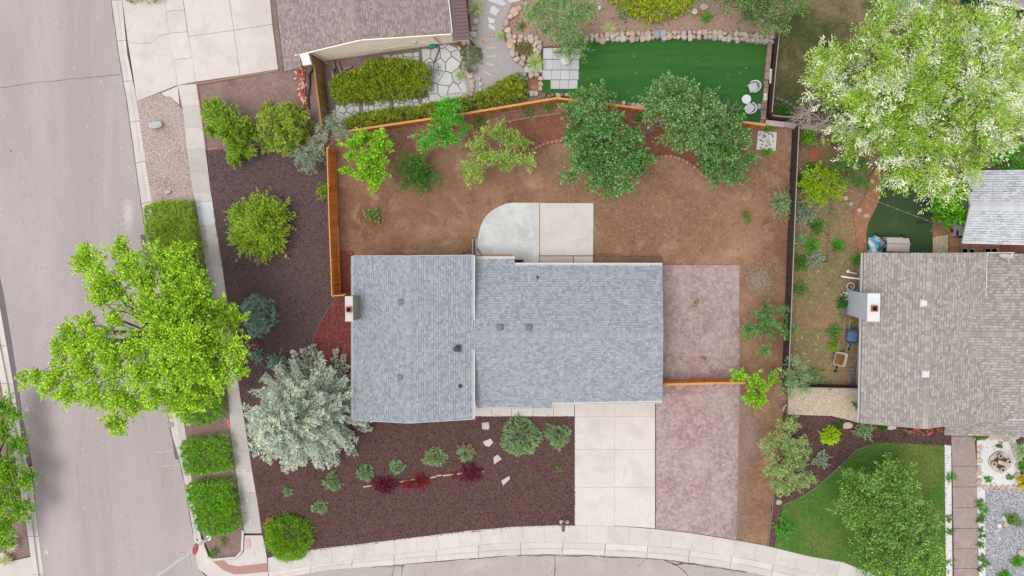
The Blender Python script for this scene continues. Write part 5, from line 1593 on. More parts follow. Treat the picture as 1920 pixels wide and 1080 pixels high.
gate = fence('wooden_gate', 'tan board gate fence beside the loose brick pile', [(607, 112), (612, 165), (617, 205), (622, 244)], 1.7, M_tanw, M_tanw, side=-1, post_every=1.7)
gate['category'] = 'gate'
for a, b in (((617, 205), (620, 226)), ((620, 226), (618, 208))):
    p0, p1 = G(*a), G(*b)
    MB().bar(p0 + Vector((.09, 0, .2)), p1 + Vector((.09, 0, 1.5)), 0.03, 0.09).build('brace', M_tanw, gate)

def block_wall(name, label, pts, h, w, mat, unit=0.42, courses=2, capm=None):
    P = GP(pts, 0.0)
    r = root(name, P[0].copy(), label, 'wall')
    for a, b in zip(P[:-1], P[1:]):
        L = (b - a).length; d = (b - a).normalized()
        n = max(1, int(L / unit))
        for c in range(courses):
            for i in range(n):
                o = (0.5 if c % 2 else 0)
                p0 = a + d * (L * max(0, i - o) / n + .008); p1 = a + d * (L * (i + 1 - o) / n - .008)
                z = 0.02 + h * (c + .5) / courses
                MB().bar(p0 + Vector((0, 0, z)), p1 + Vector((0, 0, z)), w, h / courses - 0.01).build('block', mat, r)
    return r
block_wall('concrete_wall', 'long low pale concrete block wall at the upper right corner of the back yard', [(1432, 232), (1540, 243), (1640, 253), (1780, 265)], 0.5, 0.3, M_stonew, 1.1, 1)
block_wall('brick_wall', 'low pale block wall along the right end of the green turf', [(1441, 84), (1434, 160), (1427, 234)], 0.5, 0.26, mat_ground('tan_block', [(0.3, C(158, 134, 118)), (0.7, C(190, 168, 152))], 7, bump=0.3, objrand=0.18), 0.4, 2)
block_wall('grey_wall', 'pale low wall half hidden under the silvery tree by the outbuilding', [(1880, 272), (1960, 276)], 0.6, 0.25, M_stonew, 0.5, 2)
# hollow concrete blocks on the wall
for k, (x, y) in enumerate(((1431.5, 199), (1430, 211))):
    p = G(x, y, .6); b = root('concrete_block', Vector((p.x, p.y, .53)), ['hollow concrete block on the turf wall, nearer the round white table', 'hollow concrete block on the turf wall, nearer the fence corner'][k], 'block')
    mb = MB()
    for yy_ in (-.19, 0, .19): mb.box((p.x, p.y + yy_, .62), (.2, .04, .18))
    for xx_ in (-.09, .09): mb.box((p.x + xx_, p.y, .62), (.03, .42, .18))
    mb.build('shell', M_capl, b)
for (x, y, lw, lh, lab) in ((1435, 182, .2, .42, 'small white box on the wall right of the turf chairs'), (1445, 143, .14, .85, 'narrow white panel leaning on the fence beside the turf')):
    p = G(x, y, .6); q = root('white_panel', Vector((p.x, p.y, .5)), lab, 'panel')
    MB().box((p.x, p.y, .62), (lw, lh, .08)).build('board', M_white, q, bevel=.01)
    MB().box((p.x, p.y, .67), (lw * .6, lh * .7, .02)).build('face', M_conc, q)

# stone borders
def border(name, label, runs, h, mat):
    c = G(*runs[0][0][0])
    r = root(name, c, label, 'stone border')
    for pts, size, rows in runs: stone_row(r, pts, size, h, mat, rows=rows)
    return r
border('stone_wall', 'pale dry stone wall along the upper edge of the green turf', [([(1100, 73), (1165, 70), (1240, 67), (1330, 66), (1400, 70), (1446, 76)], 10, 2), ([(1330, 71), (1446, 80)], 9, 1)], 0.38, [M_stonew, M_sand])
border('rock_border', 'curved sandstone rock border around the upper planting bed and grass', [([(985, 8), (968, 20), (957, 30), (949, 42), (950, 54), (954, 68), (958, 80)], 13, 1), ([(958, 84), (962, 98), (970, 108), (982, 116), (992, 118)], 11, 2),
    ([(965, 74), (985, 72), (1005, 76), (1012, 84)], 9, 2), ([(1003, 90), (1008, 102)], 11, 2)], 0.32, [M_sand, M_stonew])
border('rock_ring', 'small ring of pink sandstone rocks beside the terrace pavers', [([(984, 142), (996, 140), (1008, 141), (1014, 148)], 10, 1), ([(1015, 158), (1013, 170), (1002, 176), (990, 174), (980, 166)], 9, 1)], 0.28, [M_sand, M_stonew])
border('rock_edge', 'row of sandstone rocks beside the brown metal patio cover', [([(893, 28), (892, 42), (890, 56), (886, 68), (878, 76), (868, 80), (862, 90)], 12, 1)], 0.28, [M_sand, M_stonew])
border('rock_edge', 'string of stones between the flagstones and the gravel path', [([(868, 100), (872, 120), (880, 140), (884, 152), (888, 165), (884, 178)], 9, 1), ([(898, 148), (902, 160), (900, 168)], 8, 1)], 0.2, [M_sand, M_stonew])
border('stone_edging', 'row of dark stones at the foot of the turf behind the orange fence', [([(1020, 180), (1060, 178), (1100, 186), (1150, 192), (1205, 200)], 9, 1)], 0.25, [M_stonew, M_timber])
border('medallion_border', 'flat tan stone border around the white rock medallion bed', [([(1846, 824), (1870, 818), (1890, 824), (1902, 840), (1908, 860), (1908, 890)], 10, 1), ([(1836, 912), (1860, 914), (1885, 914), (1900, 912)], 10, 1), ([(1836, 840), (1836, 900)], 11, 1)], 0.12, [M_sand, M_pebble])

def brick_arc(name, label, pts, mat, L=0.26, w=0.2, h=0.22, z=0.0):
    r = root(name, G(*pts[0]), label, 'brick edging')
    W = GP(pts); tot = sum((W[i+1] - W[i]).length for i in range(len(W) - 1))
    n = int(tot / L); q = resample(pts, n)
    me = None
    for a, b in zip(q[:-1], q[1:]):
        A, B = G(*a), G(*b); d = (B - A); rz = math.atan2(d.y, d.x)
        if me is None:
            t = MB().box((0, 0, h / 2), (L - .03, w, h)).build('brick', mat, bevel=.02); me = t.data; bpy.data.objects.remove(t)
        o = bpy.data.objects.new('brick', me); COL.objects.link(o); o.parent = r
        o.location = (A + B) / 2 - OFF[r.name] + Vector((0, 0, z + random.uniform(-.02, .02))); o.rotation_euler = (random.uniform(-.05, .05), random.uniform(-.05, .05), rz + random.uniform(-.08, .08))
    return r
brick_arc('brick_edging', 'short curved pink brick edging left of the large back yard tree', [(975, 298), (987, 290), (1007, 277), (1027, 268), (1058, 263), (1080, 262)], M_edgeb)
brick_arc('brick_edging', 'wavy pink brick edging between the two large back yard trees', [(1160, 325), (1185, 313), (1207, 303), (1233, 295), (1257, 293), (1280, 300), (1300, 313), (1323, 333)], M_edgeb)
brick_arc('brick_edging', 'curved grey brick edging around the corner bed below the patchy lawn', [(1444, 184), (1460, 186), (1476, 193), (1488, 203), (1496, 213)], M_greyb)
brick_arc('brick_edging', 'grey brick arc around the green bush right of the dark fence', [(1498, 268), (1512, 272), (1527, 268), (1537, 256), (1540, 244)], M_greyb)

def timbers(name, label, runs, w=0.12, h=0.14, mat=None, z=0.05):
    r = root(name, G(*runs[0][0]), label, 'timber edging')
    for a, b in runs:
        MB().bar(G(a[0], a[1], z), G(b[0], b[1], z), w, h).build('timber', mat or M_timber, r, bevel=.012)
    return r
timbers('timber_edging', 'weathered timber edging above the red raised bed', [((938, 230), (995, 220)), ((997, 220), (1054, 212))], z=.12)
timbers('timber_edging', 'weathered timber edging between the two large back yard trees', [((1180, 228), (1212, 232)), ((1214, 232), (1246, 238))], z=.12)
timbers('timber_edging', 'weathered timber by the two white balls below the orange fence', [((724, 260), (790, 250))])
timbers('timber_edging', 'pale timbers lying between the wheelbarrows and the taupe house', [((1584, 592), (1580, 650)), ((1586, 678), (1592, 720)), ((1600, 494), (1596, 512))], h=.1)
timbers('timber_edging', 'broken pale wooden strip among the red barberries', [((681, 913), (699, 910)), ((748, 904), (782, 898)), ((806, 896), (817, 894)), ((818, 892), (828, 891)), ((830, 892), (852, 889)), ((857, 889), (868, 887)), ((896, 886), (908, 884))], 0.09, 0.05, mat_plain('pale_split_wood', C(210, 184, 162), .9), .06)
timbers('timber_stack', 'pale logs and boards leaning by the large dark evergreen mound', [((624, 114), (632, 143)), ((633, 116), (641, 140)), ((628, 128), (636, 148)), ((622, 133), (629, 150)), ((645, 130), (660, 125))], 0.16, 0.16, mat_ground('grey_log', [(0.3, C(140, 124, 108)), (0.7, C(182, 168, 152))], 6, bump=0.4, objrand=0.2), .15)

# loose brick pile by the gate
pile = root('brick_pile', G(568, 160), 'heap of loose orange bricks beside the round juniper and the gate', 'brick pile')
bmes = []
for m_ in (M_brick, M_brick, mat_ground('mortared_brick', [(0.3, C(222, 196, 182)), (0.7, C(238, 224, 214))], 8, bump=.2), mat_ground('orange_brick', [(0.3, C(206, 96, 62)), (0.7, C(226, 128, 92))], 8, bump=.3)):
    q = MB().box((0, 0, 0), (.21, .1, .07)).build('brick', m_, bevel=.006); bmes.append(q.data); bpy.data.objects.remove(q)
for k in range(170):
    t = random.random()
    x = 561 + t * 11 + random.gauss(0, 4.2); y = 124 + t * 78
    o = bpy.data.objects.new('brick', random.choice(bmes)); COL.objects.link(o); o.parent = pile
    o.location = G(x, y, 0.06 + random.choice((.0, .03, .1, .17)) * max(.1, 1 - abs(x - 561 - t * 11) / 9)) - OFF[pile.name]
    o.rotation_euler = (random.uniform(-.3, .3), random.uniform(-.3, .3), random.choice((0.1, 1.6)) + random.uniform(-.5, .5))
mb = MB(); mb.tube([G(588, 128, .1), G(580, 140, .1), G(581, 160, .12), G(578, 180, .1), G(579, 205, .1)], 0.07, 6)
tag(mb.build('black_edging', mat_plain('black_plastic', C(48, 44, 44), .6), loc=G(580, 160)), 'curling black plastic edging beside the loose brick pile', 'edging')

# stepping stones and single rocks
def flat_stone(label, pts, h=0.09, mat=None, cat='stepping stone', name='stepping_stone', group=None):
    w = GP(pts, h); c = sum(w, Vector()) / len(w)
    t = MB(); 
    ins = shrink(w, .03); n = len(w)
    A = sum(w[i].x * w[(i+1) % n].y - w[(i+1) % n].x * w[i].y for i in range(n))
    if A < 0: w, ins = w[::-1], ins[::-1]
    vs = [(p.x, p.y, 0) for p in w] + [(p.x, p.y, h - .02) for p in w] + [(p.x, p.y, h + random.uniform(-.008, .008)) for p in ins]
    fs = [tuple(range(2*n, 3*n))] + [(r*n + i, r*n + (i+1) % n, (r+1)*n + (i+1) % n, (r+1)*n + i) for r in (0, 1) for i in range(n)]
    t.add(vs, fs)
    return tag(t.build(name, mat or M_gstone, loc=Vector((c.x, c.y, 0))), label, cat, group)
M_gstone = mat_ground('grey_stepping_stone', [(0.3, C(196, 186, 178)), (0.7, C(220, 210, 202))], 5, bump=.3, objrand=.06)
flat_stone('pale stepping stone nearest the house and front walk', [(903, 793), (916, 791), (918, 800), (916, 806), (904, 805)], .1)
flat_stone('pale pointed stepping stone, second from the house', [(905, 828), (920, 822), (925, 830), (917, 838), (909, 836)], .1)
flat_stone('pale triangular stepping stone below the large blue-green bush', [(925, 858), (933, 852), (941, 861), (926, 871)], .1)
flat_stone('pale stepping stone farthest from the house in the mulch', [(940, 901), (955, 892), (956, 899), (943, 911)], .1)
for k, (x, y, rx, ry) in enumerate(((1575, 356, 6, 5), (1586, 371, 5, 5), (1596, 382, 5, 5), (1612, 394, 5, 5), (1625, 404, 7, 5), (1636, 340, 5, 5))):
    nm = ['the lime bush', 'the first curve stone', 'the middle of the stepping path', 'the terracotta patch', 'the dull side turf', 'the silvery tree'][k]
    a0_ = random.uniform(0, 6)
    flat_stone('pinkish stepping stone in the side yard next to ' + nm, [(x + rx * math.cos(a0_ + q * 1.256) * random.uniform(.8, 1.1), y + ry * math.sin(a0_ + q * 1.256) * random.uniform(.8, 1.1)) for q in range(5)], .11, M_sand)
rock('boulder', 293, 234, 14, 8, .35, M_granite, label='rounded grey boulder in the gravel strip by the street', rz=0.1)
rock('boulder', 316, 360, 7, 4, .2, M_granite, label='small grey stone just above the street hedge', rz=0.3)
rock('boulder', 1589, 797, 9, 6, .3, M_sand, label='flat pink sandstone rock below the cream pebble strip', rz=0.1)
rock('boulder', 1671, 800, 8, 5, .25, M_granite, label='grey rock beside the red roses', rz=0.1)
rock('boulder', 1460, 941, 6, 5, .25, M_sand, label='pink rock at the left tip of the front lawn')
rock('boulder', 1052, 978, 3.4, 4, .16, M_stonew, label='pale rock on the left of the mailbox post')
rock('boulder', 1064, 979, 4, 4, .16, M_stonew, label='pale rock on the right of the mailbox post')
rock('boulder', 1882, 972, 5, 6, .2, M_granite, label='grey stone in the river rock next to a pink stone')
rock('boulder', 1886, 982, 5, 5, .18, M_sand, label='pink stone in the river rock')
rock('boulder', 1873, 985, 4, 4, .15, M_whiterock, label='white stone in the river rock left of the pink stone')
rock('boulder', 1914, 1036, 7, 6, .2, M_stonew, label='pale stone at the right edge of the river rock')
rock('boulder', 1898, 817, 12, 6, .25, M_granite, label='long pale rock in the entry bed above the white medallion', rz=-.4)
rock('boulder', 1320, 14, 9, 6, .3, M_sand, label='tan sandstone block in the upper gravel bed')
rock('boulder', 1424, 200, 5, 4, .2, M_granite, label='grey stone against the turf wall beside the lower white chair')
rock('boulder', 1123, 15, 4, 4, .2, M_whiterock, label='small white stone in the upper gravel bed')
rock('boulder', 506, 975, 8, 6, .15, M_brick, label='clump of reddish stones beside the lime globe shrub')
rock('boulder', 318, 797, 7, 6, .08, M_pinkg, label='flat gravel heap in the gutter below the big street tree', z=-.12)
rock('boulder', 7, 1041, 6, 7, .3, M_whiterock, label='white rock in the ornamental grass at the left edge')

# concrete pad with dead vines in the upper right corner of the yard
pad = root('concrete_pad', G(1438, 264), 'square cracked concrete pad with debris in the upper right corner of the yard', 'concrete pad')
slab(pad, 'slab', GP([(1422, 245), (1457, 248), (1454, 283), (1418, 280)], .1), 0.12, M_concb)
for k in range(26):
    x, y = random.uniform(1422, 1452), random.uniform(250, 278)
    a = random.uniform(0, 6)
    p = G(x, y, .135)
    MB().bar(p, p + Vector((math.cos(a), math.sin(a), 0)) * random.uniform(.06, .22), .04, .02).build('debris', random.choice((M_crackd, M_soil, M_dkwood)), pad)
rock('block', 1438, 263, 4, 2.5, .14, M_sand, pad, z=.12)

# ------------------------------------------------------------------ small objects
M_plw = mat_plain('white_plastic', C(232, 232, 234), .4, var=.03)
M_plg = mat_plain('pale_grey_sling', C(196, 200, 206), .6)
def chair(label, px, py, rz):
    c = G(px, py, .4); c.z = .06
    r = root('garden_chair', Vector((c.x, c.y, .06)), label, 'chair', 'garden chairs on the turf')
    R_ = Matrix.Rotation(rz, 3, 'Z')
    def T(x, y, z): return Vector((c.x, c.y, .06)) + R_ @ Vector((x, y, z))
    # seat: rounded front, local +y is the back
    pts = [(-.24, -.26), (.24, -.26), (.27, .0), (.24, .16), (.13, .25), (-.13, .25), (-.24, .16), (-.27, .0)]
    mb = MB(); vs = [T(x, y, .40) for x, y in pts] + [T(x, y, .435) for x, y in pts]; n = 8
    mb.add(vs, [tuple(range(n, 2*n)), tuple(range(n-1, -1, -1))] + [(i, (i+1) % n, n + (i+1) % n, n + i) for i in range(n)]); mb.build('seat', M_plg, r)
    # curved back and arms as one band
    mb = MB(); A = [math.radians(a) for a in range(-20, 201, 20)]
    vs, fs = [], []
    for a in A:
        s = max(0, math.sin(a))
        x, y = math.cos(a) * .30, math.sin(a) * .30 + .02
        zt = .62 + .22 * s
        vs += [T(x, y, .43), T(x * 1.05, y * 1.12, zt), T(x * 1.2, y * 1.25, zt), T(x * 1.15, y * 1.12, .43)]
    for i in range(len(A) - 1):
        for k in range(4): fs.append((4*i + k, 4*i + (k+1) % 4, 4*i + 4 + (k+1) % 4, 4*i + 4 + k))
    fs += [(3, 2, 1, 0), tuple(4 * (len(A) - 1) + k for k in range(4))]
    mb.add(vs, fs); mb.build('backrest', M_plw, r)
    for x, y in ((-.22, -.24), (.22, -.24), (-.2, .2), (.2, .2)):
        MB().bar(T(x, y, .41), T(x * 1.2, y * 1.2, 0), .035, .035).build('leg', M_plw, r)
def round_table(label, px, py, rad, h=.5, mat=None):
    c = G(px, py, h); b = Vector((c.x, c.y, .06))
    r = root('round_table', b, label, 'table')
    mb = MB(); mb.lathe((c.x, c.y, h), [(rad * .97, 0), (rad, .01), (rad, .03), (rad * .97, .035)], 28); mb.build('tabletop', mat or M_plw, r)
    for k in range(3):
        a = k * 2.094 + .5
        MB().bar((c.x + math.cos(a) * rad * .4, c.y + math.sin(a) * rad * .4, h), (c.x + math.cos(a) * rad * .95, c.y + math.sin(a) * rad * .95, .06), .03, .03).build('leg', M_plw, r)
chair('grey and white garden chair on the turf above the round table', 1412, 164, math.radians(-70))
chair('grey and white garden chair on the turf below the round table', 1405, 203, math.radians(-130))
round_table('small round white table between the two turf chairs', 1399.5, 186, .27)
round_table('round cream table on the terrace pavers under the feathery tree', 1060, 113, .27, .55, mat_plain('cream_plastic', C(236, 228, 214), .5))
# metal hatch on the stone wall
h_ = root('metal_hatch', G(1237, 64), 'grey metal hatch lying on the pale stone wall above the turf', 'hatch')
slab(h_, 'lid', GP([(1227, 57), (1237, 56.5), (1237, 70.5), (1227, 71)], .4), .46, mat_plain('blue_grey_metal', C(146, 154, 166), .5), .1)
slab(h_, 'lid', GP([(1238, 56.5), (1248, 56), (1248, 71), (1238, 70.5)], .4), .46, mat_plain('blue_grey_metal2', C(158, 165, 175), .5), .1)
# pot, balls, hose reel, black chair
pot = root('flower_pot', G(1302, 23), 'pale empty ring-shaped pot in the upper gravel bed', 'pot')
mb = MB(); p = G(1302, 23, .1); mb.lathe((p.x, p.y, .05), [(.1, 0), (.14, .2), (.16, .2), (.16, .22), (.11, .22), (.09, .08)], 18); mb.build('pot_body', M_whiterock, pot)
for k, (x, y) in enumerate(((766, 257), (771, 256))):
    p = G(x, y, .1); mb = MB(); mb.lathe((p.x, p.y, .06), [(.01, 0), (.05, .02), (.075, .075), (.05, .13), (.01, .15)], 12)
    tag(mb.build('ball', M_plw, loc=Vector((p.x, p.y, .06)), smooth=True), ['white ball by the timber, the left of two', 'white ball by the timber, the right of two'][k], 'ball')
hr = root('hose_reel', G(814, 86), 'teal hose reel box at the foot of the cream gable wall', 'hose reel')
M_tealp = mat_plain('teal_plastic', C(36, 158, 132), .5)
p = G(812, 86, .2); MB().box((p.x, p.y, .22), (.42, .26, .3), .15).build('case', M_tealp, hr, bevel=.03)
mb = MB(); mb.tube([(p.x - .1, p.y, .38), (p.x - .1, p.y, .46), (p.x + .1, p.y, .46), (p.x + .1, p.y, .38)], .02, 6); mb.build('handle', M_tealp, hr)
mb = MB(); mb.tube([(p.x + .2, p.y, .2), G(822, 82, .1), G(824, 92, .08), G(818, 108, .08), G(814, 118, .08)], .05, 6); mb.build('hose', M_crackd, hr)
bc = root('metal_chair', G(815, 131), 'black wire garden chair on the pale flagstones', 'chair')
M_blk = mat_plain('black_metal', C(54, 58, 66), .4)
p = G(815, 131, .3)
for k in range(6):
    MB().bar((p.x - .25 + k * .1, p.y - .28, .42), (p.x - .25 + k * .1, p.y + .2, .42), .03, .02).build('seat_slat', M_blk, bc)
for k in range(5):
    MB().bar((p.x - .25 + k * .125, p.y + .22, .42), (p.x - .27 + k * .135, p.y + .34, .95), .025, .025).build('back_slat', M_blk, bc)
MB().bar((p.x - .28, p.y + .34, .95), (p.x + .28, p.y + .34, .95), .035, .035).build('back_rail', M_blk, bc)
for x, y in ((-.25, -.27), (.25, -.27), (-.25, .2), (.25, .2)):
    MB().bar((p.x + x, p.y + y, .42), (p.x + x, p.y + y, .05), .03, .03).build('leg', M_blk, bc)
for s in (-1, 1): MB().bar((p.x + s * .29, p.y - .26, .64), (p.x + s * .29, p.y + .3, .66), .04, .03).build('armrest', M_blk, bc)

# bench step by the back door, window well, air conditioner
st = root('wooden_step', G(926, 480), 'long pinkish wooden step at the back door on the patio', 'step')
for k in range(2):
    MB().bar(G(897, 478.5 + 4 * k, .32), G(957, 478.5 + 4 * k, .32), .125, .05).build('tread_board', mat_plain('pink_plank_%d' % k, C(222, 168, 134), .8), st, bevel=.006)
for x in (899, 927, 955): MB().bar(G(x, 477, .2), G(x, 484, .2), .06, .18).build('bearer', M_timber, st)
ww = root('window_well', G(973, 492), 'dark window well beside the air conditioner under the back eave', 'window well')
slab(ww, 'gravel_floor', GP([(966, 488), (980, 488), (980, 500), (966, 500)], .1), .112, mat_ground('well_gravel', [(0.3, C(46, 26, 22)), (0.7, C(92, 60, 50))], 14, bump=.8), .0)
for a, b in (((965, 487), (981, 487)), ((981, 487), (981, 500)), ((965, 487), (965, 500))): MB().bar(G(*a, .15), G(*b, .15), .03, .16).build('rim', M_ventg, ww)
ac = root('air_conditioner', G(996, 494), 'pale air conditioner unit half under the back eave by the patio', 'air conditioner')
p = G(996, 496, .8)
MB().box((p.x, p.y - .25, .45), (.8, .8, .75)).build('cabinet', mat_plain('beige_metal', C(206, 202, 196), .5), ac, bevel=.03)
mb = MB(); mb.lathe((p.x, p.y - .25, .83), [(.34, 0), (.34, .02), (.29, .025), (.29, .005)], 24); mb.build('fan_ring', M_ventd, ac)
mb = MB()
for k in range(8): mb.bar((p.x, p.y - .25, .85), (p.x + math.cos(k * .785) * .3, p.y - .25 + math.sin(k * .785) * .3, .85), .02, .01)
mb.build('fan_guard', M_ventg, ac)
pl = root('steel_planter_edge', G(890, 466), 'narrow grey steel edging channel at the left of the patio', 'edging')
for x in (887, 893): MB().bar(G(x, 448, .15), G(x, 484, .15), .05, .2).build('side_wall', M_conc2, pl)

# mailbox
mbx = root('mailbox', G(1058, 972), 'dark grey mailbox on a short orange wooden post beside the sidewalk', 'mailbox')
b = G(1058, 973, 0)
MB().box((b.x, b.y, .5), (.1, .1, 1.0)).build('post', M_cedar, mbx)
MB().bar((b.x, b.y + .08, .97), (b.x, b.y - .28, .97), .1, .06).build('arm', M_cedarc, mbx)
vs, fs = [], []
for y in (-.38, .1):
    for k in range(9):
        a = math.pi * k / 8; vs.append((b.x + math.cos(a) * .09, b.y + y, 1.1 + math.sin(a) * .09))
    vs += [(b.x - .09, b.y + y, 1.0), (b.x + .09, b.y + y, 1.0)]
n = 11
fs = [tuple(range(n)), tuple(range(2*n - 1, n - 1, -1))] + [(i, n + i, n + (i+1) % n, (i+1) % n) for i in range(n)]
mb = MB(); mb.add(vs, fs); bx_ = mb.build('box', mat_plain('charcoal_enamel', C(84, 86, 100), .5), mbx)
MB().box((b.x, b.y - .39, 1.09), (.17, .015, .17)).build('door', M_ventd, bx_); MB().box((b.x + .1, b.y - .1, 1.17), (.012, .05, .14)).build('flag', mat_plain('red_flag', C(190, 50, 40), .5), bx_)

# street lamp with stop sign
M_galv = mat_plain('pale_painted_steel', (.9, .89, .87), .5, var=.03)
M_stop = mat_plain('stop_red', (.8, .035, .06), .5, var=.03)
lamp = root('street_lamp', G(392, 1008), 'tall white street lamp pole carrying a stop sign at the corner', 'street lamp')
b = G(392, 1008)
mb = MB(); mb.cyl((b.x, b.y, 0), .17, .08, 16); mb.tube([b + Vector((0, 0, .05)), b + Vector((0, 0, 3)), b + Vector((0, 0, 7.4))], [.105, .09, .075], 14); mb.build('pole', M_galv, lamp, smooth=False)
mb = MB(); mb.tube([b + Vector((0, 0, 7.3)), b + Vector((-.6, 0, 7.65)), b + Vector((-2.2, 0, 7.85))], [.06, .05, .04], 10); mb.build('arm', M_galv, lamp)
MB().box(b + Vector((-2.45, 0, 7.85)), (.6, .28, .12)).build('lamp_head', M_galv, lamp, bevel=.03)
MB().box(b + Vector((-2.45, 0, 7.785)), (.45, .2, .012)).build('lens', M_plw, lamp)
sg = b + Vector((.13, 0, 2.02))
def octo(rad, x, mat, name, parent):
    V = [(sg.x + x, sg.y + rad * math.cos(math.radians(22.5 + 45 * k)), sg.z + rad * math.sin(math.radians(22.5 + 45 * k))) for k in range(8)]
    V += [(p[0] + .006, p[1], p[2]) for p in V]
    mb = MB(); mb.add(V, [tuple(range(7, -1, -1)), tuple(range(8, 16))] + [(i, (i+1) % 8, 8 + (i+1) % 8, 8 + i) for i in range(8)]); return mb.build(name, mat, parent)
sign = octo(.40, 0, M_wpaint, 'stop_sign', lamp); octo(.365, .007, M_stop, 'sign_face', sign)
def text_mesh(s, size):
    cu = bpy.data.curves.new('t', 'FONT'); cu.body = s; cu.size = size; cu.align_x = 'CENTER'; cu.align_y = 'CENTER'; cu.extrude = .003; cu.offset = .008
    ob = bpy.data.objects.new('t', cu); COL.objects.link(ob)
    bpy.context.view_layer.update()
    me = bpy.data.meshes.new_from_object(ob.evaluated_get(bpy.context.evaluated_depsgraph_get()))
    bpy.data.objects.remove(ob); return me
tm = text_mesh('STOP', .27)
tm.transform(Matrix.Translation(sg + Vector((.018, 0, 0)) - OFF[lamp.name]) @ Matrix(((0, 0, 1, 0), (1, 0, 0, 0), (0, 1, 0, 0), (0, 0, 0, 1))) @ Matrix.Scale(1.35, 4, (0, 1, 0)))
tm.materials.clear(); tm.materials.append(M_wpaint)
lt = link_mesh('sign_lettering', tm, sign)
M_sgreen = mat_plain('pale_green_sign', (.45, .66, .55), .5)
for d, ln, z in ((Vector((-1, .05, 0)), .55, 2.75), (Vector((.05, -1, 0)), .95, 2.55)):
    MB().bar(b + d * .1 + Vector((0, 0, z)), b + d * (.1 + ln) + Vector((0, 0, z)), .012, .17).build('street_name_blade', M_sgreen, lamp)
MB().box(b + Vector((0, 0, 2.02)), (.22, .1, .06)).build('bracket', M_galv, lamp)

# ---- side yard clutter
M_tarpb = bpy.data.materials.new('blue_white_tarp'); M_tarpb.use_nodes = True
nt = M_tarpb.node_tree; bs_ = nt.nodes['Principled BSDF']
wv = nt.nodes.new('ShaderNodeTexWave'); wv.inputs['Scale'].default_value = .55; wv.inputs['Distortion'].default_value = 7; wv.inputs['Detail'].default_value = 2; wv.bands_direction = 'DIAGONAL'
nt.links.new(wpos(nt), wv.inputs['Vector'])
nt.links.new(ramp_out(nt, wv.outputs['Fac'], [(0, C(96, 196, 232)), (.48, C(110, 206, 236)), (.54, C(238, 243, 246)), (1, C(244, 247, 248))]), bs_.inputs['Base Color']); bs_.inputs['Roughness'].default_value = .4
t = root('pool_float', G(1641, 462), 'crumpled blue and white inflatable heaped beside the swing seat', 'inflatable')
poly = GP([(1629, 446), (1640, 442), (1653, 447), (1657, 460), (1655, 478), (1630, 480), (1624, 474), (1630, 466), (1627, 455)], .25)
xs_ = np.array([p.x for p in poly]); ys_ = np.array([p.y for p in poly])
X, Y = np.meshgrid(np.linspace(xs_.min(), xs_.max(), 34), np.linspace(ys_.min(), ys_.max(), 40)); q = np.stack([X.ravel(), Y.ravel()], 1)
d_, _ = edge_dist(q, [(p.x, p.y) for p in poly])
z = .1 + .42 * np.sqrt(np.clip(d_ / .4, 0, 1)) + .09 * np.abs(np.sin(q[:, 0] * 7 + 3 * np.sin(q[:, 1] * 5))) + .05 * np.abs(np.sin(q[:, 1] * 13 + q[:, 0] * 6))
V = np.stack([q[:, 0], q[:, 1], z], 1); i = np.arange(40 * 34).reshape(40, 34)
F = np.stack([i[:-1, :-1], i[:-1, 1:], i[1:, 1:], i[1:, :-1]], -1).reshape(-1, 4); F = F[in_poly(V[F].mean(1)[:, :2], xs_, ys_)]
np_mesh('skin', V, F, M_tarpb, t, smooth=True)
sw_ = root('swing_seat', G(1684, 462), 'garden swing seat with a beige two-panel canopy on the side turf', 'swing seat')
M_canv = mat_plain('beige_canvas', C(208, 194, 190), .8, var=.04)
zc_ = 1.75
q = [G(1662, 445, zc_), G(1704, 447, zc_), G(1704.5, 472.5, zc_), G(1662, 471, zc_)]
m0, m1 = (q[0] + q[3]) / 2 + Vector((0, .07, .2)), (q[1] + q[2]) / 2 + Vector((0, .07, .2))
for a, b_, c_, d_2 in ((q[0], q[1], m1, m0), (m0 + Vector((0, -.03, 0)), m1 + Vector((0, -.03, 0)), q[2], q[3])):
    mb = MB(); vs = [a, b_, c_, d_2]; mb.add([Vector(v) for v in vs] + [Vector(v) - Vector((0, 0, .03)) for v in vs], [(3, 2, 1, 0), (4, 5, 6, 7), (0, 1, 5, 4), (1, 2, 6, 5), (2, 3, 7, 6), (3, 0, 4, 7)]); mb.build('canopy_panel', M_canv, sw_)
MB().bar(m0 + Vector((-.08, -.015, .01)), m1 + Vector((.08, -.015, .01)), .03, .03).build('ridge_bar', M_ventg, sw_)
for e, s in ((m0, -1), (m1, 1)):
    for y in (-.6, .6): MB().bar(e + Vector((s * .04, 0, -.05)), (e.x + s * .12, e.y + y, .08), .05, .05).build('frame_leg', M_ventd, sw_)
MB().box(((m0.x + m1.x) / 2, m0.y, .5), (1.1, .5, .06)).build('seat', M_canv, sw_); MB().box(((m0.x + m1.x) / 2, m0.y + .3, .8), (1.1, .06, .5)).build('backrest', M_canv, sw_)

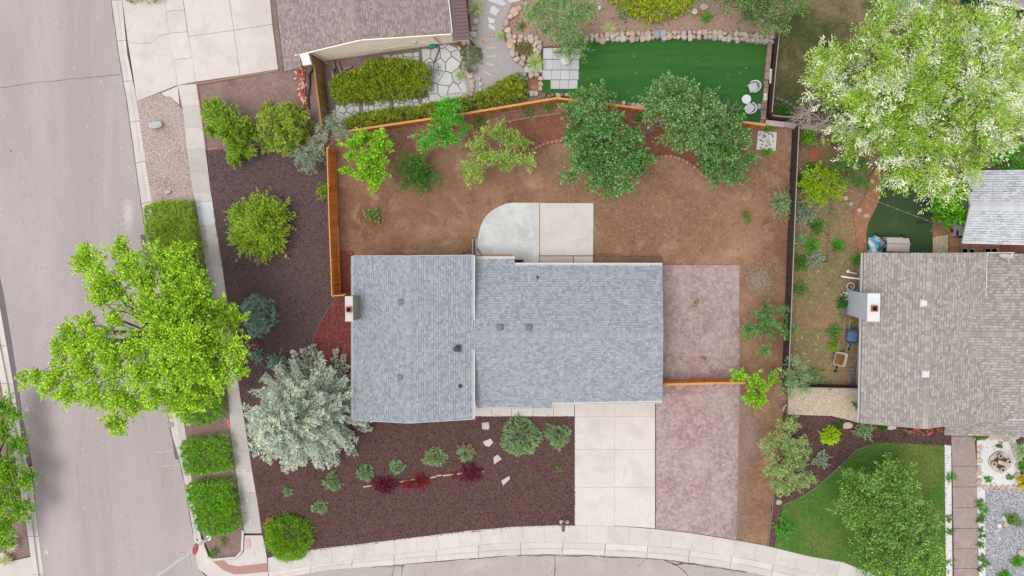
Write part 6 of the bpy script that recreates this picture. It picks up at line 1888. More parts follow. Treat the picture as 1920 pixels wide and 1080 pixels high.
def bike(name, label, c, rz, tilt, mat, sc=1.0):
    r = root(name, c, label, 'bicycle')
    R_ = Matrix.Rotation(rz, 3, 'Z') @ Matrix.Rotation(tilt, 3, 'X')
    T = lambda x, z, y=0: c + R_ @ (Vector((x, y, z)) * sc)
    for x in (-.42, .42):
        mb = MB(); mb.tube([T(x + .26 * math.cos(a * .2617), .27 + .26 * math.sin(a * .2617)) for a in range(25)], .03, 6, False); w = mb.build('wheel', mat, r)
        mb = MB()
        for k in range(6): mb.tube([T(x, .27), T(x + .25 * math.cos(k * 1.047), .27 + .25 * math.sin(k * 1.047))], .006, 4)
        mb.build('spokes', M_ventg, w)
    mb = MB()
    for a, b_ in (((-.42, .27), (-.1, .28)), ((-.1, .28), (-.18, .62)), ((-.18, .62), (-.42, .27)), ((-.18, .6), (.28, .62)), ((-.1, .28), (.28, .56)), ((.28, .7), (.42, .27))): mb.tube([T(*a), T(*b_)], .022, 6)
    mb.build('frame', mat, r)
    mb = MB(); mb.tube([T(.22, .76, -.24), T(.29, .74, 0), T(.22, .76, .24)], .018, 6); mb.build('handlebar', M_ventg, r)
    mb = MB(); mb.tube([T(-.32, .66), T(-.2, .67), T(-.08, .66)], [.07, .06, .02], 6); mb.build('saddle', M_blk, r)
bike('bicycle', 'white child bicycle lying beside the chimney breast', G(1583, 543, .1), math.radians(62), math.radians(62), M_plw, .8)
bike('bicycle', 'dark bicycle with grey tyres overgrown by weeds below the white bicycle', G(1577, 573, .1), math.radians(82), math.radians(58), mat_plain('violet_grey_paint', C(118, 112, 128), .5), .95)
M_bwood = mat_plain('barrow_handle_wood', C(186, 170, 150), .8)
def wheelbarrow(label, c, rz, mat, fill=None, tip=0.0):
    r = root('wheelbarrow', c, label, 'wheelbarrow')
    R_ = Matrix.Rotation(rz, 3, 'Z') @ Matrix.Rotation(tip, 3, 'X')
    T = lambda x, y, z: c + R_ @ Vector((x, y, z))
    top = [(-.30, -.42), (.30, -.42), (.36, -.3), (.36, .32), (.28, .42), (-.28, .42), (-.36, .32), (-.36, -.3)]
    bot = [(x * .62, y * .62 - .02) for x, y in top]
    vs = [T(x, y, .62) for x, y in top] + [T(x, y, .34) for x, y in bot] + [T(x * .92, y * .93, .615) for x, y in top] + [T(x * .92, y * .92, .365) for x, y in bot]
    n = 8; fs = []
    for i in range(n):
        j = (i + 1) % n
        fs += [(i, n + i, n + j, j), (i, j, 2*n + j, 2*n + i), (2*n + i, 2*n + j, 3*n + j, 3*n + i)]
    fs += [tuple(range(n, 2*n)), tuple(range(4*n - 1, 3*n - 1, -1))]
    mb = MB(); mb.add(vs, fs); tr_ = mb.build('tray', mat, r)
    if fill:
        mb = MB(); mb.add([T(x * .80, y * .80, .47) for x, y in top], [tuple(range(n))]); mb.build('contents', fill, tr_)
    for s in (-1, 1):
        mb = MB(); mb.tube([T(s * .08, -.7, .3), T(s * .22, 0, .33), T(s * .30, 1.0, .56)], .022, 6); mb.build('handle', M_bwood, r)
        mb = MB(); mb.tube([T(s * .2, .2, .33), T(s * .24, .28, 0.02), T(s * .2, .42, .34)], .016, 6); mb.build('leg', M_ventd, r)
    mb = MB(); mb.tube([T(0, -.68 + .17 * math.cos(a * .4488), .19 + .17 * math.sin(a * .4488)) for a in range(15)], .05, 8, False); mb.build('wheel', M_blk, r)
wheelbarrow('cream wheelbarrow holding brown water in the weedy side yard', G(1573, 672, .3) * 1.0 - Vector((0, 0, .28)), math.radians(-12), mat_plain('cream_barrow', C(206, 194, 180), .5), mat_plain('muddy_water', C(128, 92, 40), .12, spec=.5))
wheelbarrow('blue wheelbarrow parked against the taupe house wall', G(1596, 630, .3) - Vector((0, 0, .28)), math.radians(-8), mat_plain('blue_barrow', C(72, 100, 132), .5), mat_plain('blue_tray_floor', C(96, 124, 152), .5))
pg = root('paving_grate', G(1594, 700), 'dark square paving grate beside the taupe house wall', 'paving')
for k in range(5): slab(pg, 'paver', shrink(GP([(1590, 689 + k * 7), (1603, 689 + k * 7), (1603, 696 + k * 7), (1591, 696 + k * 7)], .1), .015), .09, M_greyb)
bp_ = root('corrugated_panel', G(1525, 291), 'ribbed terracotta panel lying by the dark fence', 'panel')
for k in range(7): MB().bar(G(1518, 279 + k * 3.6, .12), G(1535, 280 + k * 3.6, .12), .1, .05).build('rib', mat_plain('terracotta_rib_%d' % k, C(188, 100 + 3 * k, 78), .8), bp_)
slp = root('pipe', G(1592, 512), 'white bent pipe sticking out beside the taupe house', 'pipe')
mb = MB(); mb.tube([G(1606, 513, .3), G(1596, 511, .32), G(1590, 509, .3)], .04, 8); mb.cyl(G(1589, 508.5, .25), .1, .12, 12); mb.build('pipe_body', M_plw, slp)
# string lights over the side turf
sl_ = root('string_lights', G(1494, 313), 'string of small lights hung across the side yard', 'string lights')
A, B = G(1494, 313, 2.0), G(1747, 416, 2.2)
pts = [A.lerp(B, k / 30) - Vector((0, 0, .5 * 4 * (k / 30) * (1 - k / 30))) for k in range(31)]
mb = MB(); mb.tube(pts, .012, 4); mb.build('cable', mat_plain('grey_cable', C(150, 150, 152), .6), sl_)
for k in range(1, 30, 2):
    p = pts[k]; mb = MB(); mb.lathe(p - Vector((0, 0, .1)), [(.005, 0), (.03, .02), (.03, .06), (.015, .09)], 8); mb.build('bulb', M_plw, sl_)
for nm, p in (('post', A), ('post', B)):
    MB().box((p.x, p.y, p.z / 2), (.06, .06, p.z)).build(nm, M_dkwood, sl_)
wf = root('wire_fence', G(1556, 372), 'thin wire fence line down the weedy side yard', 'fence')
W_ = GP([(1556, 372), (1553, 400), (1549, 440), (1546, 490)], 0)
for p in W_: MB().box((p.x, p.y, .45), (.035, .035, .9)).build('post', M_ventd, wf)
for z in (.3, .6, .88):
    mb = MB(); mb.tube([p + Vector((0, 0, z)) for p in W_], .008, 4); mb.build('wire', M_ventd, wf)
# terrace clutter by the outbuilding
for k, (x, y, r_, lab) in enumerate(((1808, 471, .17, 'leftmost of the potted plants along the taupe roof edge'), (1821, 472, .16, 'empty black pot along the taupe roof edge'), (1851, 471, .18, 'third pot along the taupe roof edge, with leaves'), (1863, 471, .18, 'rightmost of the pots along the taupe roof edge'))):
    p = G(x, y, .3); t = root('plant_pot', Vector((p.x, p.y, .1)), lab, 'plant pot')
    mb = MB(); mb.lathe((p.x, p.y, .1), [(r_ * .7, 0), (r_, .3), (r_ * 1.1, .3), (r_ * 1.1, .33), (r_ * .95, .33), (r_ * .9, .24)], 18); mb.build('pot', M_stonew, t)
    mb = MB(); mb.cyl((p.x, p.y, .3), r_ * .9, .04, 14); mb.build('soil', M_near_black, t)
bbq = root('kettle_grill', G(1799, 437), 'dark covered grill on the terracotta patio beside the outbuilding', 'grill')
p = G(1800, 437, .6); mb = MB(); mb.lathe((p.x, p.y, .55), [(.05, 0), (.22, .08), (.28, .22), (.24, .36), (.08, .44)], 18); mb.build('kettle', mat_plain('navy_enamel', C(34, 36, 62), .3), bbq, smooth=True)
for k in range(3): MB().bar((p.x + .12 * math.cos(k * 2.1), p.y + .12 * math.sin(k * 2.1), .6), (p.x + .26 * math.cos(k * 2.1), p.y + .26 * math.sin(k * 2.1), .1), .03, .03).build('leg', M_blk, bbq)
MB().bar((p.x, p.y + .1, .95), (p.x + .25, p.y + .3, 1.0), .03, .03).build('lid_handle', M_plw, bbq)
p = G(1784, 432, .3); cush = root('cushion', Vector((p.x, p.y, .1)), 'magenta cushion at the edge of the bright green tree', 'cushion')
MB().box((p.x, p.y, .2), (.32, .22, .14), -.4).build('cover', mat_plain('magenta_cloth', C(190, 40, 92), .8), cush, bevel=.05); MB().box((p.x, p.y, .28), (.2, .12, .02), -.4).build('panel', mat_plain('plum_cloth', C(120, 26, 70), .8), cush)
# medallion fountain: lobed stone ring with four jars
med = root('stone_medallion', G(1875, 866), 'lobed stone medallion with four round jars on white rock', 'garden ornament')
mc = G(1875, 866, .1)
poly = []
for k in range(48):
    a = 2 * math.pi * k / 48; rr = .58 * (1 + .12 * abs(math.cos(2 * a)))
    poly.append(Vector((mc.x + rr * math.cos(a), mc.y + rr * math.sin(a), 0)))
MB().prism(poly, .02, .16).build('base', M_pebble, med)
MB().prism([mc + (p - mc) * .62 for p in poly], .10, .168).build('inset', mat_plain('dark_slate', C(70, 64, 62), .6), med)
MB().box((mc.x + .1, mc.y - .05, .18), (.5, .22, .04), -.3).build('cross_slab', M_sand, med)
for k in range(4):
    a = .785 + k * 1.571 - .6
    c_ = Vector((mc.x + .42 * math.cos(a), mc.y + .42 * math.sin(a), .16))
    mb = MB(); mb.lathe(c_, [(.1, 0), (.16, .08), (.15, .2), (.12, .22), (.07, .2), (.06, .08)], 16); j = mb.build('jar', M_stonew, med)
    mb = MB(); mb.cyl(c_ + Vector((0, 0, .16)), .065, .015, 12); mb.build('opening', M_near_black, j)  # black disc: the dark inside of the jar is put into its colour

# ------------------------------------------------------------------ vegetation
K = 1.9                                    # foliage colours are given as seen; leaves shade each other
def lc(*cols, k=K):
    n = len(cols)
    m = [sum(c[i] for c in cols) / n for i in range(3)]
    cols = [tuple(m[i] + (c[i] - m[i]) * 0.72 for i in range(3)) for c in cols]
    return [(i / (n - 1), C(*c, k)) for i, c in enumerate(cols)]
M_bark = mat_ground('grey_brown_bark', [(0.3, C(104, 88, 76)), (0.7, C(150, 134, 120))], 8, bump=.6)
M_barkp = mat_ground('pale_bark', [(0.3, C(176, 160, 148)), (0.7, C(214, 202, 192))], 8, bump=.4)
L_maple = mat_leaf('maple_leaf', lc((86, 122, 18), (122, 160, 28), (156, 188, 44), (188, 210, 84), k=2.45), trans=.22)
L_maple2 = mat_leaf('maple_leaf_darker', lc((62, 108, 18), (92, 140, 26), (126, 168, 36), (164, 196, 66), k=2.2), trans=.22)
L_silver = mat_leaf('silvery_leaf', lc((90, 130, 28), (126, 164, 44), (158, 188, 70), (192, 206, 116), k=2.1), patch=(1.0, .50, .58, lc((140, 160, 84), (196, 204, 158), (228, 232, 208), (244, 246, 236), k=2.2)), trans=.25)
L_spruce = mat_leaf('blue_spruce_needle', lc((122, 138, 126), (162, 175, 162), (196, 204, 190), (224, 227, 212), k=1.95), patch=(1.1, .55, .7, lc((150, 160, 130), (190, 194, 160), (216, 216, 186), (228, 220, 190))), trans=.12)
L_fruit = mat_leaf('dark_green_leaf', lc((38, 80, 38), (66, 112, 54), (100, 144, 76), (158, 186, 112), k=2.2), trans=.25)
L_fruit2 = mat_leaf('grey_green_leaf', lc((48, 86, 46), (78, 118, 64), (112, 148, 86), (170, 190, 124), k=2.2), trans=.25)
L_lime = mat_leaf('lime_leaf', lc((80, 138, 20), (118, 176, 30), (152, 200, 50), (190, 220, 60)), trans=.35)
L_feath = mat_leaf('fresh_green_leaf', lc((46, 118, 22), (72, 152, 36), (104, 178, 54), (140, 200, 80)), trans=.35)
L_yelgr = mat_leaf('yellow_green_leaf', lc((90, 124, 40), (128, 160, 58), (164, 188, 82), (192, 206, 118)), trans=.3)
L_fine = mat_leaf('fine_green_leaf', lc((52, 96, 34), (78, 126, 46), (104, 150, 60), (130, 172, 74)), trans=.3)
L_junip = mat_leaf('juniper_green', lc((78, 106, 26), (106, 136, 36), (134, 160, 50), (160, 180, 72), k=2.5), trans=.2)
L_globe = mat_leaf('globe_yellow_green', lc((78, 104, 22), (112, 138, 36), (142, 162, 52), (168, 182, 76), k=2.4), patch=(1.2, .5, .65, lc((120, 130, 50), (156, 156, 66), (176, 172, 84), (190, 186, 100))), trans=.15)
L_olive = mat_leaf('grey_olive_leaf', lc((110, 128, 104), (142, 156, 130), (170, 180, 154), (192, 200, 176)), trans=.2)
L_hedge = mat_leaf('hedge_green', lc((52, 100, 12), (82, 132, 20), (112, 160, 32), (144, 184, 56), k=2.6), trans=.25)
L_hedge2 = mat_leaf('hedge_green_mossy', lc((80, 110, 22), (108, 138, 30), (134, 160, 44), (162, 182, 68), k=2.6), trans=.25)
L_pfitz = mat_leaf('olive_evergreen', lc((76, 92, 12), (102, 118, 18), (130, 144, 28), (154, 166, 44), k=2.3), trans=.2)
L_ygm = mat_leaf('golden_evergreen', lc((96, 118, 10), (136, 156, 16), (168, 184, 24), (194, 202, 44)), trans=.2)
L_glb = mat_leaf('bright_globe_green', lc((64, 114, 10), (98, 148, 18), (130, 174, 30), (158, 192, 52)), trans=.2)
L_blue = mat_leaf('blue_green_needle', lc((90, 116, 104), (114, 140, 126), (140, 162, 146), (164, 180, 162), k=2.6), trans=.1)
L_greenb = mat_leaf('soft_green_needle', lc((86, 116, 80), (112, 142, 98), (140, 164, 118), (168, 186, 138), k=2.3), trans=.15)
L_barb = mat_leaf('purple_barberry', lc((76, 22, 46), (102, 34, 58), (126, 48, 70), (150, 70, 88), k=1.7), trans=.2)
L_barbr = mat_leaf('red_barberry', lc((132, 24, 36), (162, 40, 48), (186, 60, 64), (200, 92, 90), k=1.25), trans=.25)
L_rust = mat_leaf('rusty_needle', lc((150, 100, 70), (184, 130, 92), (206, 156, 116), (214, 176, 136)), trans=.1)
L_straw = mat_leaf('straw_blade', lc((150, 142, 100), (182, 172, 128), (202, 192, 152), (216, 206, 172)), trans=.2)
L_gblade = mat_leaf('green_blade', lc((112, 136, 70), (142, 164, 92), (172, 188, 116), (198, 206, 148)), trans=.25)
L_rose = mat_leaf('rose_petal', lc((196, 26, 66), (216, 46, 84), (226, 96, 124), (236, 180, 190)), trans=.2)
L_yel = mat_leaf('yellow_leaf', lc((170, 160, 10), (200, 190, 20), (216, 204, 40), (222, 214, 80)), trans=.2)
L_weed = mat_leaf('weed_green', lc((70, 110, 40), (98, 140, 52), (130, 164, 72), (160, 184, 100)), trans=.3)
L_dark = mat_leaf('deep_green', lc((34, 74, 22), (54, 100, 30), (78, 126, 40), (108, 152, 56)), trans=.2)
L_dry = mat_leaf('dry_twig', lc((150, 124, 104), (180, 156, 134), (200, 180, 160), (214, 198, 182)), trans=.1)

# --- the big street maple
maple = [(165, 492, 6.2, .9), (190, 522, 6.8, 1.1), (232, 470, 6.6, .9), (250, 503, 7.2, 1.1), (278, 530, 7, 1.0), (220, 548, 6.4, .95), (192, 560, 5.9, .7), (160, 470, 5.8, .6),
  (300, 482, 6.4, 1.0), (338, 492, 6.4, 1.1), (362, 525, 6.4, 1.0), (330, 535, 6.9, .9), (345, 555, 6.8, .9), (340, 470, 6, .7),
  (290, 580, 7.8, 1.2), (330, 592, 8.3, 1.2), (375, 572, 6.9, 1.0), (418, 582, 6.4, 1.0), (440, 604, 5.9, .8), (300, 632, 8.8, 1.25), (350, 642, 9.0, 1.3), (400, 636, 7.8, 1.2), (438, 660, 6.9, 1.0), (258, 648, 8.3, 1.1),
  (130, 622, 5.9, .9), (165, 608, 6.3, .8), (190, 640, 7.3, 1.1), (148, 652, 6.8, 1.0), (215, 598, 6.8, .7), (110, 652, 5.8, .7), (210, 682, 7.8, 1.15), (160, 690, 7.3, 1.15), (112, 702, 6.3, .9), (72, 706, 5.9, .7), (46, 712, 5.4, .5), (132, 738, 6.8, 1.0), (92, 730, 6, .65),
  (180, 742, 7.3, 1.0), (226, 746, 7.3, 1.1), (212, 788, 6.3, .75), (226, 806, 5.8, .45), (256, 762, 6.9, .85), (270, 700, 8.3, 1.2), (320, 690, 8.8, 1.3), (370, 690, 8.3, 1.2), (412, 702, 7.3, 1.0), (330, 742, 7.8, 1.1), (380, 742, 6.9, 1.0), (290, 742, 7.3, .9), (348, 768, 6.3, .8), (450, 690, 6, .6)]
clump_tree('maple_tree', 'large bright green maple spreading over the street and sidewalk', 'tree', (376, 618), [(a, b, c + random.uniform(-.7, .5), r * .9) for a, b, c, r in maple], L_maple, M_bark, L=.135, W=.1, dens=78, per=20, tr=.24, trunk_r=.24, fork=.5)
m2 = [(12, 762, 4.2, .8), (30, 778, 4.3, .5), (5, 805, 4.6, 1.0), (32, 832, 4.2, .7), (16, 880, 4.8, 1.1), (52, 896, 4.4, .8), (5, 930, 5, 1.1), (42, 952, 4.4, .95), (12, 988, 4.4, .9), (-30, 850, 5.0, 1.0), (-30, 950, 5.0, 1.0), (12, 1015, 3.8, .6)]
clump_tree('maple_tree', 'darker green maple at the left edge beyond the street', 'tree', (8, 865), [(a, b, c * .5, r * .9) for a, b, c, r in m2], L_maple2, M_bark, L=.13, W=.1, dens=80, per=22, tr=.24, trunk_r=.2, fork=.5)
# --- silvery tree
cl = auto_clumps([(1715, 175, 165, 165), (1835, 130, 110, 135), (1745, 300, 95, 62), (1570, 125, 38, 60), (1590, 190, 40, 40), (1860, 240, 50, 50)], 46, 4.8, 9.8, 1.05, holes=[(1690, 8, 22, 18), (1880, 12, 62, 30)])
clump_tree('silvery_tree', 'huge tree with silvery white-backed leaves at the upper right', 'tree', (1632, 232), cl, L_silver, M_bark, L=.17, W=.045, dens=50, per=20, tr=.3, trunk_r=.3, fork=.45, lift=.1)
# --- blue spruce
sb = G(622, 748); ap = G(524, 803, 8.0)
conifer('blue_spruce', 'large pale blue spruce at the corner of the grey house', 'tree', (614, 756), 7.8, 3.1, L_spruce, M_bark, 26, 17, .13, .045, (-.09, -.02), .5, 17)
# --- back yard trees
cl = auto_clumps([(1128, 262, 66, 66), (1110, 205, 42, 26), (1160, 318, 40, 50), (1175, 360, 18, 20), (1082, 318, 24, 20), (1190, 290, 22, 24)], 27, 2.6, 5.0, .62)
clump_tree('fruit_tree', 'large dark green tree in the middle of the back yard above the patio', 'tree', (1130, 290), cl, L_fruit, M_bark, L=.15, W=.075, dens=80, per=16, tr=.2, trunk_r=.13)
cl = auto_clumps([(1288, 208, 66, 52), (1265, 172, 34, 22), (1298, 250, 40, 34), (1240, 190, 26, 22)], 27, 2.8, 5.0, .62)
clump_tree('fruit_tree', 'dark green tree overhanging the green turf in front of the chairs', 'tree', (1295, 235), cl, L_fruit2, M_bark, L=.15, W=.075, dens=80, per=16, tr=.2, trunk_r=.12)
cl = auto_clumps([(1357, 282, 50, 48), (1385, 248, 24, 22), (1340, 318, 28, 24)], 26, 2.2, 4.0, .58)
clump_tree('fruit_tree', 'dark green tree below the turf beside the cracked concrete pad', 'tree', (1352, 295), cl, L_fruit, M_bark, L=.15, W=.075, dens=80, per=16, tr=.2, trunk_r=.11)
# pale dead twigs poking out of the tree crowns
for (x, y, n, ln, lab) in ((1108, 330, 26, .9, 'bare grey twigs hanging below the large back yard tree'), (1205, 245, 14, .8, 'bare twigs between the large back yard trees'), (1365, 215, 30, .9, 'tangle of bare brown twigs between the two trees at the turf corner')):
    b = G(x, y, 1.2); b.z = 0
    t = root('dead_branch', b, lab, 'branch'); wood = MB()
    for k in range(n):
        a = random.uniform(0, 6.28); p = b + Vector((random.uniform(-.2, .2), random.uniform(-.2, .2), .1))
        e = p + Vector((math.cos(a) * ln, math.sin(a) * ln, random.uniform(1.0, 2.0)))
        limb(wood, p, e, .018, .005, .1, 4, .12)
    wood.build('twigs', M_barkp if y < 300 else M_barkp, t)
# yellow-green open tree, feathery tree, lime tree, fine shrub
cl = auto_clumps([(935, 282, 52, 48), (920, 240, 26, 22), (975, 318, 26, 20), (895, 318, 18, 18), (985, 290, 20, 22)], 27, 1.8, 3.4, .5)
clump_tree('open_tree', 'loose yellow-green tree with bare twigs above the patio', 'tree', (945, 295), cl, L_yelgr, M_barkp, L=.13, W=.06, dens=95, per=14, tr=.24, trunk_r=.07, twigs=5)
cl = auto_clumps([(842, 225, 34, 34), (838, 200, 26, 18), (812, 255, 24, 24), (862, 252, 20, 22), (855, 283, 10, 14)], 22, 1.6, 3.6, .45)
clump_tree('feathery_tree', 'bright fresh green feathery young tree at the orange fence', 'tree', (850, 240), cl, L_feath, M_bark, L=.2, W=.06, dens=90, per=12, tr=.26, trunk_r=.06, lift=.15)
cl = auto_clumps([(682, 296, 42, 44), (695, 335, 22, 22), (705, 270, 24, 20)], 23, 1.8, 3.6, .48)
clump_tree('lime_tree', 'round lime green tree inside the orange fence corner', 'tree', (700, 300), cl, L_lime, M_bark, L=.14, W=.1, dens=100, per=14, tr=.2, trunk_r=.08)
shoot_plant('fine_shrub', 'fine-leaved dark green shrub on bare soil right of the lime tree', 'shrub', 785, 322, 50, 1.3, 110, L_fine, M_bark, nl=80, L=.13, W=.04, el=(15, 85), spread=.5, droop=.25)
shoot_plant('sapling', 'small pale green sapling alone on the bare soil left of the patio', 'shrub', 701, 404, 20, .5, 34, L_weed, M_bark, nl=16, L=.12, W=.06, el=(15, 70))
shoot_plant('sapling', 'small green weed alone on the bare soil right of the patio', 'shrub', 1400, 407, 13, .35, 26, L_weed, M_bark, nl=14, L=.1, W=.04, el=(15, 70))
# --- upper-left planting
def spray_bush(name, label, cat, base, tufts, mat, L, W, nl=90):
    """feathery evergreen: fans of twiggy shoots from several points of one stem; tufts = (px, py, z, reach, shoots)"""
    b = G(*base); b.z = .03
    t = root(name, b, label, cat); lv, wood = Leaves(), MB()
    for px, py, z, reach, n in tufts:
        c = G(px, py, z)
        limb(wood, b, c, .06, .03, .1, 4)
        shoots(lv, (c.x, c.y, z - .15), n, reach, (-15, 85), nl, L, W, .5, .05, .25, .05, 1, 1, .15, None, .01, .35, .15)
    wood.build('trunk', M_bark, t, smooth=True)
    lv.build('foliage', mat, t, .5)
    return t
spray_bush('juniper_tree', 'upright green juniper by the sidewalk above the dark mulch', 'tree', (455, 262), [(432, 240, 2.2, 1.15, 75), (415, 218, 1.8, .95, 50), (398, 205, 1.4, .75, 34), (450, 275, 1.5, .95, 50), (462, 245, 1.4, .8, 40), (440, 295, 1.0, .6, 26), (400, 240, 1.2, .7, 30)], L_junip, .18, .05)
cl = auto_clumps([(527, 240, 52, 49)], 12.5, .5, 2.5, .27)
clump_tree('round_juniper', 'dense round yellow-green juniper between the upright juniper and the olive shrub', 'shrub', (540, 250), cl, L_globe, M_bark, L=.11, W=.055, dens=330, per=12, tr=.16, trunk_r=.08, up=.5)
cl = auto_clumps([(578, 285, 32, 30), (605, 255, 26, 28), (640, 238, 26, 20)], 22, .9, 2.0, .42)
clump_tree('olive_shrub', 'grey olive-leaved shrub at the top of the orange fence', 'shrub', (600, 268), cl, L_olive, M_barkp, L=.14, W=.035, dens=120, per=14, tr=.24, trunk_r=.05, up=.3)
spray_bush('spiky_shrub', 'large yellow-green spiky shrub alone in the dark mulch', 'shrub', (495, 428), [(488, 424, 1.6, 1.55, 130), (458, 408, 1.0, 1.25, 70), (514, 406, 1.0, 1.25, 70), (514, 446, .9, 1.25, 70), (462, 446, .9, 1.25, 70), (488, 394, 1.0, 1.2, 60), (490, 458, .8, 1.2, 60)], mat_leaf('spiky_shrub_leaf', lc((86, 116, 22), (120, 150, 34), (150, 174, 52), (178, 194, 84), k=2.4), trans=.2), .15, .045, 80)
dome_plant('blue_spruce_shrub', 'dense round blue-green dwarf spruce in the dark mulch right of the street maple', 'shrub', 483, 592, 32, .9, L_blue, M_bark, ry=37, dens=150, per=12, L=.13, W=.03, tr=.1, spiky=1.0)
shoot_plant('dwarf_spruce', 'small blue-green spruce with a rusty tip below the dwarf spruce', 'shrub', 482, 668, 20, .6, 60, L_blue, M_bark, nl=26, L=.1, W=.03, el=(10, 85))
shoot_plant('dwarf_spruce', 'small blue-green spruce tucked beside the large pale spruce', 'shrub', 519, 680, 24, .6, 70, L_blue, M_bark, nl=28, L=.1, W=.03, el=(10, 85))
shoot_plant('rusty_plant', 'small rusty brown tuft above the small blue-green spruce', 'shrub', 481, 650, 10, .3, 24, L_rust, M_bark, nl=12, L=.08, W=.03)
shoot_plant('small_shrub', 'small yellow-green shrub against the orange fence in the dark mulch', 'shrub', 607, 360, 18, .7, 60, L_junip, M_bark, nl=20, L=.1, W=.035, sy=1.2)
shoot_plant('small_shrub', 'tiny green sprig at the lower end of the orange fence', 'shrub', 616, 515, 9, .3, 16, L_weed, M_bark, nl=10, L=.08, W=.03, sy=1.2)
# --- front mulch bed
fb = [('large round blue-green bush beside the front walk', 975, 819, 41, .8, L_greenb, 1), ('medium grey-green bush next to the driveway', 1047, 817, 26, .5, L_greenb, 1), ('low grey-green bush in the middle of the front mulch', 815, 858, 27, .4, L_greenb, .7),
      ('small bush with a rusty top right of the middle bush', 873, 850, 18, .45, L_greenb, 1), ('small bush left of the middle bush', 745, 874, 16, .35, L_greenb, 1), ('grey-green bush at the lower right of the pale spruce', 686, 887, 20, .45, L_greenb, 1),
      ('low green bush peeking out below the pale spruce', 622, 903, 20, .45, L_greenb, 1), ('tiny green bush below the pale spruce', 540, 921, 10, .25, L_greenb, 1), ('low straggly bush in the lower left of the front mulch', 600, 950, 20, .3, L_greenb, .7), ('tiny weed near the driveway in the front mulch', 1047, 880, 7, .2, L_weed, 1)]
for lab, x, y, r_, h, m_, sy_ in fb:
    dome_plant('juniper_bush', lab, 'shrub', x, y, r_ * (.74 if r_ < 30 else .84), h * .7, m_, M_bark, ry=r_ * (.74 if r_ < 30 else .84) * sy_, dens=190 if r_ < 30 else 130, per=11, L=.13, W=.03, tr=.1, spiky=1.0, lump=.14 if r_ < 30 else .07, rot=.35 if sy_ < 1 else 0)
shoot_plant('rusty_plant', 'rusty dead shoots on the small bush in the front mulch', 'shrub', 878, 842, 11, .5, 22, L_rust, M_bark, nl=16, L=.09, W=.025, el=(20, 80))
for lab, x, y, r_, m_, sx_ in (('wide dark purple barberry at the left of the wooden strip', 722, 909, 27, L_barb, 1.1), ('bright red barberry in the middle of the wooden strip', 789, 903, 17, L_barbr, .9), ('small red barberry left of the bright red one', 765, 908, 10, L_barbr, 1), ('dark purple barberry at the right end of the wooden strip', 882, 887, 22, L_barb, 1), ('tiny red sprig on the wooden strip', 851, 893, 5, L_barbr, 1)):
    dome_plant('barberry', lab, 'shrub', x, y, r_ * sx_ * .82, .4, m_, M_bark, ry=r_ * .46 if sx_ > 1 else r_ * .7, dens=300, per=9, L=.09, W=.045, tr=.12, spiky=.9, lump=.2)
dome_plant('globe_shrub', 'bright lime clipped globe shrub at the sidewalk corner', 'shrub', 537, 1011, 47, 1.4, L_glb, M_bark, ry=43, dens=125, per=12, L=.14, W=.04, tr=.16, spiky=.9, lump=.05)
# --- street hedges
mound('hedge', 'mossy clipped hedge block with a bare patch just below the parkway gravel', 'hedge', [(274, 388), (300, 378), (362, 377), (372, 430), (380, 482), (336, 486), (290, 470), (277, 440)], 1.0, L_hedge2, M_bark, 170, 13, .12, .035, .25, bare=((332, 428, .22),), rough=.02)
mound('hedge', 'clipped hedge block half hidden under the street maple', 'hedge', [(300, 500), (384, 490), (398, 600), (410, 690), (421, 770), (422, 782), (380, 796), (344, 790), (322, 690)], 1.0, L_hedge, M_bark, 100, 13, .15, .035, .25, rough=.02)
mound('hedge', 'dark clipped hedge block with brown gaps, upper of the lower pair', 'hedge', [(342, 834), (350, 824), (424, 813), (431, 830), (437, 874), (432, 880), (356, 889), (348, 878)], 1.05, L_hedge, M_bark, 110, 13, .17, .033, .22, bare=((388, 862, .14), (396, 838, .12)), rough=.02)
mound('hedge', 'bright clipped hedge block nearest the stop sign', 'hedge', [(352, 910), (362, 905), (436, 898), (441, 904), (452, 982), (446, 992), (400, 1003), (376, 992), (362, 950)], 1.05, L_hedge, M_bark, 110, 13, .19, .035, .22, rough=.02)
mound('hedge', 'dark hedge end poking in at the top of the upper driveway', 'hedge', [(228, -30), (308, -34), (300, 1), (236, 2)], .8, L_pfitz, M_bark, 70, 10, .14, .045, .3)
shoot_plant('parkway_weed', 'pale weed in the corner planter below the bright hedge', 'weed', 402, 1036, 13, .3, 26, L_weed, M_bark, nl=16, L=.1, W=.035)
shoot_plant('parkway_weed', 'small weed under the lower edge of the bright hedge', 'weed', 420, 1016, 10, .3, 20, L_weed, M_bark, nl=14, L=.1, W=.035)
# --- upper neighbour's evergreens
mound('evergreen_mound', 'large olive green evergreen mound below the cream gable wall', 'shrub', [(622, 150), (645, 138), (680, 130), (690, 116), (720, 111), (770, 114), (800, 124), (810, 145), (802, 170), (780, 180), (700, 190), (640, 192), (623, 178)], 1.1, L_pfitz, M_bark, 80, 12, .22, .05, .6, rough=.06, lean=(0, .15))
mound('evergreen_hedge', 'long olive evergreen hedge along the inside of the orange fence', 'hedge', [(645, 232), (660, 216), (720, 206), (800, 196), (860, 184), (862, 206), (800, 218), (700, 237), (652, 244)], .9, L_pfitz, M_bark, 80, 12, .18, .05, .35)
mound('evergreen_mound', 'wedge-shaped bright olive evergreen beside the gravel path', 'shrub', [(862, 184), (890, 178), (910, 170), (940, 152), (962, 141), (980, 140), (982, 165), (990, 180), (960, 192), (880, 208), (862, 206)], .9, L_pfitz, M_bark, 80, 12, .18, .05, .35)
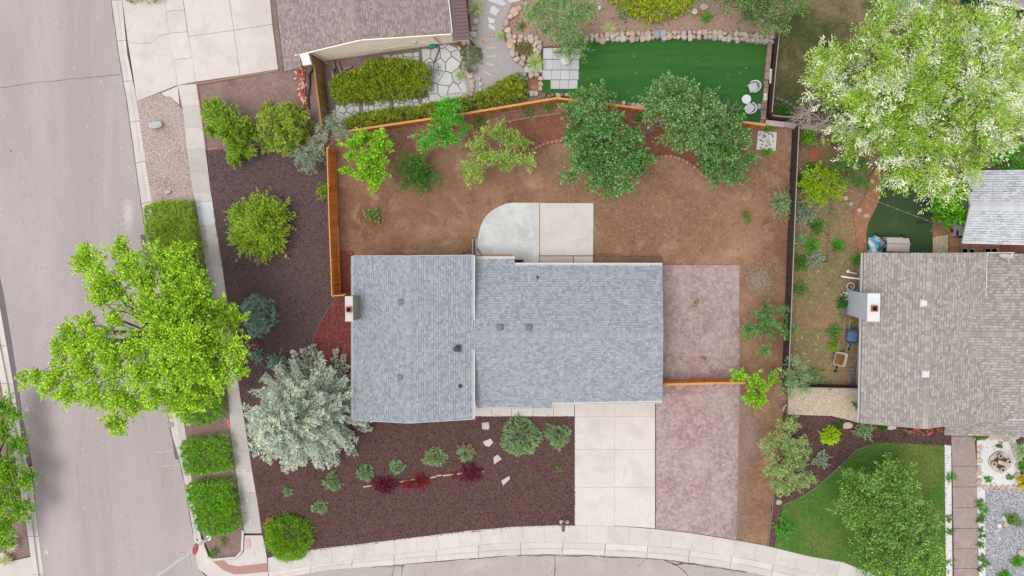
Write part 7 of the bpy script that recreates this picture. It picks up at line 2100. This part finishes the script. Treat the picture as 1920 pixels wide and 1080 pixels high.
mound('golden_evergreen', 'golden green evergreen mound at the top edge above the turf', 'shrub', [(1138, -8), (1160, 14), (1190, 30), (1215, 40), (1245, 34), (1285, 22), (1304, -6), (1280, -40), (1160, -40)], 1.1, L_ygm, M_bark, 80, 12, .16, .05, .5)
mound('low_juniper', 'low dull green juniper between the flagstones and the gravel path', 'shrub', [(868, 92), (886, 84), (900, 92), (903, 115), (898, 132), (888, 139), (876, 132), (866, 120)], .45, mat_leaf('dull_juniper', lc((66, 82, 42), (88, 104, 56), (110, 122, 70), (130, 136, 84)), trans=.12), M_bark, 85, 12, .1, .04, .3, rough=.1)
mound('low_juniper', 'low brownish green juniper inside the rock border by the terrace', 'shrub', [(966, 80), (985, 77), (999, 88), (998, 104), (984, 106), (968, 96)], .4, mat_leaf('brownish_juniper', lc((74, 88, 44), (98, 108, 60), (122, 126, 76), (146, 140, 96)), trans=.12), M_bark, 85, 12, .12, .035, .25)
cl = auto_clumps([(1050, 35, 55, 42), (1070, 78, 32, 26), (1015, 18, 24, 18), (1085, 20, 26, 24)], 25, 2.0, 4.4, .55)
clump_tree('feathery_tree', 'soft grey-green feathery tree over the cream table at the top', 'tree', (1060, 70), cl, mat_leaf('soft_feathery', lc((82, 120, 62), (110, 146, 82), (140, 170, 104), (170, 190, 134)), trans=.25), M_barkp, L=.18, W=.035, dens=95, per=14, tr=.28, trunk_r=.09, up=.3, lift=.0)
cl = auto_clumps([(1428, 5, 82, 38), (1430, 40, 42, 16), (1380, -20, 60, 40)], 27, 2.0, 4.4, .6)
clump_tree('grey_green_tree', 'wide grey-green tree at the top edge above the turf corner', 'tree', (1410, 30), cl, mat_leaf('greyish_leaf', lc((70, 100, 52), (98, 128, 70), (126, 152, 90), (158, 176, 118)), trans=.2), M_bark, L=.14, W=.05, dens=90, per=16, tr=.22, trunk_r=.13, up=.4)
grass_tuft('grass_clump', 'green fountain grass at the top left of the gravel path', 892, 16, 20, .7, 160, L_gblade)
grass_tuft('grass_clump', 'small grass between the stepping stones and the rock border', 939, 67, 12, .4, 90, L_gblade)
grass_tuft('grass_clump', 'pale fountain grass spilling over the terrace pavers', 1004, 118, 22, .6, 190, L_gblade)
grass_tuft('grass_clump', 'dry grass along the stone string left of the gravel path', 862, 142, 13, .4, 110, L_gblade)
shoot_plant('bed_plant', 'dark little shrub inside the sandstone rock border', 'shrub', 976, 50, 10, .3, 26, L_fine, M_bark, nl=16, L=.08, W=.03)
shoot_plant('bed_plant', 'blue-green agave-like plant in the upper gravel bed', 'shrub', 1168, 28, 12, .35, 40, L_greenb, M_bark, nl=10, L=.16, W=.05)
shoot_plant('bed_plant', 'small bright green shrub in the upper gravel bed', 'shrub', 1324, 33, 12, .4, 34, L_feath, M_bark, nl=16, L=.09, W=.04)
grass_tuft('grass_clump', 'dry olive grass in the upper gravel bed behind the feathery tree', 1142, 55, 20, .35, 120, L_straw)
shoot_plant('bed_plant', 'small olive plant in the pink rock ring', 'shrub', 987, 167, 7, .25, 20, L_fine, M_bark, nl=12, L=.08, W=.03)
# weeds below the upper fence
for k, (x, y, r_, lab) in enumerate(((900, 228, 14, 'weeds at the foot of the orange fence right of the feathery tree'), (990, 208, 14, 'weeds at the foot of the orange fence near its bend'), (1030, 202, 10, 'weeds at the bend of the orange fence'), (1200, 222, 12, 'weeds under the orange fence between the big trees'), (1440, 240, 12, 'weeds above the cracked concrete pad'), (1437, 285, 12, 'green weed at the lower edge of the cracked concrete pad'))):
    shoot_plant('weed', lab, 'weed', x, y, r_, .3, 30, L_weed if k != 5 else L_feath, M_bark, nl=16, L=.1, W=.035)
# --- right side strip
cl = auto_clumps([(1436, 608, 46, 40), (1410, 622, 24, 24), (1430, 655, 24, 14)], 23, 1.0, 2.4, .45)
clump_tree('bushy_tree', 'bushy green tree beside the purple parking pad below the bare soil', 'tree', (1425, 600), cl, mat_leaf('mid_green_leaf', lc((52, 98, 44), (80, 128, 60), (108, 154, 78), (140, 178, 102)), trans=.25), M_bark, L=.12, W=.05, dens=110, per=14, tr=.2, trunk_r=.08)
cl = auto_clumps([(1420, 712, 34, 26), (1418, 745, 22, 20), (1385, 702, 14, 10)], 21, .9, 2.2, .4)
clump_tree('lime_tree', 'bright green leafy shrub at the right end of the short orange fence', 'shrub', (1412, 712), cl, L_lime, M_bark, L=.13, W=.085, dens=110, per=12, tr=.2, trunk_r=.05)
cl = auto_clumps([(1490, 690, 22, 26), (1484, 725, 24, 22)], 20, .9, 2.0, .38)
clump_tree('sage_shrub', 'grey-green shrub at the lower end of the dark fence', 'shrub', (1478, 700), cl, L_greenb, M_barkp, L=.13, W=.03, dens=130, per=14, tr=.22, trunk_r=.05, up=.3)
shoot_plant('sage_shrub', 'small grey-green shrub above the cream pebble strip', 'shrub', 1527, 706, 22, .8, 70, L_greenb, M_bark, nl=24, L=.1, W=.03)
cl = auto_clumps([(1478, 840, 40, 34), (1475, 885, 46, 40), (1490, 805, 22, 22)], 24, 1.2, 2.8, .48)
clump_tree('sage_tree', 'soft grey-green tree at the left corner of the front lawn', 'tree', (1470, 850), cl, mat_leaf('soft_sage', lc((84, 110, 60), (116, 140, 80), (146, 166, 102), (178, 190, 132), k=2.5), trans=.2), M_bark, L=.15, W=.035, dens=130, per=14, tr=.24, trunk_r=.08, up=.45)
cl = auto_clumps([(1660, 965, 92, 78), (1640, 905, 46, 36), (1690, 1045, 80, 60), (1590, 925, 38, 26)], 32, 2.0, 4.4, .72, holes=[(1590, 1000, 22, 30)])
clump_tree('lawn_tree', 'large yellow-green tree over the front lawn at the lower right', 'tree', (1640, 935), cl, mat_leaf('lawn_tree_leaf', lc((58, 98, 34), (88, 130, 50), (120, 158, 70), (164, 188, 104), k=2.1), trans=.2), M_barkp, L=.12, W=.07, dens=105, per=16, tr=.22, trunk_r=.14)
dome_plant('lime_globe', 'small vivid lime globe shrub in the front mulch of the taupe house', 'shrub', 1557, 817, 15, .5, mat_leaf('vivid_lime', lc((130, 170, 0), (160, 200, 6), (184, 214, 14), (200, 222, 40)), trans=.25), M_bark, dens=170, per=12, L=.1, W=.045, tr=.1)
cl = auto_clumps([(1540, 348, 36, 28)], 17, .9, 1.8, .42)
clump_tree('lime_tree', 'yellow lime shrub in the side yard right of the dark fence', 'shrub', (1535, 345), cl, mat_leaf('lime_shrub_leaf', lc((96, 130, 12), (126, 158, 16), (152, 182, 28), (178, 200, 44)), trans=.3), M_bark, L=.11, W=.06, dens=130, per=12, tr=.18, trunk_r=.05)
cl = auto_clumps([(1590, 318, 36, 30), (1612, 345, 24, 16)], 17, .6, 1.5, .4)
clump_tree('green_shrub', 'dull green shrub between the lime shrub and the silvery tree', 'shrub', (1585, 318), cl, L_fine, M_bark, L=.1, W=.04, dens=110, per=12, tr=.2, trunk_r=.04)
for lab, x, y, r_, h, m_, n in (('blue-green bush growing through the dark fence', 1468, 380, 30, 1.2, L_greenb, 120), ('pale olive bush leaning on the dark fence', 1508, 402, 32, 1.2, L_olive, 130), ('grey weed bush in the lower side yard', 1527, 487, 20, .6, L_olive, 70), ('bright green weed above the grey weed bush', 1522, 460, 15, .5, L_feath, 60), ('small bright green shrub alone on the side yard soil', 1569, 461, 12, .4, L_feath, 60),
        ('bush in the grey brick arc by the dark fence', 1516, 254, 20, .7, L_lime, 80), ('dark shrub in the corner bed below the patchy lawn', 1468, 205, 20, .5, L_dark, 90), ('deep green bush below the fallen dead shrub', 1580, 258, 22, .6, L_dark, 70), ('blue-green weed patch left of the wire fence', 1497, 448, 14, .4, L_greenb, 40), ('weed in the side yard above the taupe house corner', 1605, 487, 9, .5, L_feath, 36), ('dark shrub above the lime shrub at the dark fence', 1522, 318, 18, .7, L_fine, 60),
        ('weeds around the dark bicycle', 1582, 566, 14, .5, L_dark, 60), ('tuft of weeds left of the blue wheelbarrow', 1562, 622, 16, .25, L_weed, 50), ('yellowish weeds right of the cream wheelbarrow', 1563, 648, 12, .25, L_lime, 40), ('green shrub in the pebble strip at the house wall', 1610, 760, 9, .4, L_feath, 44), ('low weeds by the dark fence in the lower side yard', 1500, 540, 16, .25, L_weed, 44),
        ('dark bush against the dark fence below the string light post', 1505, 340, 20, .8, L_dark, 80), ('green weed thicket between the pale olive bush and the wire fence', 1530, 425, 18, .5, L_fine, 70), ('weed thicket at the dark fence level with the taupe roof corner', 1502, 492, 18, .45, L_fine, 70),         ('olive shrub in the front mulch beside the lawn edging', 1540, 862, 18, .4, L_olive, 50), ('brownish green shrub under the taupe eave', 1620, 805, 20, .5, L_greenb, 60), ('small dark plant left of the flat pink rock', 1577, 797, 8, .25, L_dark, 30), ('dark green shrub left of the grey rock by the roses', 1655, 800, 9, .35, L_dark, 40), ('green ground cover at the left end of the front lawn', 1470, 990, 20, .3, L_feath, 80)):
    shoot_plant('shrub', lab, 'shrub', x, y, r_, h, n, m_, M_bark, nl=26, L=.1, W=.035, el=(10, 85))
cl = auto_clumps([(1785, 385, 34, 40), (1800, 362, 20, 20)], 22, 1.4, 2.8, .45)
clump_tree('broadleaf_tree', 'vivid green leafy tree between the silvery tree and the outbuilding', 'tree', (1775, 395), cl, mat_leaf('vivid_green_leaf', lc((46, 106, 12), (74, 142, 20), (106, 172, 34), (146, 196, 60)), trans=.3), M_bark, L=.15, W=.095, dens=110, per=13, tr=.2, trunk_r=.07)
cl = auto_clumps([(1895, 292, 32, 24), (1925, 300, 26, 20)], 22, 1.2, 2.2, .45)
clump_tree('broadleaf_tree', 'vivid green bush above the silver roof at the right edge', 'shrub', (1885, 300), cl, L_feath, M_bark, L=.14, W=.08, dens=110, per=13, tr=.2, trunk_r=.06)
# roses
for lab, x, y, r_ in (('pink rose bush under the taupe eave', 1706, 803, 15), ('red rose bush next to the pink rose bush', 1735, 806, 11), ('pale rose bush nearest the brown walk', 1760, 803, 7)):
    t = shoot_plant('rose_bush', lab, 'shrub', x, y, r_, .5, 46, L_dark, M_bark, nl=18, L=.08, W=.045)
    lv = Leaves(); b = OFF[t.name]
    for k in range(int(r_ * 1.5)):
        p = np.array(b) + np.array([random.uniform(-1, 1) * r_ / 32, random.uniform(-.7, .7) * r_ / 32, random.uniform(.35, .55)])
        d_ = sphere_dirs(9, .1); lv.add(np.repeat(p[None], 9, 0) + d_ * .02, d_, .07, .06)
    lv.build('blossoms', L_rose, t, .6)
# entry bed by the medallion
mound('entry_shrub', 'leafy green shrub at the top of the brown walk', 'shrub', [(1823, 795), (1845, 792), (1870, 790), (1895, 790), (1890, 805), (1862, 812), (1846, 818), (1836, 828), (1828, 815)], .6, L_fine, M_bark, 90, 11, .14, .08, .25)
grass_tuft('yucca', 'spiky pale green yucca at the right edge by the medallion', 1916, 845, 22, .6, 90, L_greenb, cat='yucca', W=.035)
for lab, x, y, r_, m_ in (('golden shrub at the right edge below the yucca', 1917, 905, 16, L_yel), ('bright green shrub at the right edge between yucca and golden shrub', 1918, 872, 14, L_feath), ('small yellow shrub at the right edge above the yucca', 1917, 806, 10, L_yel),
        ('green clump in the river rock beside the stones', 1896, 973, 11, L_weed), ('green clump at the lower right of the river rock', 1908, 1052, 13, L_feath), ('green clump at the bottom edge of the river rock', 1884, 1079, 11, L_feath), ('grey tuft in the river rock', 1910, 980, 9, L_olive)):
    shoot_plant('shrub', lab, 'shrub', x, y, r_, .35, 50, m_, M_bark, nl=16, L=.1, W=.05)
for k, (x, y, r_) in enumerate(((1838, 943, 9), (1843, 955, 6), (1838, 970, 7), (1836, 976, 4), (1839, 994, 4), (1841, 1006, 3), (1837, 1020, 5), (1840, 1046, 5), (1847, 1056, 6), (1837, 1065, 3), (1782, 894, 8), (1779, 972, 4), (1780, 996, 4), (1851, 897, 5), (1873, 834, 3), (1892, 895, 4))):
    nm = ['largest', 'second', 'third', 'fourth', 'fifth', 'sixth', 'seventh', 'eighth', 'ninth', 'tenth'][k] + ' succulent from the top in the white rock right of the brown walk' if k < 10 else \
        ['green plant spilling onto the brown walk from the left rock strip', 'small plant in the white rock strip left of the brown walk, middle', 'small plant in the white rock strip left of the brown walk, lower', 'star-shaped succulent at the lower left of the medallion', 'tiny succulent above the medallion', 'pale succulent at the lower right of the medallion'][k - 10]
    shoot_plant('succulent', nm, 'succulent', x, y, r_ * 1.1, .12, int(14 + r_ * 3), L_feath if k in (0, 1, 10, 13) else L_fine, M_bark, nl=8, L=.07, W=.045, el=(10, 70), group=None)
# ornamental grass at the left edge
for x, y, r_, lab in ((22, 1018, 22, 'tan ornamental grass at the left edge below the dark maple'), (15, 1048, 16, 'pale ornamental grass clump beside the white rock')):
    grass_tuft('grass_clump', lab, x, y, r_, .7, 260, L_straw)
# dead silvery shrub lying over the wall
def dead_shrub(label, px, py, tx, ty, n, ln):
    b = G(px, py, 0); t = root('dead_shrub', b, label, 'shrub'); wood = MB()
    top = G(tx, ty, 1.9)
    st = [b, b.lerp(top, .5) + Vector((.05, .05, .15)), top]
    wood.tube(st, [.09, .07, .045], 7)
    for k in range(n):
        s = random.uniform(.35, 1); p = b.lerp(top, s) + Vector((.03, .03, .1))
        a = random.uniform(0, 6.28); e = p + Vector((math.cos(a), math.sin(a), random.uniform(.0, .6))) * ln * random.uniform(.5, 1.1)
        pts = limb(wood, p, e, .03, .008, .05, 4, .1)
        for j in range(4):
            q = pts[random.randrange(2, 5)]; a2 = a + random.uniform(-1, 1)
            limb(wood, q, q + Vector((math.cos(a2), math.sin(a2), random.uniform(-.2, .4))) * ln * .45, .011, .004, .05, 3, .15)
    wood.build('branches', mat_plain('bleached_wood', C(214, 196, 184), .9), t)
dead_shrub('bleached dead shrub leaning over the wall by the patchy lawn', 1496, 236, 1520, 206, 34, .85)
dead_shrub('smaller bleached dead shrub right of the larger dead one', 1528, 246, 1550, 226, 20, .7)
q = G(240, 400, -.12)
V, F = leaf_quads(np.stack([q.x + rng.normal(0, .32, 1500) * rng.uniform(.3, 1, 1500), q.y + rng.normal(0, .5, 1500), np.full(1500, -.124)], 1), np.stack([rng.normal(0, 1, 1500), rng.normal(0, 1, 1500), np.zeros(1500)], 1), rng.uniform(.02, .09, 1500), rng.uniform(.02, .06, 1500), 1.0)
tag(np_mesh('spilled_dust', V, F, M_bpaint), 'pale dusty spill on the street above the maple', None, None, 'stuff')
q = G(1425, 525, .06)
V, F = leaf_quads(np.stack([q.x + rng.normal(0, .55, 2600), q.y + rng.normal(0, .7, 2600), np.full(2600, .075)], 1), np.stack([rng.normal(0, 1, 2600), rng.normal(0, 1, 2600), np.zeros(2600)], 1), rng.uniform(.02, .06, 2600), rng.uniform(.02, .04, 2600), 1.0)
tag(np_mesh('spilled_sand', V, F, mat_island('pale_sand', [(0, C(178, 156, 134)), (1, C(212, 196, 178))])), 'pale sand scattered on the bare soil right of the parking pad', None, None, 'stuff')
M_fleck = mat_island('grout_fleck', [(0, C(166, 136, 122)), (1, C(196, 172, 162))])
def flecks(name, label, pts, spread, n, z, mat, size):
    P = np.array([list(G(*p, z)) for p in pts]); k = rng.integers(0, len(pts), n)
    Q = P[k] + np.stack([rng.normal(0, spread[0], n), rng.normal(0, spread[1], n), np.zeros(n)], 1)
    V, F = leaf_quads(Q, np.stack([rng.normal(0, 1, n), rng.normal(0, 1, n), np.zeros(n)], 1), rng.uniform(.3, 1, n) * size, rng.uniform(.2, .7, n) * size, 1.0)
    tag(np_mesh(name, V, F, mat), label, None, None, 'stuff')
flecks('grout_spill', 'pale grout dust spilled beside the purple parking pad', [(1393, 760), (1400, 780), (1408, 800), (1412, 825), (1405, 850), (1396, 880), (1391, 920), (1388, 960), (1386, 990), (1402, 815), (1396, 840)], (.3, .5), 9000, .082, M_fleck, .06)
t = root('driftwood', G(1472, 765), 'bent grey driftwood at the left end of the cream pebble strip', 'driftwood'); mb = MB()
mb.tube([G(1467, 772, .05), G(1470, 764, .12), G(1474, 758, .14), G(1478, 762, .08)], [.05, .07, .05, .03], 6); mb.build('stem', M_barkp, t)

# ------------------------------------------------------------------ loose ground litter: uncountable
def litter(name, label, poly_px, z, n, size, mats, flat=True, asp=.4, hmul=1.0):
    poly = GP(poly_px, z)
    q = poly_sample(poly, n)
    a = rng.uniform(0, 2 * np.pi, n)
    P = np.stack([q[:, 0], q[:, 1], np.full(n, z) + rng.uniform(0, .02, n)], 1)
    D = np.stack([np.cos(a), np.sin(a), rng.normal(0, .25, n)], 1)
    V, F = leaf_quads(P, D, size * rng.uniform(.5, 1.4, n), size * asp * rng.uniform(.6, 1.3, n), .75)
    o = np_mesh(name, V, F, mats)
    return tag(o, label, None, None, 'stuff')
M_chip = mat_island('bark_chip', [(0, C(60, 40, 40)), (.5, C(100, 74, 72)), (.85, C(132, 102, 96)), (1, C(150, 122, 112))])
M_chipd = mat_island('dark_bark_chip', [(0, C(70, 54, 56)), (.5, C(108, 86, 86)), (.85, C(136, 112, 110)), (1, C(158, 134, 128))])
M_chipr = mat_island('red_chip', [(0, C(90, 36, 36)), (.6, C(140, 72, 66)), (1, C(176, 110, 100))])
M_straw = mat_island('dry_straw', [(0, C(150, 116, 88)), (.6, C(176, 142, 112)), (1, C(206, 180, 152))])
M_peb = mat_island('pale_pebble', [(0, C(170, 140, 118)), (.6, C(200, 176, 156)), (1, C(226, 214, 202))])
litter('mulch_chips', 'loose brown bark chips over the front bed', [(478, 880), (700, 790), (886, 779), (1078, 780), (1079, 986), (958, 990), (790, 1008), (600, 1031), (500, 1046)], .052, 26000, .09, M_chip)
litter('mulch_chips', 'loose dark bark chips over the street side bed', [(390, 285), (610, 276), (622, 430), (632, 553), (590, 630), (570, 758), (452, 758), (424, 557), (402, 421)], .053, 20000, .09, M_chipd)
litter('mulch_chips', 'loose red chips beside the chimney', [(640, 475), (662, 475), (662, 640), (580, 668), (605, 597), (634, 556)], .056, 4000, .07, M_chipr)
litter('mulch_chips', 'loose bark chips in the bed beside the front lawn', [(1472, 778), (1620, 789), (1782, 802), (1781, 833), (1640, 829), (1570, 876), (1468, 944), (1455, 900)], .045, 7000, .09, M_chip)
litter('dry_grass', 'dry straw and roots scattered over the bare back yard', [(640, 300), (880, 250), (1250, 330), (1478, 300), (1476, 500), (1390, 500), (1390, 640), (1460, 720), (1440, 1010), (1392, 1000), (1388, 490), (1240, 488), (1120, 488), (1116, 375), (900, 375), (886, 470), (665, 470), (640, 500)], .085, 11000, .16, M_straw, asp=.08)
litter('pebbles', 'pale pebbles scattered over the bare back yard', [(1180, 310), (1330, 320), (1470, 320), (1470, 480), (1250, 480), (1160, 420)], .085, 600, .05, M_peb, asp=.8)
litter('lawn_grass', 'short blades of the front lawn', [(1470, 946), (1500, 933), (1570, 878), (1605, 843), (1640, 830), (1771, 836), (1773, 1100), (1700, 1100), (1581, 1053), (1517, 1042), (1454, 1025)], .05, 45000, .1, mat_leaf('lawn_blade', lc((44, 98, 20), (66, 122, 30), (92, 144, 44), (130, 160, 70), k=1.5), patch=(.3, .48, .62, lc((90, 110, 40), (120, 130, 60), (150, 150, 84), (170, 164, 104), k=1.4)), trans=.3), asp=.22)
litter('patchy_grass', 'patchy grass blades of the upper right yard', [(1456, 60), (1500, -20), (1600, -20), (1640, 230), (1445, 210)], .04, 14000, .09, mat_leaf('patchy_blade', lc((54, 80, 28), (76, 98, 40), (120, 116, 70), (160, 140, 100), k=1.15), trans=.2), asp=.2)
litter('side_yard_weeds', 'low weeds spread over the side yard soil', [(1500, 290), (1560, 300), (1600, 420), (1612, 480), (1605, 640), (1570, 720), (1485, 715), (1485, 430)], .05, 5000, .09, L_weed, asp=.35)
